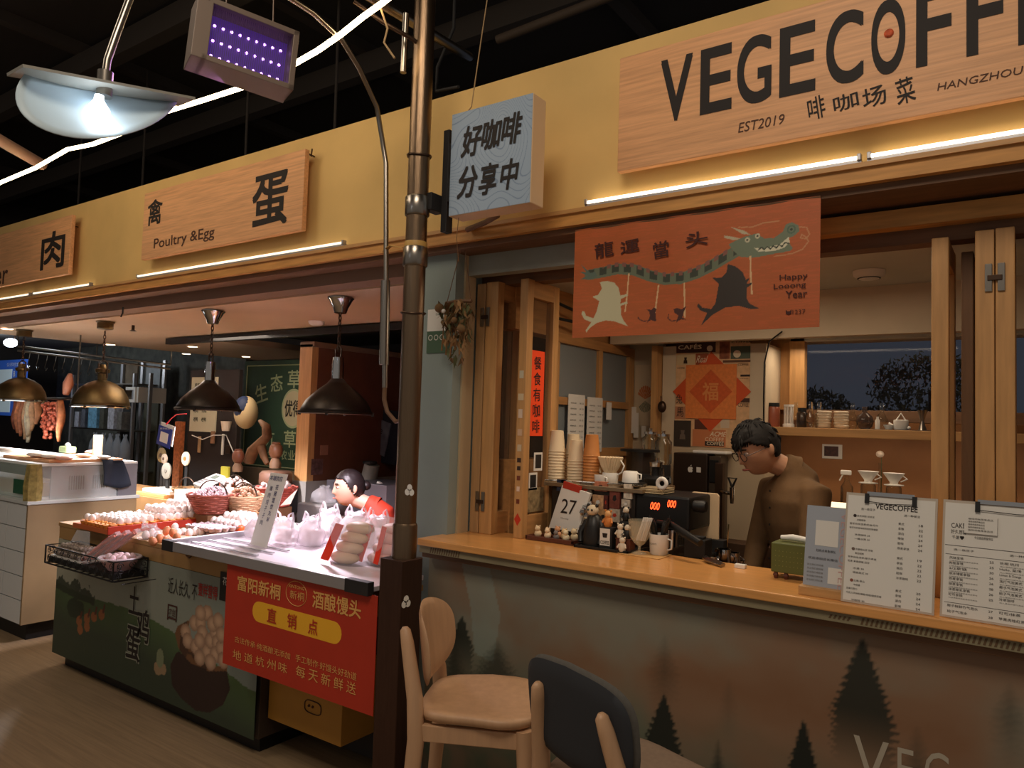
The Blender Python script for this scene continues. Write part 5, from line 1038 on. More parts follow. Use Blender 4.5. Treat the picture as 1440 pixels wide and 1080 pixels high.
# ------------------------------------------------------------------ poultry and egg stall
PX3 = lambda px, py, **k: P(px, py, **k)
def lbl(n, kind): return kind
def pendant(x, m, label, brassy, zr=1.625):
    t = thing('pendant_lamp', label, 'lamp', 'pendant lamps over the stall counters'); y = .4
    if brassy: MB().lathe([(.05, 0), (.06, .005), (.06, .05), (.07, .055), (.07, .06)], (x, y, 2.235), 20).build('canopy', m, t, smooth=50)
    else: MB().lathe([(.035, 0), (.045, .03), (.068, .075), (.078, .085), (.078, .09)], (x, y, 2.205), 20).build('canopy', chrome, t, smooth=50)
    b = MB(); zt = zr+.36; k = int((2.21-zt)/.03)
    for i in range(k+1):
        z = zt+i*.03+.01; pts = [(x+(.009*math.cos(a) if i % 2 else 0), y+(0 if i % 2 else .009*math.cos(a)), z+.02*math.sin(a)) for a in [q*math.pi/4 for q in range(8)]]; b.tube(pts, .0035, 5, closed=True)
    b.build('chain', dsteel, t, kind='stuff')
    if brassy:
        MB().lathe([(.035, 0), (.035, .06), (.05, .065), (.055, .09), (.03, .10), (.02, .13)], (x, y, zr+.20), 18).build('neck', m, t, smooth=50)
        MB().tube([(x-.07, y, zr+.22), (x-.07, y, zr+.34), (x, y, zr+.36), (x+.07, y, zr+.34), (x+.07, y, zr+.22)], .007, 6).build('yoke', dsteel, t)
        MB().lathe([(.21, 0), (.205, .03), (.19, .08), (.155, .14), (.10, .18), (.05, .20), (.03, .205)], (x, y, zr), 40, cap=False).build('shade', m, t, smooth=180).modifiers.new('s', 'SOLIDIFY').thickness = .003
    else:
        MB().lathe([(.034, 0), (.034, .09), (.03, .13)], (x, y, zr+.19), 16).build('neck', chrome, t, smooth=50)
        MB().tube([(x-.02, y, zr+.30), (x-.025, y, zr+.37), (x, y, zr+.39), (x+.025, y, zr+.37), (x+.02, y, zr+.30)], .005, 6).build('hook', dsteel, t)
        MB().lathe([(.205, 0), (.20, .02), (.175, .065), (.12, .12), (.06, .165), (.036, .195)], (x, y, zr), 40, cap=False).build('shade', m, t, smooth=180).modifiers.new('s', 'SOLIDIFY').thickness = .003
    MB().lathe([(.208, -.012), (.215, -.008), (.215, .004), (.208, .006)], (x, y, zr), 40, cap=False).build('rim', m if not brassy else chrome, t, smooth=40)
    MB().cyl((x, y, zr+.015), .19, .003, 32).build('glass_cover', mat('lamp_glow', (250, 240, 250), .3, emit=3.0), t)
    for k in range(4):
        a = .6+k*math.pi/2; MB().cbox((x+.214*math.cos(a), y+.214*math.sin(a), zr-.008), (.016, .012, .022), (0, 0, math.degrees(a))).build('rim_clip', m, t)
    return fin(t)
pendant(-3.30, darkshade, 'dark pendant lamp over the bun bags, nearest the steel pole', False)
pendant(-4.57, darkshade, 'dark pendant lamp over the egg baskets, second from the pole', False)
pendant(-6.03, brass, 'old brass pendant lamp, the right one of the two brass ones', True)
pendant(-7.49, brass, 'old brass pendant lamp at the left edge', True, 1.66)
for i, (px, py) in enumerate(((10, 463), (155, 485), (271, 488), (262, 498), (346, 502))):
    q = P(px, py, z=2.297); MB().lathe([(.045, 0), (.05, .003)], (q.x, q.y, 2.2965), 20).build('downlight', mat('downlight', (255, 226, 190), .4, emit=5), label=['round downlight at the far left of the stall ceiling', 'round downlight behind the right brass lamp', 'round downlight near the ceiling edge, left of the dark lamp', 'lower round downlight near the dark lamp chain', 'round downlight nearest the green board'][i], cat='light')
q = P(445, 452, z=2.30); MB().lathe([(.035, 0), (.055, .012), (.06, .03)], (q.x, q.y, 2.27), 20).build('smoke_detector', white, label='round smoke detector on the stall ceiling near the right dark lamp', cat='smoke detector', smooth=50)
q = P(187, 466, z=2.25); MB().lathe([(.012, 0), (.03, .004), (.012, .012), (.012, .05)], (q.x, q.y, 2.25), 12).build('sprinkler', dsteel, label='small brown sprinkler head on the stall ceiling', cat='sprinkler')
q = P(173, 432, z=2.30); MB().tube([(q.x, q.y, 2.30), (q.x, q.y, 2.26), (q.x-.02, q.y, 2.235)], .006, 6).build('ceiling_hook', black, label='small bent black hook under the stall ceiling edge', cat='hook')
MB().box(-6.72, -2.7, 1.30, 1.36, 2.235, 2.29).build('trim_13', black, **S)
MB().box(-6.5, -2.36, 1.42, 3.4, 2.42, 2.46).build('ceiling_dark_bay', black, **S)
# counter with printed sheet
t = thing('egg_counter', 'egg stall counter with a printed farm banner of chicks, hills and eggs', 'counter')
wy = mat('yellow_wood', (158, 122, 74), .6, var=.1, scale=3)
boxo('body', (-4.99, -2.96, -.29, .70, .08, .86), mat('counter_dark', (60, 46, 34), .7), t); boxo('body_right', (-2.96, -2.37, -.05, .70, .05, .86), dark, t); boxo('worktop', (-2.37, -2.15, -.315, -.09, .86, .885), wy, t); boxo('worktop', (-5.0, -2.37, -.315, .72, .86, .885), wy, t, bevel=.003); boxo('front_band', (-4.99, -2.12, -.312, -.29, .785, .86), wy, t)
boxo('side_cabinet', (-2.95, -2.45, -.25, -.05, .17, .52), mat('yellow_box', (180, 128, 50), .5, var=.06), t, bevel=.003); boxo('plinth', (-4.95, -3.0, -.25, .7, 0, .08), black, t)
q = P(440, 995, y=-.251); b = MB()
o = [(.055*math.copysign(abs(math.cos(a))**.6, math.cos(a)), .028*math.copysign(abs(math.sin(a))**.6, math.sin(a))) for a in [k*math.pi/10 for k in range(20)]]
b.tube([(q.x+u_, -.252, q.z+v_) for u_, v_ in o], .0025, 5, closed=True).build('oval_mark', brown_ink, t)
for dx in (-.025, .0): MB().ball((q.x+dx, -.253, q.z+.003), .006, 8, 6).build('dot_mark', brown_ink, t)
EX = lambda zx, zy: (lambda p: (p.x, p.z))(P(zx/3.6, 780+zy/3.6, y=-.315))
e0 = EX(258, 500); ex0, ex1, ez0, ez1 = -4.985, -2.96, .085, .785
POT = [EX(*p) for p in [(905, 490), (1000, 560), (1150, 590), (1165, 680), (1130, 760), (1060, 800), (990, 790), (920, 730), (870, 660), (862, 560), (890, 500)]]
BAS = [EX(*p) for p in [(885, 400), (900, 360), (960, 330), (950, 400), (985, 510), (1050, 560), (1150, 570), (1150, 590), (1060, 590), (960, 545), (905, 480)]]
EGG = [(940, 395), (950, 440), (985, 350), (1015, 350), (1050, 300), (1015, 300), (990, 470), (1025, 400), (1048, 495), (1065, 440), (1090, 400), (1075, 355), (1105, 340), (1100, 450), (1090, 510), (1120, 480), (1010, 525), (1065, 548), (1120, 410), (1010, 440), (1130, 540)]
def farm(u, v):
    x = u+ex0; z = v+ez0; n = vnoise(x, z, 4, 21); n2 = vnoise(x, z, 16, 9)
    hill = .53-.06*(x+4.9)+.03*np.sin(x*3)-.10*np.clip((x+4.1), 0, 1)+.012*n2
    sky = mix((156, 156, 138), (124, 134, 126), np.clip((x+5)/2, 0, 1)); gr = mix((74, 98, 58), (50, 62, 46), np.clip((hill-z)/.22+.4*(n-.5), 0, 1)); gr = mix(gr, (70, 92, 46), .5*np.clip((n2-.5)*3, 0, 1)*np.clip(1-(hill-z)/.15, 0, 1))
    c = [np.where(z > hill, a, b_) for a, b_ in zip(sky, gr)]
    c = paint(c, ((z > hill-.04) & (z < hill+.15*n2-.04) & (x < -4.5)).astype(float)*.8, (34, 44, 30))
    tr = EX(380, 270); d = ((x-tr[0])/.10)**2+((z-tr[1])/.06)**2; c = paint(c, d < .6+n2, (36, 50, 32))
    for i, (zx, zy) in enumerate(((400, 335), (440, 325), (475, 315), (515, 305), (405, 380), (440, 365))):
        e = EX(zx, zy); d = ((x-e[0])/.035)**2+((z-e[1])/.03)**2; c = paint(c, d < .7+.6*n2, (150, 90, 50)); 
        if i < 4: c = paint(c, near_line(x, z, [(e[0]+.015, e[1]+.02), (e[0]+.025, e[1]+.055)], .009), (92, 40, 26))
    e = EX(905, 470); c = paint(c, inpoly(x, z, POT), (44, 26, 20)); c = paint(c, inpoly(x, z, BAS), mix((110, 74, 44), (70, 44, 28), (n2 > .5).astype(float)))
    for (zx, zy) in EGG:
        e = EX(zx, zy); d = ((x-e[0])/.047)**2+((z-e[1]-.004)/.040)**2; c = paint(c, d < 1, mix((196, 160, 130), (128, 98, 78), np.clip(d*.8, 0, 1)))
    for (zx, zy, rx_, rz_) in ((800, 575, .04, .035), (825, 580, .03, .03), (810, 525, .035, .05)):
        e = EX(zx, zy); d = ((x-e[0])/rx_)**2+((z-e[1])/rz_)**2; c = paint(c, d < 1, (120, 128, 96) if zy < 550 else (150, 124, 92))
    return c
panel('banner_print', (ex0, -.315, ez0), X3, Z3, ex1-ex0, ez1-ez0, 330, 115, farm, t)
ye = -.317; wk = mat('halo', (150, 152, 134), .7)
def ex(s_, bl, tr, m=ink, **k): tx(s_, (bl[0]/3.6, 780+bl[1]/3.6), (tr[0]/3.6, 780+tr[1]/3.6), ye, m, t, **k)
for m_, th, bo in ((wk, .0008, .09), (ink, .0016, .03)):
    for ch, a, b_ in (('土', (652, 290), (708, 170)), ('鸡', (690, 430), (760, 290)), ('蛋', (636, 520), (712, 378))): ex(ch, a, b_, m_, bold=bo, thick=th)
ex('近人长久, 不', (850, 195), (1000, 150)); ex('壹样营得', (1003, 205), (1103, 165), mat('ink_red', (150, 40, 30), .7), bold=.03); ex('口', (846, 328), (898, 262), mat('ink_brown2', (70, 36, 28), .7), bold=-.02); ex('农鲜', (854, 315), (890, 278), mat('ink_brown2', (70, 36, 28), .7))
boxo('dark_label', (P(309, 830, y=ye).x, P(324, 830, y=ye).x, ye-.001, ye, P(318, 846, y=ye).z, P(318, 805, y=ye).z), black, t, bevel=0); text('花', (P(313, 830, y=ye).x, ye-.001, P(313, 822, y=ye).z), X3, Z3, .04, .04, paper, t)
fin(t)
# red banner
t = thing('red_banner', 'red banner with gold characters and a gold pill shape under the tray counter', 'banner')
yr = -.428; MB().box(P(320, 790, y=yr).x, P(531, 840, y=yr).x, yr, yr+.003, .445, .905).build('cloth', red, t)
def rx(s_, a, b_, m=gold_ink, **k): tx(s_, (280+a[0]/3.6, 780+a[1]/3.6), (280+b_[0]/3.6, 780+b_[1]/3.6), yr-.001, m, t, **k)
rx('富阳新桐', (195, 195), (415, 115), bold=.03); rx('酒酿馒头', (575, 290), (825, 205), bold=.03) if False else None
a, b_ = P(280+195/3.6, 780+172/3.6, y=yr), P(280+415/3.6, 780+150/3.6, y=yr)
def rline(s_, x0, x1, yc, h_px, m=gold_ink, **k):
    """one line of characters between two photo columns, centred on a photo row given at its left end"""
    p, q = P(280+x0/3.6, 780+yc/3.6, y=yr), P(280+x1/3.6, 780+yc/3.6, y=yr); h = h_px/3.6*(.0034)
    text(s_, (p.x, yr-.001, p.z-h/2), X3, Z3, q.x-p.x, h, m, t, **k)
for k in t.children[1:]: bpy.data.objects.remove(k, do_unlink=True)
rline('富阳新桐', 197, 415, 140, 70, bold=.03); rline('酒酿馒头', 577, 823, 222, 74, bold=.03)
rline('XINTONG', 455, 535, 155, 14, bold=.02); rline('新桐', 462, 535, 198, 38)
p = P(280+493/3.6, 780+197/3.6, y=yr); MB().tube([(p.x+.068*math.cos(a), yr-.001, p.z+.052*math.sin(a)) for a in [k*math.pi/14 for k in range(28)]], .0015, 4, closed=True).build('oval_ring', gold_ink, t)
p0, p1 = P(280+270/3.6, 780+292/3.6, y=yr), P(280+722/3.6, 780+392/3.6, y=yr); zc = (p0.z+p1.z)/2; hh = .045; o = []
for s_, cx in ((1, p1.x-hh), (-1, p0.x+hh)): o += [(cx+s_*hh*math.cos(a), zc+s_*hh*math.sin(a)) for a in [-math.pi/2+k*math.pi/8 for k in range(9)]]
MB().prism(o, (0, yr-.0006, 0), X3, Z3, .0012).build('gold_pill', mat('gold_pill', (240, 178, 40), .6), t)
for ch, x0 in (('直', 362), ('销', 465), ('点', 572)): p, q = P(280+x0/3.6, 780, y=yr), P(280+(x0+46)/3.6, 780, y=yr); text(ch, (p.x, yr-.001, zc-.030), X3, Z3, q.x-p.x, .060, red, t, thick=.0025, bold=.02)
rline('古法传承·纯酒酿无添加', 182, 467, 425, 30); rline('手工制作·好馒头好劲道', 490, 803, 520, 32)
for i, ch in enumerate('地道杭州味'): rline(ch, 172+58*i, 216+58*i, 500+16*i, 44)
for i, ch in enumerate('每天新鲜送'): rline(ch, 492+64*i, 540+64*i, 585+20*i, 50)
nest(t, 'cloth', ('lettering', 'oval_ring', 'gold_pill'))
fin(t)
# display tray
t = thing('display_tray', 'white-rimmed metal display tray holding the bun bags', 'tray')
boxo('tray_floor', (-2.37, -2.15, -.42, -.09, .905, .925), mat('tray_metal', (226, 218, 226), .3, .3), t); boxo('tray_floor', (-3.56, -2.37, -.42, .30, .905, .925), mat('tray_metal', (226, 218, 226), .3, .3), t); boxo('front_rail', (-3.56, -2.12, -.45, -.42, .905, .952), alu, t, bevel=.003); boxo('left_rail', (-3.58, -3.555, -.45, .32, .905, .952), alu, t, bevel=.003); boxo('back_rail', (-3.56, -2.37, .30, .32, .905, .975), alu, t, bevel=.003)
boxo('corner_cap', (-3.585, -3.49, -.453, -.418, .902, .955), dark, t); boxo('corner_cap', (-2.25, -2.118, -.453, -.418, .902, .955), dark, t)
for k in range(3): boxo('glass_runner', (-3.54, -3.0, -.32+.09*k, -.305+.09*k, .93, .935), alu, t, bevel=0)
fin(t); boxo('tray_support', (-3.5, -2.38, -.30, .28, .885, .905), dark, label='dark packing between the counter top and the display tray', cat='support', bevel=0)
TZ = .925
# placard
t = thing('supply_placard', 'tall white leaning card headed 本铺供应 beside the bun bags', 'sign')
r_ = V((.98, -.10, .0)).normalized(); u_ = V((.22, .12, 1)).normalized(); so = V((-3.30, -.14, TZ+.003)); 
MB().prism([(0, 0), (.155, 0), (.155, .385), (0, .385)], so, r_, u_, .004).build('card', white, t)
ib = mat('blue_ink', (70, 72, 110), .7); text('本铺供应', so+r_*.01+u_*.345, r_, u_, .115, .026, ib, t, thick=.001, bold=.02)
for i, s_ in enumerate(('花雕', '猪肉', '馄饨', '饺子', '丸子', '羊肉', '汤圆')):
    if i < 6: text(s_[0], so+r_*.085+u_*(.30-.034*i), r_, u_, .025, .026, ib, t, thick=.001, bold=.02); text(s_[1], so+r_*.035+u_*(.29-.036*i), r_, u_, .025, .026, ib, t, thick=.001)
fin(t)
# plastic bags
def lumpbag(x, y, z, w_, d_, h, label, m=bag, seed=1, handles=True, name='plastic_bag', cat='bag', inner=None, group=None):
    t = thing(name, label, cat, group); rnd = random.Random(seed); b = MB(); n = 22; prof = [(.0, .0), (.85, .0), (1, .10), (1.02, .4), (.95, .62), (.72, .82), (.5, .95), (.55, 1.05), (.35, 1.0), (0, .9)] if handles else [(.0, .0), (.8, .0), (1, .12), (1, .4), (.85, .65), (.5, .82), (.28, .92), (.42, 1.0)]
    vs_ = []
    for r_, q in prof:
        for i in range(n):
            a = 2*math.pi*i/n; k = 1+.08*math.sin(3*a+seed+q*5)+.06*math.sin(7*a+q*9)+.07*rnd.uniform(-1, 1)
            vs_.append((x+w_/2*r_*k*math.cos(a), y+d_/2*r_*k*math.sin(a), z+h*q*(1+.04*math.sin(5*a+seed)*(q > .8))))
    b.add(vs_, [(k*n+i, k*n+(i+1) % n, (k+1)*n+(i+1) % n, (k+1)*n+i) for k in range(len(prof)-1) for i in range(n)]).build('film', m, t, smooth=180)
    if handles:
        for s_ in (-1, 1): MB().tube([(x+s_*w_*.38, y, z+h*.70), (x+s_*w_*.42, y, z+h*1.0), (x+s_*w_*(.34+.06*math.sin(seed)), y, z+h*1.32), (x+s_*w_*.22, y, z+h*1.22), (x+s_*w_*.14, y, z+h*.85)], [.012, .010, .006, .007, .010], 7, flat=.3).build('handle_loop', m, t, smooth=60)
    if inner: inner(t, x, y, z)
    return fin(t)
bun = mat('bun_white', (240, 222, 224), .6); bunt = mat('bun_tan', (214, 178, 140), .5); rib = mat('ribbon_red', (226, 52, 20), .4)
def buns(n_, s_, m=bun):
    def f(t, x, y, z):
        for i in range(n_): MB().ball((x+s_*(i % 2-.5)*.9, y+.01*(i % 3), z+s_*.5+s_*.62*(i//2)), (s_*.55, s_*.5, s_*.36), 12, 8).build('bun', m, t, smooth=180)
    return f
q = lambda px, py: P(px, py, z=TZ)
for i, (px, py, w_, h, nb, lab) in enumerate(((360, 768, .13, .10, 2, 'bag of white buns at the foot of the placard'), (398, 778, .17, .13, 4, 'bag of white buns between the placard and the rolls'), (437, 779, .15, .13, 4, 'slim bag of white buns left of the tan rolls'), (462, 765, .18, .14, 4, 'tall bag of buns behind the tan rolls'), (500, 770, .2, .14, 4, 'bag of buns behind the ribboned packs'), (530, 780, .18, .15, 4, 'bag of buns beside the steel pole'))):
    c = q(px, py-12); lumpbag(c.x, c.y, TZ+.001, w_, w_*.8, h, lab, seed=i+1, inner=buns(nb, .06), group='bun bags in the display tray')
lumpbag(-3.16, .16, TZ+.001, .26, .16, .13, 'pale rounded bundle in clear film behind the bags', seed=9, handles=False, inner=buns(2, .09))
def rolls(x, y, w_, label, tint, ribbons, n_=4):
    t = thing('roll_pack', label, 'bun pack', 'ribboned packs of rolls')
    for i in range(n_): MB().ball((x+.008*i, y+.022*i, TZ+.028+.043*i), (w_*.40, .048, .030), 16, 10).build('roll', tint, t, smooth=180)
    MB().lathe([(.0, 0), (.95, .0), (1.05, .12), (1, .8), (.8, .98), (0, 1.04)], (0, 0, 0), 18, Matrix.Translation((x+.01, y+.03, TZ)) @ Matrix.Diagonal((w_*.56, .085, .21, 1))).build('film', clearbag, t, smooth=180)
    for (dx, w2, sl) in ribbons: MB().prism([(dx, 0.0), (dx+w2, -.004), (dx+w2+sl, .165), (dx+sl, .17)], (x, y-.072, TZ+.02), X3, V((0, .30, 1)).normalized(), .002).build('ribbon', rib, t, label='red paper ribbon')
    return fin(t)
a = q(480, 793); rolls(a.x, a.y+.02, .21, 'pack of four tan rolls with a wide red ribbon', bunt, [(-.085, .055, .04)])
a = q(527, 796); rolls(a.x, a.y+.04, .20, 'pack of pinkish rolls with two red ribbons beside the pole', mat('bun_pink', (236, 186, 176), .5), [(-.095, .045, .015), (.02, .03, .0)])
# ---- eggs
KT = .885
rnd = random.Random(2)
egg0 = MB().ball((0, 0, 0), (.021, .021, .027), 10, 8).build('egg', eggwhite, label='x', cat='egg', recenter=False, smooth=180); egg1 = None
def eggat(p, m_, label, group, rot=None, s_=1):
    e = egg0.copy(); 
    if m_ is not eggwhite:
        key = 'eggmesh'+m_.name
        if key not in MATS: me = egg0.data.copy(); me.materials.clear(); me.materials.append(m_); MATS[key] = me
        e.data = MATS[key]
    C.objects.link(e); e.location = p; e.rotation_euler = rot or (rnd.uniform(-.3, .3), rnd.uniform(-.3, .3), rnd.uniform(0, 3)); e.scale = (s_,)*3; e['label'] = label; e['group'] = group; e['category'] = 'egg'
def carton(x0, y0, nx, ny, z, m, label, tilt=0, sp=.046):
    t = thing('egg_carton', label, 'carton'); b = MB(); n = 4; X_, Y_ = nx*n+1, ny*n+1
    vs_ = [(x0+i*sp/n, y0+j*sp/n, z+.018-.016*abs(math.sin(math.pi*i/n)*math.sin(math.pi*j/n))**.8+.004*(math.cos(2*math.pi*i/n)+math.cos(2*math.pi*j/n))) for j in range(Y_) for i in range(X_)]
    b.add(vs_, [(j*X_+i, j*X_+i+1, (j+1)*X_+i+1, (j+1)*X_+i) for j in range(Y_-1) for i in range(X_-1)])
    o = b.build('moulded_tray', m, t, smooth=180); o.modifiers.new('s', 'SOLIDIFY').thickness = .002
    # scalloped side wall
    sc = []; 
    for k in range(nx): MB_ = None
    b = MB()
    for k in range(ny): b.lathe([(.016, .0), (.023, .02)], (x0+nx*sp, y0+(k+.5)*sp, z), 8)
    for k in range(nx): b.lathe([(.016, .0), (.023, .02)], (x0+(k+.5)*sp, y0, z), 8)
    b.build('scalloped_rim', m, t, kind='stuff', smooth=50)
    return fin(t)
OR_ = ['first', 'second', 'third', 'fourth', 'fifth', 'sixth', 'seventh', 'eighth']
tray_or = mat('tray_orange', (226, 140, 60), .5); grey_ct = mat('carton_grey', (196, 176, 180), .8)
t = thing('egg_crate_stand', 'low slanted wooden stand under the long rows of white eggs', 'stand'); boxo('plank', (-4.72, -4.31, -.36, .62, KT+.001, KT+.03), mat('stand_orange', (188, 96, 48), .6), t); boxo('front_lip', (-4.31, -4.30, -.36, .62, KT+.001, KT+.045), red, t); fin(t)
zz = KT+.031
for k, lab in enumerate(('orange egg tray at the near end of the long egg row', 'orange egg tray in the middle of the long egg row', 'orange egg tray at the far end of the long egg row')):
    y0 = -.34+.31*k; carton(-4.65, y0, 7, 6, zz, tray_or, lab)
    for i in range(7):
        for j in range(6):
            if k == 0 and j < 1 and i > 1: continue
            eggat((-4.65+.046*(i+.5), y0+.046*(j+.5), zz+.030+.002*rnd.random()), eggwhite, 'white egg, %s orange tray, %s from left, %s row back' % (('near', 'middle', 'far')[k], OR_[i], OR_[j]), 'white eggs in the long orange tray row')
for k in range(2):
    for i in range(5):
        for j in range(8): eggat((-4.60+.046*(i+.5), .0+.046*(j+.5)+.02*k, zz+.068+.03*k+.003*rnd.random()), eggwhite, 'white egg, %s heaped layer of long row, %s from left, %s row back' % (('second', 'top')[k], OR_[i], OR_[j]), 'white eggs heaped on the long tray row') if (k == 0 or (1 < j < 7 and 0 < i < 4)) else None
carton(-4.10, .00, 6, 7, KT+.03, grey_ct, 'pinkish-grey moulded carton, half empty, with eggs at its back'); carton(-4.12, .03, 6, 7, KT+.001, grey_ct, 'second grey carton lying under the half-empty one')
for j in range(3, 7):
    for i in range(6): eggat((-4.10+.046*(i+.5), .046*(j+.5), KT+.058), eggwhite, 'white egg in the grey carton, %s from the left, %s row back' % (OR_[i], OR_[j]), 'white eggs in the grey carton')
for j in range(4, 7):
    for i in range(1, 5): eggat((-4.10+.046*(i+1), .046*(j+.4), KT+.092), eggwhite, 'white egg on top in grey carton, %s from left, %s row back' % (OR_[i], OR_[j]), 'white eggs on top in the grey carton')
for i, (px, py) in enumerate(((215, 762), (224, 758), (233, 762), (242, 765), (234, 752), (243, 755), (248, 762))): c = P(px, py, z=KT+.02); eggat((c.x, c.y, KT+.022+.02*(i > 3)), eggtan, 'brown egg at the left corner of the display tray', 'brown eggs at the tray corner')
for i, (px, py) in enumerate(((205, 752), (214, 749), (222, 753), (246, 741), (258, 748), (266, 749), (275, 747), (283, 747), (250, 749))): c = P(px, py, z=KT+.025); eggat((c.x, c.y, KT+.022), eggwhite, 'loose white egg in front of the grey carton', 'loose white eggs near the tray corner')
tom = mat('tomato', (232, 96, 44), .4)
for i, (px, py) in enumerate(((320, 742), (331, 744), (340, 736), (345, 742), (338, 745))): c = P(px, py, z=KT+.03); eggat((c.x, c.y, KT+.03), tom, ['leftmost orange-red egg beside the grey carton', 'second orange-red egg beside the carton', 'upper orange-red egg next to the placard', 'orange-red egg touching the placard', 'lower orange-red egg near the placard'][i], 'orange-red eggs beside the placard', s_=1.15)
bpy.data.objects.remove(egg0)
boxo('egg_box', (-4.02, -3.60, -.28, -.10, KT+.0005, KT+.012), mat('box_orange', (196, 110, 62), .6), label='flat orange box lid under the brown eggs', cat='box')
# ---- wicker baskets
def basket(px, py, r_, h, m, label, handle=True, fill=None, zb=KT+.075):
    c = P(px, py, z=zb); t = thing('wicker_basket', label, 'basket', 'woven baskets behind the eggs'); b = MB()
    for k in range(9):
        q = k/8; R_ = r_*(.62+.38*q); b.tube([(c.x+R_*math.cos(a), c.y+R_*math.sin(a), zb+.012+h*q+.003*math.sin(9*a+k*3.1)) for a in [i*math.pi/14 for i in range(28)]], h*.072, 5, closed=True)
    b.build('woven_rings', m, t, kind='stuff', smooth=60); b = MB()
    for i in range(20): a = i*math.pi/10; b.tube([(c.x+r_*.60*math.cos(a), c.y+r_*.60*math.sin(a), zb+.005), (c.x+r_*1.0*math.cos(a), c.y+r_*1.0*math.sin(a), zb+.012+h)], .004, 5)
    b.build('stakes', m, t, kind='stuff'); MB().cyl((c.x, c.y, zb+.002), r_*.6, .01, 20).build('bottom', m, t)
    boxo('wooden_crate', (c.x-r_*.55, c.x+r_*.55, c.y-r_*.55, c.y+r_*.55, KT+.0005, zb), mat('crate_w', (120, 84, 54), .7), label='small crate under the '+label, cat='crate')
    if handle: MB().tube([(c.x+r_*math.cos(a), c.y, zb+h+.10*math.sin(a)) for a in [i*math.pi/12 for i in range(13)]], .005, 6).build('handle', dsteel, t, smooth=60)
    fin(t)
    if fill: fill(c, r_, zb+h*.8)
def grains(m, label, kind_name, s_, n):
    def f(c, r_, z):
        b = MB(); rn = random.Random(n)
        for i in range(n): a = rn.uniform(0, 6.28); q = r_*.85*math.sqrt(rn.random()); b.ball((c.x+q*math.cos(a), c.y+q*math.sin(a), z+.075*(1-(q/r_)**2)+s_*rn.random()), s_, 6, 4)
        b.build(kind_name, m, label=label, cat='food', kind='stuff', smooth=180)
    return f
basket(298, 722, .155, .11, mat('wicker_red', (158, 88, 72), .7, var=.2), 'reddish round wicker basket heaped with small pale grains', fill=grains(mat('grain', (206, 184, 190), .6), 'pale speckled beans heaped in the reddish basket', 'pale_beans', .007, 500))
basket(343, 722, .13, .10, mat('wicker_pale', (196, 164, 130), .7, var=.2), 'pale wicker basket left of the placard', fill=grains(mat('grain2', (190, 150, 120), .6), 'brown nuts in the pale wicker basket', 'brown_nuts', .012, 90))
basket(388, 712, .14, .12, mat('wicker_mix', (176, 84, 70), .7, var=.3), 'red and brown basket behind the placard', handle=False, fill=grains(mat('grain3', (216, 206, 200), .6), 'white packets filling the red and brown basket', 'white_packets', .016, 50))
basket(262, 700, .12, .07, mat('wicker_tan', (170, 130, 90), .7, var=.2), 'low tan basket behind the reddish one', handle=True, zb=KT)
basket(330, 697, .12, .06, mat('wicker_br', (130, 96, 70), .7, var=.2), 'dark rimmed basket of white garlic behind the reddish one', fill=grains(mat('garlic', (224, 206, 200), .6), 'white garlic heads in the dark rimmed basket', 'garlic_heads', .02, 30))
# ---- wire basket on the front
t = thing('wire_basket', 'black scrolled wire basket hanging on the front of the egg counter', 'basket')
wx0, wx1, wy0, wy1, wz0, wz1 = -4.70, -3.93, -.51, -.325, .70, .80
b = MB()
for z in (wz0, wz1): b.tube([(wx0, wy0, z), (wx1, wy0, z), (wx1, wy1, z), (wx0, wy1, z)], .0045, 6, closed=True)
for (x, y) in ((wx0, wy0), (wx1, wy0), (wx1, wy1), (wx0, wy1)): b.tube([(x, y, wz0), (x, y, wz1)], .005, 6)
b.build('frame', black, t); b = MB()
def scroll(cx, cz, s_, fx, fy):
    pts = []
    for k in range(16): a = k*.55; r_ = s_*(1-.05*k); pts.append((cx+r_*math.cos(a), cz+r_*math.sin(a)))
    b.tube([fx(*p) for p in pts], .0022, 4)
for k in range(11):
    for s_ in (.020, .026): scroll(wx0+.045+.078*k, wz0+(.075 if s_ < .023 else .03), s_, lambda u, v: (u, wy0, v), 0)
for k in range(3):
    for s_ in (.020, .026): scroll(wy0+.035+.065*k, wz0+(.075 if s_ < .023 else .03), s_, lambda u, v: (wx1, u, v), 0); scroll(wy0+.035+.065*k, wz0+(.075 if s_ < .023 else .03), s_, lambda u, v: (wx0, u, v), 0)
b.build('scrollwork', black, t, kind='stuff'); b = MB()
for k in range(12): x = wx0+.035+k*.075; b.tube([(x, wy0, wz0), (x, wy1, wz0)], .0025, 4)
b.build('floor_wires', black, t, kind='stuff'); fin(t)
BZ = wz0+.006
boxo('dark_liner', (wx0+.01, wx1-.01, wy0+.012, wy1-.01, BZ, BZ+.03), black, label='dark liner box in the bottom of the wire basket', cat='box'); BZ += .031
quail = mat('quail_egg', (150, 136, 124), .5, var=.55, scale=90)
t = thing('quail_egg_bag', 'clear printed box of speckled quail eggs at the left of the wire basket', 'box')
boxo('tray', (wx0+.02, wx0+.40, wy0+.02, wy1-.02, BZ, BZ+.01), white, t)
MB().prism([(0, 0), (.27, 0), (.20, .125), (.05, .12)], (wx0+.03, wy0+.10, BZ+.03), X3, V((0, .25, 1)).normalized(), .003).build('lid', clearbag, t); text('鲜蛋 鹌鹑', (wx0+.07, wy0+.098, BZ+.05), X3, V((0, .25, 1)).normalized(), .15, .035, ink, t); fin(t)
q0 = MB().ball((0, 0, 0), (.013, .013, .016), 8, 6).build('quail_egg', quail, label='speckled quail egg in the wire basket', cat='egg', group='quail eggs in the wire basket', recenter=False, smooth=180)
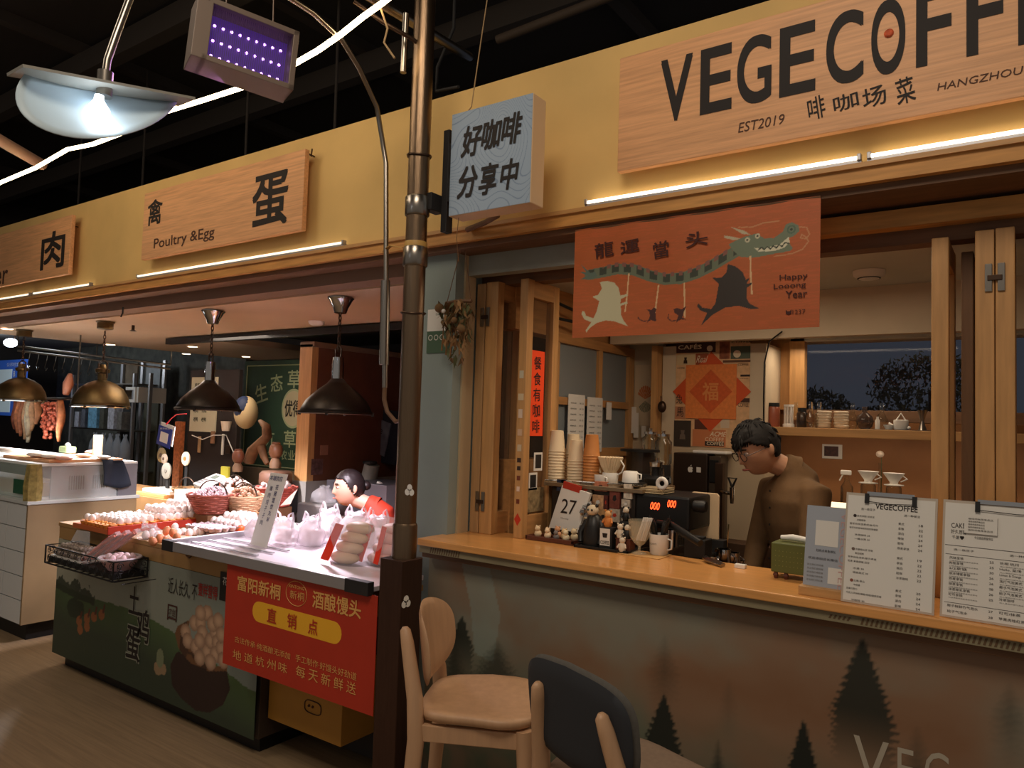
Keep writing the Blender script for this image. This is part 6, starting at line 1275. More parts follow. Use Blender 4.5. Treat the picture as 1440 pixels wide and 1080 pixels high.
for k in range(3):
    for i in range(12-k):
        for j in range(5-k):
            e = q0.copy(); C.objects.link(e); e.location = (wx0+.045+.028*i+.014*k+rnd.uniform(-.003, .003), wy0+.035+.027*j+.013*k, BZ+.024+.021*k); e.rotation_euler = (rnd.random()*3, rnd.random()*3, 0)
bpy.data.objects.remove(q0)
for i in range(3):
    t = thing('sausage_packet', ['front red packet of dried sausages poking out of the wire basket', 'middle red packet of dried sausages in the wire basket', 'rear red packet of dried sausages in the wire basket'][i], 'packet', 'red sausage packets'); x = -4.30+.045*i; y = wy0+.03+.03*i
    M = Matrix.Translation((x, y, BZ+.03+.01*i)) @ Euler((R(0), R(-38), R(30))).to_matrix().to_4x4()
    MB().box(-.02, .24, -.022, .022, -.014, .014, M).build('film', clearbag, t)
    for k in range(2): MB().tube([M @ V((-.01, -.009+.018*k, 0)), M @ V((.11, -.010+.02*k, .003)), M @ V((.22, -.009+.018*k, 0))], [.008, .011, .008], 8).build('sausage', mat('sausage', (196, 84, 56), .45, var=.2, scale=40), t, smooth=60)
    MB().cbox(M @ V((.17, 0, .016)), (.05, .04, .002), (0, -38, 30)).build('paper_band', red, t); fin(t)
t = thing('pink_bowl', 'pink plastic bowl in a bag at the corner of the wire basket', 'bowl'); c = V((-4.04, -.42, BZ)); MB().lathe([(.055, 0), (.075, .03), (.095, .065), (.10, .066), (.08, .03), (.05, .008)], c, 24, cap=False).build('bowl', mat('pink', (222, 176, 178), .5), t, smooth=60); MB().lathe([(.085, .06), (.105, .072), (.112, .066), (.10, .055)], c, 20, cap=False).build('bag_rim', bag, t, smooth=180); fin(t)
for i in range(14): a = i*2.4; r_ = .018*math.sqrt(i); e = MB().ball((0, 0, 0), (.02, .02, .024), 8, 6).build('egg', mat('egg_pinkish', (224, 196, 200), .45), label='pinkish egg in the pink bowl at the wire basket corner', cat='egg', group='eggs in the pink bowl', recenter=False, smooth=180) if i == 0 else e.copy(); (C.objects.link(e) if i else 0); e.location = (c.x+r_*math.cos(a), c.y+r_*math.sin(a), BZ+.062+.006*(i < 4))
lumpbag(-4.03, -.32+.05, KT+.001, .16, .12, .07, 'crumpled clear bag lying above the pink bowl', m=clearbag, seed=21)
# hose loop on the yellow front band
q = P(262, 778, y=-.33); MB().tube([(q.x-.03, -.316, q.z+.012), (q.x-.02, -.33, q.z+.022), (q.x+.03, -.335, q.z+.02), (q.x+.05, -.33, q.z-.005), (q.x+.03, -.33, q.z-.02), (q.x-.02, -.318, q.z-.015)], .004, 6).build('wire_loop', dsteel, label='small dark loop on the yellow band under the tray', cat='loop', smooth=60)
# ---- things behind the eggs
t = thing('kitchen_scale', 'white digital scale with sloping display behind the baskets', 'scale'); c = P(262, 690, z=KT+.10); M = Matrix.Translation((-5.0, .72, KT+.20)) @ Euler((R(24), 0, R(-20))).to_matrix().to_4x4()
MB().box(-.13, .13, -.09, .09, -.01, .02, M).build('display_body', white, t, bevel=.004); MB().box(-.05, .10, .02, .07, .0205, .022, M).build('screen', mat('screen', (110, 120, 110), .3), t); boxo('base', (-5.12, -4.88, .62, .84, KT, KT+.10), greyp, t); 
for i in range(4):
    for j in range(3): MB().box(-.11+.03*i, -.09+.03*i, -.07+.025*j, -.052+.025*j, .0205, .023, M).build('key', greyp, t)
fin(t)
boxo('rear_table', (-7.2, -4.62, .82, 1.35, 0, .88), mat('table_w', (190, 140, 90), .6, var=.1), label='cluttered rear work table behind the egg counter', cat='table')
for i, (x, y, w_, d_, z, h, cc, lab, nm) in enumerate((
    (-6.05, 1.0, .45, .3, .88, .03, (222, 170, 110), 'pale wooden board on the rear table', 'wooden_board'), (-6.0, 1.0, .42, .25, .911, .03, (235, 226, 214), 'white foam board stacked on the wooden board', 'foam_board'),
    (-5.55, .95, .26, .2, .88, .09, (236, 230, 220), 'white plastic tub on the rear table', 'white_tub'), (-5.35, 1.1, .16, .03, .88, .19, (228, 96, 40), 'orange paper bag standing behind the scale', 'orange_bag'),
    (-5.3, 1.05, .10, .02, 1.10-.029, .10, (206, 196, 60), 'yellow-green packet above the orange bag', 'green_packet'))):
    boxo(nm, (x-w_/2, x+w_/2, y-d_/2, y+d_/2, z, z+h), mat('rt%d' % i, cc, .6), label=lab, cat=nm.split('_')[1], bevel=.004)
def facing(px, py, y, w_, h, name, m, label, cat, d=.01, **k):
    c = P(px, py, y=y); return MB().box(c.x-w_/2, c.x+w_/2, y, y+d, c.z-h/2, c.z+h/2).build(name, m, label=label, cat=cat, **k)
# green board
t = thing('green_board', 'dark green board with large pale characters and a round seal behind the lamps', 'sign'); yg = 2.2
a, b_ = P(337, 660, y=yg), P(437, 505, y=yg); MB().box(a.x, -5.0, yg, yg+.03, a.z, b_.z).build('board', mat('board_green', (52, 78, 58), .6, var=.06), t)
gi = mat('board_ink', (170, 182, 140), .7); zq = lambda zx, zy: (240+zx/4, 400+zy/4)
for ch, x0, y0, x1, y1, ro in (('生', 475, 660, 545, 560, 14), ('态', 562, 600, 632, 505, 6), ('草', 658, 582, 735, 482, 0), ('扎', 752, 590, 820, 490, -6), ('杭', 515, 905, 585, 820, 0), ('草', 635, 915, 705, 825, 0), ('山', 505, 975, 530, 935, 0), ('生', 545, 975, 590, 930, 0), ('农', 620, 985, 655, 935, 0), ('业', 660, 985, 700, 935, 0), ('开', 705, 985, 742, 935, 0)):
    tx(ch, zq(x0, y0), zq(x1, y1), yg-.001, gi, t, bold=.02, rot=ro)
p = P(240+690/4, 400+698/4, y=yg); MB().lathe([(.175, 0), (.175, .002)], (0, 0, 0), 30, Matrix.Translation((p.x, yg-.001, p.z)) @ Euler((R(90), 0, 0)).to_matrix().to_4x4() @ Matrix.Diagonal((1, 1.12, 1, 1))).build('round_seal', gi, t); MB().lathe([(.155, 0), (.155, .002)], (0, 0, 0), 30, Matrix.Translation((p.x, yg-.003, p.z)) @ Euler((R(90), 0, 0)).to_matrix().to_4x4() @ Matrix.Diagonal((1, 1.12, 1, 1))).build('seal_disc', mat('seal_disc', (196, 186, 150), .6), t)
text('优得', (p.x-.12, yg-.0065, p.z-.08), X3, Z3, .24, .16, ink, t, bold=.03)
b = MB()
for aa, bb in (((a.x+.05, b_.z-.05), (-5.05, b_.z-.05)), ((a.x+.05, b_.z-.05), (a.x+.05, a.z+.06)), ((a.x+.05, a.z+.06), (-5.05, a.z+.06))): b.tube([(aa[0], yg-.002, aa[1]), (bb[0], yg-.002, bb[1])], .006, 4)
b.build('border_line', gi, t); fin(t)
boxo('board_ledge', (-7.3, -4.6, 2.1, 2.6, .1, 1.06), mat('ledge', (140, 120, 96), .7), label='low back ledge beneath the green board', cat='ledge')
# tan globe, wooden things, notices
c = P(346, 580, y=1.6); t = thing('round_basket_hat', 'round cream and blue ball-shaped hat hanging before the green board', 'hat'); MB().ball(c, (.12, .10, .15), 18, 12).build('dome', mat('hat_cream', (196, 172, 128), .6), t, smooth=180); MB().ball(c+V((0, -.02, .03)), (.095, .09, .12), 18, 12).build('blue_lining', mat('hat_blue', (36, 48, 80), .6), t, smooth=180); fin(t)
wd = mat('carved_wood', (128, 92, 62), .6, var=.3, scale=12)
t = thing('wood_carving', 'bent driftwood carving in front of the green board', 'ornament'); c = P(350, 650, y=1.2); MB().tube([c, c+V((.05, 0, .10)), c+V((.14, 0, .16)), c+V((.22, 0, .22)), c+V((.20, 0, .30)), c+V((.12, 0, .34))], [.05, .055, .05, .045, .04, .02], 10, flat=.7).build('branch', wd, t, smooth=60); MB().tube([c+V((.13, 0, .17)), c+V((.19, 0, .06)), c+V((.24, 0, .0))], [.04, .03, .02], 8).build('side_branch', wd, t, smooth=60); fin(t)
for i, (px, py, s_, cc, lab) in enumerate(((335, 642, .055, (120, 70, 48), 'glossy brown gourd-shaped ornament on the rear table'), (388, 634, .06, (120, 78, 50), 'brown round-topped wooden ornament before the green board'))):
    c = P(px, py, y=1.1); t = thing('carved_ornament', lab, 'ornament'); m = mat('orn%d' % i, cc, .4, var=.2); MB().ball(c, (s_, s_*.8, s_*1.1), 14, 10).build('head', m, t, smooth=180); MB().lathe([(s_*.7, 0), (s_*.75, s_*.6), (s_*.4, s_*1.4)], c-V((0, 0, s_*2.2)), 14).build('body', mat('orn_b', (140, 108, 80), .6, var=.2), t, smooth=60)
    MB().lathe([(s_*.5, 0), (s_*.55, s_*.15), (s_*.5, s_*.3)], c+V((0, 0, s_*.8)), 12).build('knob', m, t, smooth=60)
    fin(t)
c = P(388, 668, y=1.0); MB().lathe([(.11, 0), (.12, .02), (.12, .09), (.10, .11)], (c.x, c.y, c.z-.08), 18).build('wooden_drum', mat('drum', (96, 66, 48), .6, var=.2), label='round dark wooden drum left of the partition post', cat='drum', smooth=50)
boxo('drum_stand', (c.x-.14, c.x+.14, .9, 1.1, .88, c.z-.08), dark, label='dark crate carrying the wooden drum', cat='crate')
c = P(357, 672, y=.9); MB().lathe([(.05, 0), (.055, .04), (.03, .08), (.03, .10)], (c.x, c.y, .88), 14).build('teapot_jar', mat('tanjar', (176, 140, 104), .5), label='small tan jar on the rear table', cat='jar', smooth=50)
t = thing('paper_notice', 'cream notice sheet with rows of figures behind the second dark lamp', 'notice'); a, b_ = P(272, 606, y=2.0), P(292, 528, y=2.0)
a, b_ = P(266, 606, y=1.705), P(306, 530, y=1.705); MB().box(a.x, b_.x, 1.705, 1.718, a.z, b_.z).build('sheet', mat('notice_paper', (206, 196, 166), .7), t)
for i in range(5):
    for k in range(2): text(['鸡蛋', '鸭蛋', '土鸡', '乌鸡', '老鸭'][i], (a.x+.06+.14*k, 1.704, b_.z-.10-.085*i), X3, Z3, .08, .04, ink, t, bold=.02)
fin(t)
t = thing('blue_tag', 'blue hanging tag with a blank white square on a red ribbon', 'tag'); y = .30
a, b_ = P(219, 628, y=y), P(243, 600, y=y); cc = V(((a.x+b_.x)/2, y, (a.z+b_.z)/2)); M = Matrix.Translation(cc) @ Euler((0, R(10), 0)).to_matrix().to_4x4(); w_ = (b_.x-a.x)*.86; h = .135
MB().box(-w_/2+.015, w_/2+.02, .004, .008, -h/2+.02, h/2+.025, M).build('white_back', white, t); MB().box(-w_/2, w_/2, 0, .003, -h/2, h/2, M).build('blue_face', mat('tag_blue', (44, 62, 150), .5), t); MB().box(-w_*.28, w_*.28, -.002, .0, -h*.3, h*.22, M).build('blank_square', paper, t); text('推荐使用', M @ V((-w_*.35, -.002, h*.30)), X3, Z3, w_*.7, .012, paper, t)
p = M @ V((0, .002, h/2+.02)); MB().tube([p, p+V((.02, .02, .04)), p+V((.05, .04, .07)), P(262, 582, y=.36)], [.012, .007, .008, .006], 8, flat=.5).build('red_ribbon', mat('ribbon_pink', (206, 50, 60), .5), t, smooth=60); fin(t)
for i, (px, py, rr, cc, lab) in enumerate(((228, 640, .07, (150, 130, 90), 'round patterned plate left of the blue tag'), (232, 645, .045, (214, 196, 176), 'small white round dial in front of the patterned plate'), (262, 645, .06, (232, 214, 186), 'white oval plate with an orange spot'), (235, 662, .07, (150, 140, 126), 'grey round disc leaning at the metal case'))):
    y = 1.30-.1*i; c = P(px, py, y=y); t = thing('round_plate', lab, 'plate'); MB().lathe([(rr, 0), (rr, .01), (rr*.9, .014)], (0, 0, 0), 22, Matrix.Translation(c) @ Euler((R(90), 0, 0)).to_matrix().to_4x4()).build('disc', mat('pl%d' % i, cc, .5, var=.3 if i == 0 else .05, scale=30), t, smooth=50)
    MB().lathe([(rr*.3, 0), (rr*.25, .006)], (0, 0, 0), 14, Matrix.Translation(c+V((0, -.014, 0))) @ Euler((R(90), 0, 0)).to_matrix().to_4x4()).build('centre_spot', mat('pls%d' % i, [(90, 70, 60), (120, 100, 90), (214, 130, 70), (130, 120, 110)][i], .5), t); MB().box(c.x-.02, c.x+.02, y+.002, y+.02, .88, c.z).build('support', dark, t); fin(t)
c = P(255, 615, y=1.7); boxo('carved_screen', (c.x-.06, c.x+.06, 1.66, 1.70, 0, c.z+.16), mat('carved_panel', (170, 96, 52), .6, var=.4, scale=40), label='narrow orange-brown carved panel behind the blue tag', cat='panel')
c = P(310, 575, y=1.5)
t = thing('hanging_ladles', 'dark tool rack with a pale cup, rope and wooden scraper hanging', 'rack'); boxo('rack_back', (P(264, 600, y=1.72).x, P(333, 600, y=1.72).x, 1.72, 1.76, 0, 2.02), mat('rack_dark', (44, 34, 30), .7), t)
for (px, py, w_, h, m) in ((279, 625, .03, .16, mat('scraper', (176, 140, 100), .6)), (298, 615, .05, .12, mat('scraper2', (150, 110, 80), .6)), (312, 625, .02, .2, white), (320, 632, .07, .08, dsteel)):
    q = P(px, py, y=1.68); MB().box(q.x-w_/2, q.x+w_/2, 1.68, 1.70, q.z-h/2, q.z+h/2).build('tool', m, t, bevel=.004)
q = P(318, 600, y=1.62); MB().lathe([(.035, 0), (.05, .09)], q-V((0, 0, .04)), 14).build('white_cup', mat('cup_dirty', (210, 190, 170), .5), t, smooth=50)
MB().tube([P(270, 612, y=1.66), P(285, 618, y=1.66), P(300, 612, y=1.66), P(318, 612, y=1.66), P(330, 640, y=1.66)], .005, 5).build('rope', white, t); fin(t)
boxo('price_card_white', (P(307, 690, y=.78).x, P(338, 690, y=.78).x, .78, .785, KT+.04, KT+.17), paper, label='white handwritten price card among the baskets', cat='card', bevel=0); boxo('card_holder', (P(320, 690, y=.78).x-.01, P(320, 690, y=.78).x+.01, .785, .79, KT, KT+.06), dark, label='small dark clip holding the white price card', cat='clip', bevel=0)
c = P(395, 690, y=.55); MB().prism([(0, 0), (.10, .02), (.16, .12), (.06, .05)], (c.x, .55, KT+.13), X3, Z3, .002).build('curled_paper', paper, label='curled white paper corner sticking up behind the placard', cat='paper')
# partition items
def side(px0, py0, px1, py1, nm, m, label, cat, x=-4.42):
    a, b_ = P(px0, py0, x=x+.001), P(px1, py1, x=x+.001); return MB().box(x+.0005, x+.006, min(a.y, b_.y), max(a.y, b_.y), min(a.z, b_.z), max(a.z, b_.z)).build(nm, m, label=label, cat=cat)
side(450, 640, 461, 626, 'framed_card', mat('frame_br', (150, 104, 80), .6), 'small brown framed card on the red-brown partition', 'frame')
side(437, 668, 454, 645, 'circle_print', mat('circ', (96, 70, 66), .6, var=.5, scale=30), 'square print with four dark circles on the partition', 'print')
boxo('steel_cabinet', (-4.38, -3.75, 1.3, 1.7, 0, 1.12), mat('cab', (120, 116, 122), .4, .5), label='grey metal cabinet behind the seller in red', cat='cabinet')
t = thing('metal_bin', 'grey bin with a crumpled bag left of the seller in red', 'bin'); boxo('bin', (-4.28, -4.0, .95, 1.2, 0, .98), greyp, t, bevel=.01); fin(t)
lumpbag(-4.15, 1.08, .981, .2, .16, .12, 'crumpled clear bag on the grey bin', m=clearbag, seed=14, handles=False)
boxo('shelf_box_stack', (-3.2, -2.75, 2.0, 2.45, .05, 1.05), mat('boxes_red', (110, 54, 40), .7, var=.2), label='stack of red-brown crates at the back of the seller bay', cat='crate')
for i in range(4): boxo('white_carton', (-2.98+.02*i, -2.68, 1.9, 1.99, .05 if i == 0 else 1.051+.09*(i-1), 1.05 if i == 0 else 1.14+.09*(i-1)-.002), mat('carton_w%d' % (i % 2), ((150, 140, 138), (168, 158, 150))[i % 2], .7), label='pale carton in the pile left of the pole, ' + ['lowest', 'second', 'third', 'topmost'][i], cat='carton')
c = P(528, 612, y=1.9); t = thing('magazine_board', 'tilted grey poster card hanging in the dark behind the seller', 'poster'); MB().cbox(c, (.30, .01, .28), (0, 14, 0)).build('card', mat('mag', (88, 92, 98), .5, var=.4, scale=12), t); MB().cbox(c+V((0, .02, 0)), (.5, .02, .44), (0, 4, 0)).build('dark_backing', mat('navy', (24, 26, 36), .7), t); text('Coffee', c+V((-.09, -.008, .03)), X3, Z3, .18, .06, ink, t, bold=.02, rot=-12); fin(t)
c = P(517, 668, y=1.6); t = thing('white_jug', 'grey plastic jug with dark lid behind the seller head', 'jug'); MB().lathe([(.06, 0), (.065, .02), (.06, .18)], c-V((0, 0, .09)), 16, Euler((0, R(14), 0)).to_matrix().to_4x4()).build('jug_body', mat('jug_grey', (140, 134, 124), .5), t, smooth=50); MB().lathe([(.055, 0), (.055, .02)], c+V((.02, 0, .09)), 16).build('lid', dark, t); MB().box(c.x-.07, c.x+.07, c.y-.05, c.y+.05, .05, c.z-.09).build('stand', dark, t); fin(t)
c = P(535, 688, y=1.4); MB().cbox(c, (.09, .02, .09), (0, 20, 0)).build('white_tag', paper, label='small white card behind the seller shoulder', cat='card')
lumpbag(-3.30, 1.35, .90, .42, .3, .22, 'dark jacket heap behind the seller', m=mat('dark_cloth', (44, 46, 52), .8), seed=30, handles=False, name='cloth_heap', cat='cloth'); boxo('heap_table', (-3.55, -3.05, 1.15, 1.55, .05, .90), dark, label='dark low table under the jacket heap', cat='table')
c = P(590, 665, y=1.5); boxo('orange_packet', (c.x-.03, c.x+.03, 1.5, 1.54, c.z-.02, c.z+.04), mat('or_p', (206, 90, 50), .5), label='orange packet between the pole and the blue wall', cat='packet'); boxo('paper_pile', (c.x-.04, c.x+.05, 1.48, 1.56, 0, c.z-.022), paper, label='pile of white papers between the pole and the blue wall', cat='paper')
# ------------------------------------------------------------------ meat stall
t = thing('tiled_meat_counter', 'white tiled counter of the meat stall with a wooden end', 'counter')
tx0, tx1, tyf = -9.0, -5.60, -.25
boxo('core', (tx0, tx1-.02, tyf+.012, .48, .12, .93), mat('grout', (120, 120, 116), .9), t, bevel=0); boxo('end_panel', (tx1-.02, tx1, tyf, .50, .12, .93), mat('end_wood', (146, 122, 88), .6, var=.15, scale=3), t); boxo('plinth', (tx0, tx1-.06, tyf+.06, .45, 0, .12), black, t); boxo('stone_top', (tx0, tx1+.01, tyf-.01, .52, .93, .955), mat('stone_top', (196, 200, 198), .4, var=.05), t, bevel=.004)
tm = mat('white_tile', (214, 218, 218), .3); tile = None
for r_ in range(5):
    for k in range(12):
        x1 = tx1-.025-.30*k; z0 = .125+.161*r_
        if tile is None: tile = MB().box(-.293, 0, 0, .011, 0, .155).build('tile', tm, t, bevel=0); me = tile.data; tile.location = (x1, tyf, z0)
        else: o = tile.copy(); C.objects.link(o); o.parent = t; o.location = (x1, tyf, z0)
def finloc(t, loc):
    ROOTS.remove(t); t.location = loc
    for k in t.children: k.location = k.location-V(loc)
finloc(t, ((tx0+tx1)/2, .1, 0))
MZ = .955
t = thing('glass_meat_case', 'glass and steel cold case standing on the tiled counter', 'display case')
cy0, cy1 = -.20, .50; xg = -5.62
boxo('end_glass', (xg-.004, xg, cy0, cy1-.14, MZ, MZ+.235), mat('case_glass', (220, 226, 224), .1, alpha=.28), t, bevel=0); boxo('steel_end', (xg-.03, xg-.02, cy0+.10, cy1, MZ, MZ+.23), mat('case_steel', (150, 152, 158), .35, .6), t, bevel=0)
sl = []
for g_ in range(3):
    for k in range(7):
        y = cy0+.22+.165*g_+.016*k; MB().box(xg-.0195, xg-.0185, y, y+.009, MZ+.06, MZ+.16).build('slot', black, t)
boxo('end_block', (xg-.06, xg+.01, cy1-.14, cy1, MZ, MZ+.24), mat('case_side', (128, 128, 136), .4, .4), t); boxo('front_glass', (-8.9, xg, cy0-.004, cy0, MZ, MZ+.235), mat('case_glass2', (214, 232, 226), .1, alpha=.3), t, bevel=0); boxo('top_plate', (-8.9, xg+.005, cy0, cy1, MZ+.235, MZ+.255), mat('case_top', (236, 236, 234), .4), t); boxo('inner_floor', (-8.9, xg-.03, cy0+.02, cy1, MZ, MZ+.02), white, t)
fin(t)
MT = MZ+.255
c = P(48, 670, y=cy0); t = thing('tape_bundle', 'tan adhesive-crusted corner post of the cold case', 'post'); MB().lathe([(.055, 0), (.06, .10), (.045, .25)], (xg-.02, cy0-.01, MZ), 7).build('crust', mat('crust', (150, 132, 76), .8, var=.4, scale=30, bump=.4), t); fin(t)
boxo('green_label', (-5.95, -5.80, cy0-.012, cy0-.006, MZ+.03, MZ+.13), mat('label_green', (30, 84, 56), .6), label='small green label on the cold case front glass', cat='label', bevel=0)
lumpbag(-5.72, -.02, MZ+.021, .1, .08, .05, 'red-orange packet lying inside the cold case end', m=mat('packet_red', (206, 90, 56), .6), seed=40, handles=False, name='meat_packet', cat='packet'); boxo('yellow_block', (-5.74, -5.68, -.15, -.08, MZ+.021, MZ+.11), mat('yblk', (222, 180, 110), .6), label='yellow carton inside the corner of the cold case', cat='carton')
# towel
b = MB(); vs_ = []; ty0 = .22
for j in range(9):
    for i in range(9): u = i/8; v = j/8; vs_.append((xg+.022+.02*math.sin(v*3+u*6)*(v > .1), ty0+.15*u+.05*v*(u-.2)+.03*v, MT+.012-.0-.24*max(0, v-.12)*(1-.25*abs(u-.6))))
o = b.add(vs_, [(j*9+i, j*9+i+1, (j+1)*9+i+1, (j+1)*9+i) for j in range(8) for i in range(8)]).build('dark_towel', mat('towel_navy', (40, 46, 60), .9, var=.2), label='dark navy towel hanging over the cold case end', cat='towel', smooth=180); o.modifiers.new('s', 'SOLIDIFY').thickness = .008
wb = mat('cut_board', (206, 150, 106), .6, var=.1)
boxo('cutting_board', (-6.4, -5.64, -.12, .40, MT+.001, MT+.022), wb, label='long wooden cutting board on top of the cold case', cat='board', bevel=.003)
meat = mat('raw_meat', (226, 168, 150), .4, var=.25, scale=14); fat = mat('fat', (238, 222, 206), .4, var=.1)
rn = random.Random(12)
for i, (px, py, s_, m) in enumerate(((118, 640, .07, fat), (132, 636, .08, meat), (146, 642, .06, fat), (78, 644, .07, meat), (60, 642, .08, fat), (30, 640, .09, fat), (10, 634, .10, fat))):
    c = P(px, py, z=MT+.04); o = MB().ball((c.x, max(c.y, -.05) if c.y < .5 else .4, MT+.023+s_*.22), (s_*1.3, s_*.7, s_*.22), 12, 8).build('meat_piece', m, label=['pale fat piece on the case top, left of the tub', 'pinkish meat cut in the middle of the case top', 'small pale cut right on the case top', 'pink cut beside the left brass lamp', 'white fat slab beneath the hanging meat', 'large white slab on the case top', 'white slab at the left edge of the case top'][i], cat='meat', smooth=180)
c = P(104, 632, y=.45); t = thing('green_tub', 'small green tub with a knotted white bag on the case top', 'tub'); boxo('tub', (c.x-.07, c.x+.07, .36, .44, MT+.0225, MT+.075), mat('tub_green', (170, 184, 130), .5), t, bevel=.01); MB().ball((c.x, .40, MT+.085), (.03, .02, .02), 8, 6).build('knot', white, t, smooth=180); fin(t)
c = P(166, 625, y=.6); MB().cyl((c.x, .44, MT+.0225), .035, .16, 16).build('paper_roll', mat('roll_cream', (226, 216, 180), .7), label='upright cream paper roll on the case top', cat='paper roll', smooth=40)
# rails with hooks and hanging meat
t = thing('hook_rail', 'long steel rail with meat hooks under the stall ceiling', 'rail'); ra, rb = V((-9.2, 1.5, 2.14)), V((-6.9, 1.5, 2.14)); ra = P(25, 487, y=1.1); rb = P(240, 513, y=2.4)
for dz in (0, -.05): MB().tube([ra+V((0, 0, dz)), rb+V((0, 0, dz))], .012, 8).build('rail_tube', steel, t, smooth=60)
for k in range(9):
    p = ra.lerp(rb, .08+.055*k); MB().tube([p+V((0, 0, -.05)), p+V((-.02, 0, -.12)), p+V((-.06, 0, -.20)), p+V((-.03, 0, -.24)), p+V((0, 0, -.21))], .004, 5).build('hook', chrome, t)
for p in (ra, ra.lerp(rb, .5), rb): MB().tube([p, V((p.x, p.y, 2.6 if p.x < -8.2 else 2.3))], .008, 6).build('hanger', steel, t)
fin(t)
t = thing('low_rail', 'lower steel rail carrying the hanging meats behind the brass lamps', 'rail'); yl = .85; la, lb_ = P(-10, 560, y=yl), P(108, 561, y=yl); MB().tube([la, lb_], .012, 8).build('rail_tube', steel, t, smooth=60)
for p in (la, lb_): MB().tube([p, V((p.x, p.y, 2.3))], .008, 6).build('hanger', steel, t)
fin(t)
for i, (px, w_, L_, cc, lab) in enumerate(((22, .05, .30, (150, 78, 50), 'narrow dark red strip at the left of the hanging meats'), (30, .06, .34, (206, 130, 86), 'orange-brown strip of hanging meat'), (38, .06, .40, (224, 180, 140), 'long pale strip of hanging meat'), (46, .07, .36, (236, 212, 180), 'creamy fatty strip of hanging meat'), (54, .06, .24, (190, 130, 90), 'short brown strip beside the sausage chain'), (90, .06, .40, (180, 110, 70), 'long brown cured piece at the right of the hanging meats'), (26, .05, .33, (128, 66, 46), 'very dark lean strip second in the row of hanging meats'), (34, .05, .37, (190, 120, 84), 'reddish strip between the orange and pale strips'), (42, .06, .43, (240, 222, 196), 'longest, whitest fatty strip of hanging meat'), (50, .055, .31, (206, 160, 120), 'light brown strip left of the short brown strip'), (84, .05, .30, (150, 86, 60), 'dark brown strip right of the sausage chain'))):
    c = P(px, 563, y=yl); n = 9; b = MB(); pts = [c+V((.02*math.sin(k*.9+i), -.02*(i % 2), -L_*k/(n-1))) for k in range(n)]
    o = b.tube(pts, [w_*(.25+.35*math.sin(math.pi*min(1, .15+k/(n-1)*.85))) for k in range(n)], 8, flat=.55).build('cured_meat', mat('cured%d' % i, cc, .45, var=.35, scale=22), label=lab, cat='meat', smooth=180)
b = MB(); rn = random.Random(6); c = P(70, 563, y=yl)
for s_ in range(7):
    for k in range(13):
        x = c.x-.115+.038*s_; b.ball((x+rn.uniform(-.014, .014), yl+rn.uniform(-.03, .03), c.z-.03-.028*k*(1 if 1 < s_ < 5 else .75)), (.023, .02, .02), 8, 6)
b.build('sausage_chain', mat('sausage2', (186, 92, 66), .4, var=.4, scale=30), label='dense bunch of reddish sausage links hanging between the brass lamps', cat='sausages', kind='stuff', smooth=180)
c = P(96, 540, y=yl+.05); MB().tube([c+V((.03, 0, .10)), c, c+V((-.04, 0, -.10))], [.02, .05, .03], 10).build('cured_ham', mat('ham', (176, 112, 84), .5, var=.2), label='cured ham leaning above the rail left of the right brass lamp', cat='meat', smooth=60)
# blue sign and shelves on the back
t = thing('blue_notice_board', 'blue and white notice board at the left edge behind the brass lamp', 'sign'); yb = 2.2
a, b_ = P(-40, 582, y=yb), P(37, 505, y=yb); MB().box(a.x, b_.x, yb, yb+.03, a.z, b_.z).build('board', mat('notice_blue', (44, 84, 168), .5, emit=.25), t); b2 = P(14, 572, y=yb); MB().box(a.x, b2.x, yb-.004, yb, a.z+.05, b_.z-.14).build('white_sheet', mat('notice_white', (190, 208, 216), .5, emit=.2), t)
text('公示栏食品', (b2.x-.2, yb-.002, b_.z-.1), X3, Z3, .55, .06, paper, t); text('B', (b2.x+.05, yb-.002, b_.z-.25), X3, Z3, .06, .08, paper, t, bold=.02); text('☺', (b2.x+.2, yb-.002, b_.z-.25), X3, Z3, .09, .09, paper, t); fin(t)
q = P(15, 482, y=1.8); MB().ball(q, (.12, .08, .06), 14, 8).build('bright_spotlight', mat('spot_glow', (220, 235, 255), .4, emit=14), label='glaring white spotlight above the blue notice board', cat='light', smooth=180)
o = bpy.data.objects['bright_spotlight']; MB().tube([q+V((0, .05, .03)), V((q.x, q.y+.05, 2.6))], .01, 6).build('ceiling_stem', dsteel, o)
lamp('POINT', 'meat_spot_light', q+V((.1, -.15, -.1)), 20, COOL, .06)
t = thing('packet_shelf', 'steel shelf frame with packets behind the right brass lamp', 'shelf'); ys = 2.6
a, b_ = P(100, 600, y=ys), P(188, 594, y=ys)
for z in (a.z, a.z-.55, a.z+.62): boxo('board', (a.x, b_.x, ys-.02, ys+.3, z-.02, z), steel, t)
for x in (a.x, b_.x-.03, b_.x+.36): boxo('upright', (x, x+.04, ys-.03, ys+.01, .3, a.z+.75), alu, t)
fin(t)
for i, (px, w_, h, cc) in enumerate(((110, .12, .22, (150, 150, 160)), (119, .11, .26, (90, 92, 100)), (132, .24, .30, (110, 160, 190)), (145, .12, .28, (80, 80, 70)), (158, .16, .30, (190, 190, 200)), (170, .12, .24, (120, 116, 110)))):
    c = P(px, 585, y=ys+.02); boxo('packet', (c.x-w_/2, c.x+w_/2, ys+.0, ys+.12, a.z+.001, a.z+h), mat('pk%d' % i, cc, .5, var=.4, scale=24), label=['leftmost grey packet on the back steel shelf', 'dark packet second on the back steel shelf', 'light blue packet on the back steel shelf', 'dull olive packet on the back steel shelf', 'white packet on the back steel shelf', 'rightmost grey packet on the back steel shelf'][i], cat='packet')
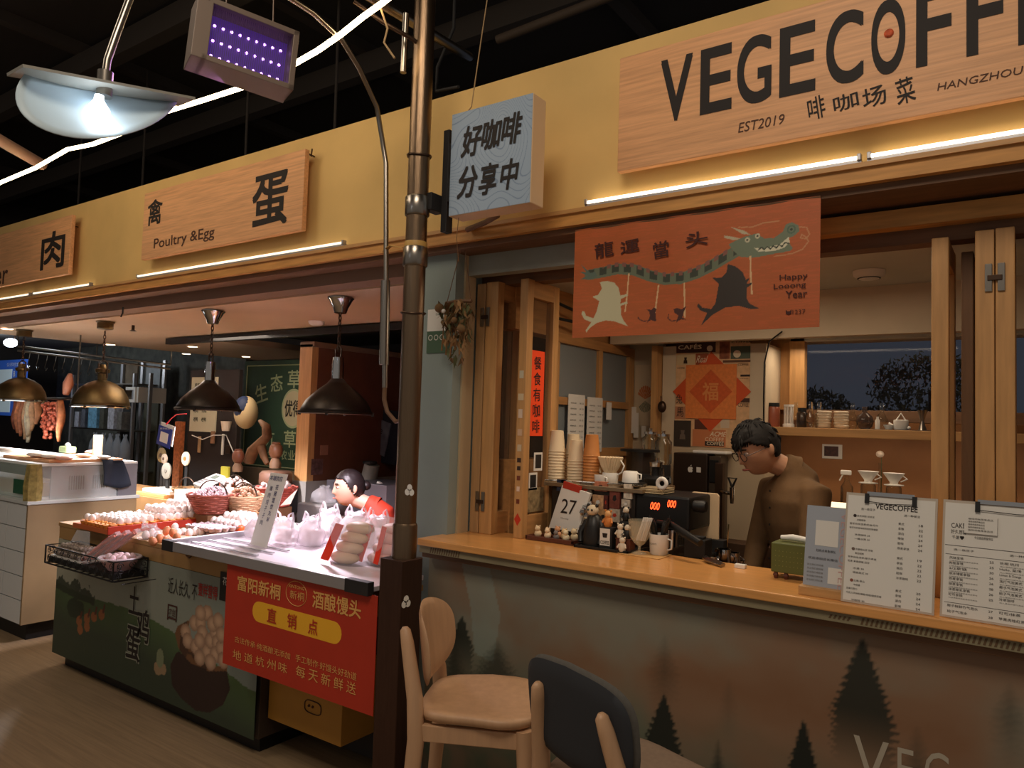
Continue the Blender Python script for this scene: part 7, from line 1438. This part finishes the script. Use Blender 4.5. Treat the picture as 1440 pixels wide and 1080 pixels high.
for i, px in enumerate((134, 146, 156, 166, 177)):
    c = P(px, 602, y=ys-.10); lumpbag(c.x, ys-.10, a.z-.42, .20, .1, .36, ['leftmost', 'second', 'middle', 'fourth', 'rightmost greenish'][i]+' clear bag hanging under the back steel shelf', m=mat('hangbag', (190, 196, 206), .2, alpha=.6, bump=.8, scale=20), seed=50+i, handles=False, group='clear bags under the back shelf')
t = thing('back_screen', 'framed screen of a brown curtain and grey glass behind the steel shelf', 'screen')
for (px0, px1, m, m2) in ((172, 194, mat('curtain', (120, 104, 84), .8, var=.2), dark), (203, 226, mat('greypane', (130, 136, 140), .5, var=.2), mat('olive', (78, 76, 58), .7))):
    a1, b1 = P(px0, 565, y=2.9), P(px1, 510, y=2.9); MB().box(a1.x, b1.x, 2.9, 2.92, a1.z, b1.z).build('upper_pane', m, t); MB().box(a1.x, b1.x, 2.9, 2.92, 0, a1.z-.01).build('lower_pane', m2, t)
for px in (170, 198, 229): q = P(px, 560, y=2.88); boxo('upright', (q.x-.03, q.x+.03, 2.87, 2.90, 0, 2.28), alu, t)
fin(t)
c = P(183, 555, y=2.5); t = thing('white_bracket', 'white wall bracket right of the right brass lamp', 'bracket'); boxo('bar', (c.x-.12, c.x+.12, 2.5, 2.53, c.z+.06, c.z+.10), white, t); boxo('bar', (c.x-.10, c.x+.08, 2.5, 2.53, c.z-.10, c.z-.06), white, t); boxo('arm', (c.x+.08, c.x+.12, 2.5, 2.53, c.z-.10, c.z+.06), white, t); boxo('post', (c.x+.12, c.x+.16, 2.52, 2.9, c.z-.1, c.z+.1), white, t); fin(t)
c = P(258, 515, z=2.28); MB().ball((c.x, c.y, 2.24), (.07, .07, .055), 14, 8).build('dome_camera', white, label='white dome camera under the ceiling left of the second dark lamp', cat='camera', smooth=180)
# ------------------------------------------------------------------ people
def remesh(b, name, m, parent, vox, label=None, smooth=6):
    me = bpy.data.meshes.new('tmp'); me.from_pydata(b.v, [], b.f); o = bpy.data.objects.new('tmp', me); C.objects.link(o)
    r_ = o.modifiers.new('r', 'REMESH'); r_.mode = 'VOXEL'; r_.voxel_size = vox; r_.use_smooth_shade = True
    s_ = o.modifiers.new('s', 'SMOOTH'); s_.factor = .5; s_.iterations = smooth
    dg = bpy.context.evaluated_depsgraph_get(); me2 = bpy.data.meshes.new_from_object(o.evaluated_get(dg)); bpy.data.objects.remove(o)
    me2.name = name; me2.materials.clear(); me2.materials.append(m); me2.polygons.foreach_set('use_smooth', [True]*len(me2.polygons))
    o = bpy.data.objects.new(name, me2); C.objects.link(o); adopt(o, parent); tag(o, label); return o
def headverts(N=56, K=44, scale=1.0, fem=0):
    g = lambda x, c, s: math.exp(-((x-c)/s)**2)
    vs_ = []
    for j in range(K+1):
        el = -math.pi/2+math.pi*j/K
        for i in range(N):
            az = 2*math.pi*i/N; x = .076*math.cos(el)*math.sin(az); y = -.098*math.cos(el)*math.cos(az); z = .118*math.sin(el)
            front = max(0, -y/.098); t_ = max(0, -z/.118)
            x *= 1-.30*t_**1.6*(.4+.6*front); 
            if y > 0: y *= 1-.30*t_**1.2
            if front > 0 and z < -.05: y -= .012*front*min(1, (-z-.05)/.05)
            if front > .3:
                y -= .024*g(x, 0, .0115)*(max(0, min(1, (.028-z)/.055)) if z > -.027 else max(0, 1-(-.027-z)/.010))
                y += .009*(g(x, .030, .014)+g(x, -.030, .014))*g(z, .016, .011)
                y -= .005*g(z, .034, .009)*g(x, 0, .05); y -= .007*g(x, 0, .020)*g(z, -.054, .006)+.006*g(x, 0, .017)*g(z, -.066, .006); y -= .007*g(x, 0, .02)*g(z, -.093, .014)
            vs_.append(V((x, y, z))*scale)
    fs_ = [(j*N+i, j*N+(i+1) % N, (j+1)*N+(i+1) % N, (j+1)*N+i) for j in range(K) for i in range(N)]
    return vs_, fs_
def hand(b, wrist, d, side, curl=.5, s_=1.0):
    """five separate fingers on a palm; d points from the wrist to the knuckles, side points to the thumb"""
    d = V(d).normalized(); side = V(side); side = (side-d*side.dot(d)).normalized(); nrm = d.cross(side)
    b.tube([wrist-d*.03, wrist, wrist+d*.03*s_, wrist+d*.08*s_], [.024*s_, .025*s_, .036*s_, .034*s_], 12, flat=.45)
    for k, (o, L) in enumerate(((.028, .068), (.010, .078), (-.009, .072), (-.027, .056))):
        p = wrist+d*.078*s_+side*o*s_; q1 = p+(d*math.cos(curl*.5)+nrm*math.sin(curl*.5))*L*.45*s_; q2 = q1+(d*math.cos(curl*1.3)+nrm*math.sin(curl*1.3))*L*.32*s_; q3 = q2+(d*math.cos(curl*2)+nrm*math.sin(curl*2))*L*.25*s_
        b.tube([p-d*.02, p, q1, q2, q3], [.009*s_, .009*s_, .0085*s_, .008*s_, .006*s_], 8)
    p = wrist+d*.025*s_+side*.03*s_; q1 = p+(d*.6+side*.7+nrm*.2)*.035*s_; q2 = q1+(d*.85+side*.25+nrm*.4)*.030*s_; b.tube([p-side*.01, p, q1, q2], [.012*s_, .012*s_, .010*s_, .008*s_], 8)
def person(label, H, hrz, hpitch, hroll, base, chest, brz, hands, shirt, shirtname, hairfn, seated=False, fem=0, vox=.0055, hs=1.0, trousers=None, seat_z=.45):
    t = thing('person', label, 'person'); MH = Matrix.Translation(H) @ Matrix.Rotation(hrz, 4, 'Z') @ Matrix.Rotation(hroll, 4, 'Y') @ Matrix.Rotation(hpitch, 4, 'X')
    hv, hf = headverts(scale=hs); b = MB(); b.add(hv, hf, MH)
    for s_ in (-1, 1): b.ball((0, 0, 0), (.010*hs, .020*hs, .031*hs), 10, 8, MH @ Matrix.Translation((s_*.077*hs, .012*hs, -.002*hs)) @ Matrix.Rotation(s_*-.35, 4, 'Z'))
    right = V((math.cos(brz), math.sin(brz), 0)); fwd = V((math.sin(brz), -math.cos(brz), 0))
    nb = MH @ V((0, .028*hs, -.07*hs)); c7 = chest+V((0, 0, .165))-fwd*.01
    b.tube([nb, nb.lerp(c7, .5), c7, c7-V((0, 0, .06))], [.052*hs, .050*hs, .06*hs, .08*hs], 14)
    hip = base
    def torso(bb, g):   # elliptical cross sections, from hips to shoulders
        n = 20; sec = [(hip-V((0, 0, .12)), .16, .11), (hip, .165, .115), (hip.lerp(chest, .45), .145, .10), (hip.lerp(chest, .8), .165, .115), (chest+V((0, 0, .04)), .185, .115), (chest+V((0, 0, .10)), .165, .095), (chest+V((0, 0, .145)), .09, .07)]
        vs_ = []
        for c_, w_, d_ in sec: vs_ += [c_+right*(w_*(1-.10*fem)+g)*math.cos(a)+fwd*(d_+g)*math.sin(a) for a in [2*math.pi*i/n for i in range(n)]]
        L_ = len(sec); bb.add(vs_, [(k*n+i, k*n+(i+1) % n, (k+1)*n+(i+1) % n, (k+1)*n+i) for k in range(L_-1) for i in range(n)]+[tuple(range(n))[::-1], tuple((L_-1)*n+i for i in range(n))])
    torso(b, -.008); sl = MB(); torso(sl, .006)
    for s_, (elb, wr, hd, side, curl) in zip((-1, 1), hands):
        sh = chest+right*s_*.165+V((0, 0, .085)); b.tube([sh-right*s_*.05, sh, sh.lerp(elb, .5), elb, elb.lerp(wr, .5), wr], [.05, .052, .044, .038, .036, .026], 12); hand(b, wr, hd, side, curl, .95)
        sl.tube([sh-right*s_*.06, sh, sh.lerp(elb, .45), elb, elb.lerp(wr, .5), wr-(wr-elb).normalized()*.02], [.062, .068, .060, .054, .048, .040], 14)
    pants = MB()
    for s_ in (-1, 1):
        hp_ = hip+right*s_*.085-V((0, 0, .08))
        if seated: kn = hp_+fwd*.40+V((0, 0, .02)); an = kn+V((0, 0, -(kn.z-.09)))+fwd*-.03
        else: an = V((hp_.x, hp_.y, .09))+right*s_*.03; kn = hp_.lerp(an, .5)+fwd*.02
        b.tube([hp_, hp_.lerp(kn, .5), kn, kn.lerp(an, .4), an, an-V((0, 0, .05))], [.08, .07, .05, .05, .035, .035], 12); b.tube([an-V((0, 0, .04))-fwd*.04, an-V((0, 0, .055))+fwd*.06, an-V((0, 0, .065))+fwd*.15], [.036, .036, .022], 10)
        pants.tube([hp_+V((0, 0, .06)), hp_, hp_.lerp(kn, .5), kn, kn.lerp(an, .5), an+V((0, 0, -.01))], [.085, .098, .088, .070, .066, .060], 14)
        sh_ = MB(); sh_.tube([an-V((0, 0, .035))-fwd*.055, an-V((0, 0, .042))+fwd*.05, an-V((0, 0, .055))+fwd*.17], [.044, .046, .03], 12); o = sh_.build('shoe', black, t, smooth=60)
    sl.tube([c7-V((0, 0, .10)), c7-V((0, 0, .03)), c7.lerp(nb, .35), c7.lerp(nb, .5)], [.12, .098, .072, .066], 16)
    body = remesh(b, 'body', skin if not fem else mat('skin_f', (196, 152, 132), .5), t, vox, smooth=3)
    pants.ball(hip-V((0, 0, .06)), (.17, .13, .12), 16, 12); remesh(pants, 'trousers', trousers or dark, t, .012)
    remesh(sl, shirtname, shirt, t, .010, smooth=5)
    cb = MB(); cc = nb.lerp(c7, .72); ax = (nb-c7).normalized()   # collar ring
    n = 20; M = Matrix.Translation(cc) @ ax.to_track_quat('Z', 'Y').to_matrix().to_4x4(); cb.lathe([(.074, -.03), (.068, -.005), (.062, .018), (.058, .018), (.060, -.02)], (0, 0, 0), n, M, cap=False); cb.build('collar', shirt, t, smooth=180)
    # face
    for s_ in (-1, 1):
        e = MB().ball((0, 0, 0), (.0135*hs, .010*hs, .0075*hs), 12, 8, MH @ Matrix.Translation(V((s_*.030, -.083, .014))*hs)).build('eye', mat('eye_white', (196, 180, 168), .3), t, smooth=180); MB().ball((0, 0, 0), .0062*hs, 10, 8, MH @ Matrix.Translation(V((s_*.030, -.0895, .013))*hs)).build('iris', black, e, smooth=180)
        MB().tube([MH @ (V((s_*.013, -.0945, .031))*hs), MH @ (V((s_*.028, -.096, .038))*hs), MH @ (V((s_*.046, -.083, .034))*hs)], [.003, .0042, .0025], 6).build('eyebrow', hair, t, smooth=60)
    MB().tube([MH @ (V((-.022, -.092, -.060))*hs), MH @ (V((-.008, -.1045, -.0575))*hs), MH @ (V((.008, -.1045, -.0575))*hs), MH @ (V((.022, -.092, -.060))*hs)], [.002, .005, .005, .002], 8).build('lips', mat('lips', (176, 96, 84) if not fem else (190, 70, 66), .5), t, smooth=60)
    hairfn(t, MH, hs); return t
def hairshell(t, MH, hs, keep, thick, m=hair, name='hair', spiky=True):
    N, K = 56, 44; hv, hf = headverts(N, K, 1.0); b = MB(); ok = {}
    vs_ = []; idx = {}
    def off(p): 
        d = V((p.x/.076**2, p.y/.098**2, p.z/.118**2)).normalized(); n_ = math.sin(p.x*260)*math.sin(p.y*140+p.z*210); return p+d*(thick(p)+.0018*n_)
    for f in hf:
        ps = [hv[i] for i in f]; c_ = sum(ps, V())/4
        if keep(c_):
            for i in f:
                if i not in idx: idx[i] = len(vs_); vs_.append(MH @ (off(hv[i])*hs))
    fs_ = [tuple(idx[i] for i in f) for f in hf if keep(sum((hv[i] for i in f), V())/4)]
    tb = MB(); rn = random.Random(9)
    for k in range(170):
        f = hf[rn.randrange(len(hf))]; c_ = sum((hv[i] for i in f), V())/4
        if not keep(c_) or c_.z < -.02: continue
        d = V((c_.x/.076**2, c_.y/.098**2, c_.z/.118**2)).normalized(); p = c_+d*(thick(c_)-.002); dn = V((c_.x*3, -.35 if c_.y < .03 else .3, -1)); tg = (dn-d*dn.dot(d)).normalized(); L = rn.uniform(.02, .04)
        tb.tube([MH @ (p*hs), MH @ ((p+tg*L*.5+d*.006)*hs), MH @ ((p+tg*L+d*.001)*hs)], [.007*hs, .005*hs, .001], 5)
    if spiky: tb.build('hair_tufts', m, t, kind='stuff', smooth=60)
    o = b.add(vs_, fs_).build(name, m, t, smooth=180); s_ = o.modifiers.new('s', 'SOLIDIFY'); s_.thickness = .012; s_.offset = -1; return o
def barista_hair(t, MH, hs):
    def keep(p):
        fr = -p.y/.098; lim = .046-.012*math.cos(p.x*80) if fr > .55 else (.046-(.55-fr)*.06 if fr > .1 else (.022-(.1-fr)*.10 if fr > -.25 else -.050)); return p.z > lim
    hairshell(t, MH, hs, keep, lambda p: .009+.009*max(0, p.z/.118)+.006*max(0, -p.y/.098)*max(0, p.z/.1))
    b = MB()
    rn = random.Random(4)
    for i in range(26):
        x = -.060+.12*i/25; z0 = .082-.3*abs(x)**1.3*.8; y0 = -math.sqrt(max(0, 1-(x/.08)**2-(z0/.125)**2))*.105-.008; b.tube([MH @ V((x*.9, y0*.75, z0+.028)), MH @ V((x, y0-.004, z0+.004)), MH @ V((x-.006, y0-.012, z0-.030-.006*rn.random()))], [.006, .007, .002], 5)
    b.build('fringe', hair, t, kind='stuff', smooth=60)
    g = mat('glasses', (50, 30, 24), .3)
    for s_ in (-1, 1):
        MB().tube([MH @ V((s_*.033+.024*math.cos(a), -.108+.006*abs(math.cos(a)), .006+.019*math.sin(a))) for a in [k*math.pi/10 for k in range(20)]], .0019, 6, closed=True).build('glasses_rim', g, t, smooth=60)
        MB().tube([MH @ V((s_*.056, -.103, .012)), MH @ V((s_*.078, -.05, .014)), MH @ V((s_*.082, .01, .012))], .0016, 5).build('glasses_temple', g, t)
    MB().tube([MH @ V((-.010, -.109, .010)), MH @ V((0, -.114, .013)), MH @ V((.010, -.109, .010))], .0016, 5).build('glasses_bridge', g, t)
Hb = P(1066, 631, y=.86); shm = mat('shirt_brown', (112, 84, 54), .8, var=.08, scale=30, bump=.15)
c7b = P(1112, 664, y=.95); chest = V((c7b.x+.01, .96, c7b.z-.165)); hipb = V((chest.x+.03, 1.02, .90))
br = R(-42); rgt = V((math.cos(br), math.sin(br), 0)); fw = V((math.sin(br), -math.cos(br), 0))
hands_b = []
for s_ in (-1, 1):
    sh = chest+rgt*s_*.165+V((0, 0, .085)); elb = sh+V((0, 0, -.27))+fw*.05+rgt*s_*.04; wr = elb+fw*.07+V((0, 0, -.17))-rgt*s_*.04; hands_b.append((elb, wr, (fw+V((0, 0, -.35))), -rgt*s_+V((0, 0, .3)), .55))
t = person('man in a brown shirt and glasses looking down behind the coffee bar', Hb, R(-40), R(26), R(0), hipb, chest, br, hands_b, shm, 'shirt', barista_hair, trousers=mat('apron_black', (26, 24, 24), .8))
b = MB()
for k in range(5): b.lathe([(.005, 0), (.005, .002)], (0, 0, 0), 8, Matrix.Translation(chest+fw*.118+V((0, 0, .08-.075*k))) @ fw.to_track_quat('Z', 'Y').to_matrix().to_4x4())
b.build('shirt_buttons', dark, t, kind='stuff')
mc = Hb+V((.04, -.02, -.15)); 
fin(t)
def woman_hair(t, MH, hs):
    def keep(p):
        fr = -p.y/.098; lim = .070-.4*abs(p.x)*.4 if fr > .6 else (.070-(.6-fr)*.16 if fr > .0 else -.03+fr*.05); return p.z > lim
    m = mat('hair_f', (30, 22, 22), .45); hairshell(t, MH, hs, keep, lambda p: .007+.004*max(0, p.y/.098), m, spiky=False)
    MB().ball((0, 0, 0), (.036, .034, .032), 12, 8, MH @ Matrix.Translation((0, .115, .005))).build('bun', m, t, smooth=180); MB().ball((0, 0, 0), .004, 8, 6, MH @ Matrix.Translation((.08, .006, -.03))).build('earring', paper, t)
Hw = P(491, 686, y=.86); brw = R(-62); chw = V((Hw.x+.16, .98, Hw.z-.30)); hipw = V((Hw.x+.24, 1.12, .52)); rgt = V((math.cos(brw), math.sin(brw), 0)); fw = V((math.sin(brw), -math.cos(brw), 0)); hh_ = []
for s_ in (-1, 1):
    sh = chw+rgt*s_*.165+V((0, 0, .085)); elb = sh+V((0, 0, -.25))+fw*.08+rgt*s_*.03; wr = elb+fw*.20+V((0, 0, -.03))-rgt*s_*.05; hh_.append((elb, wr, fw, V((0, 0, 1))-rgt*s_*.3, .5))
t = person('seated woman in a red jacket, hair in a bun, behind the bun bags', Hw, R(-26), R(4), R(0), hipw, chw, brw, hh_, mat('jacket_red', (176, 50, 28), .7, var=.08), 'jacket', woman_hair, seated=True, fem=1, vox=.006, trousers=dark); fin(t)
t = thing('low_stool', 'low dark stool under the seated woman', 'stool'); MB().cyl((hipw.x, hipw.y, .33), .16, .03, 20).build('seat', dark, t)
for k in range(3): a = k*2.1; MB().tube([(hipw.x+.11*math.cos(a), hipw.y+.11*math.sin(a), .33), (hipw.x+.15*math.cos(a), hipw.y+.15*math.sin(a), 0)], .014, 6).build('leg', dark, t)
fin(t)
for r_ in list(ROOTS): fin(r_)
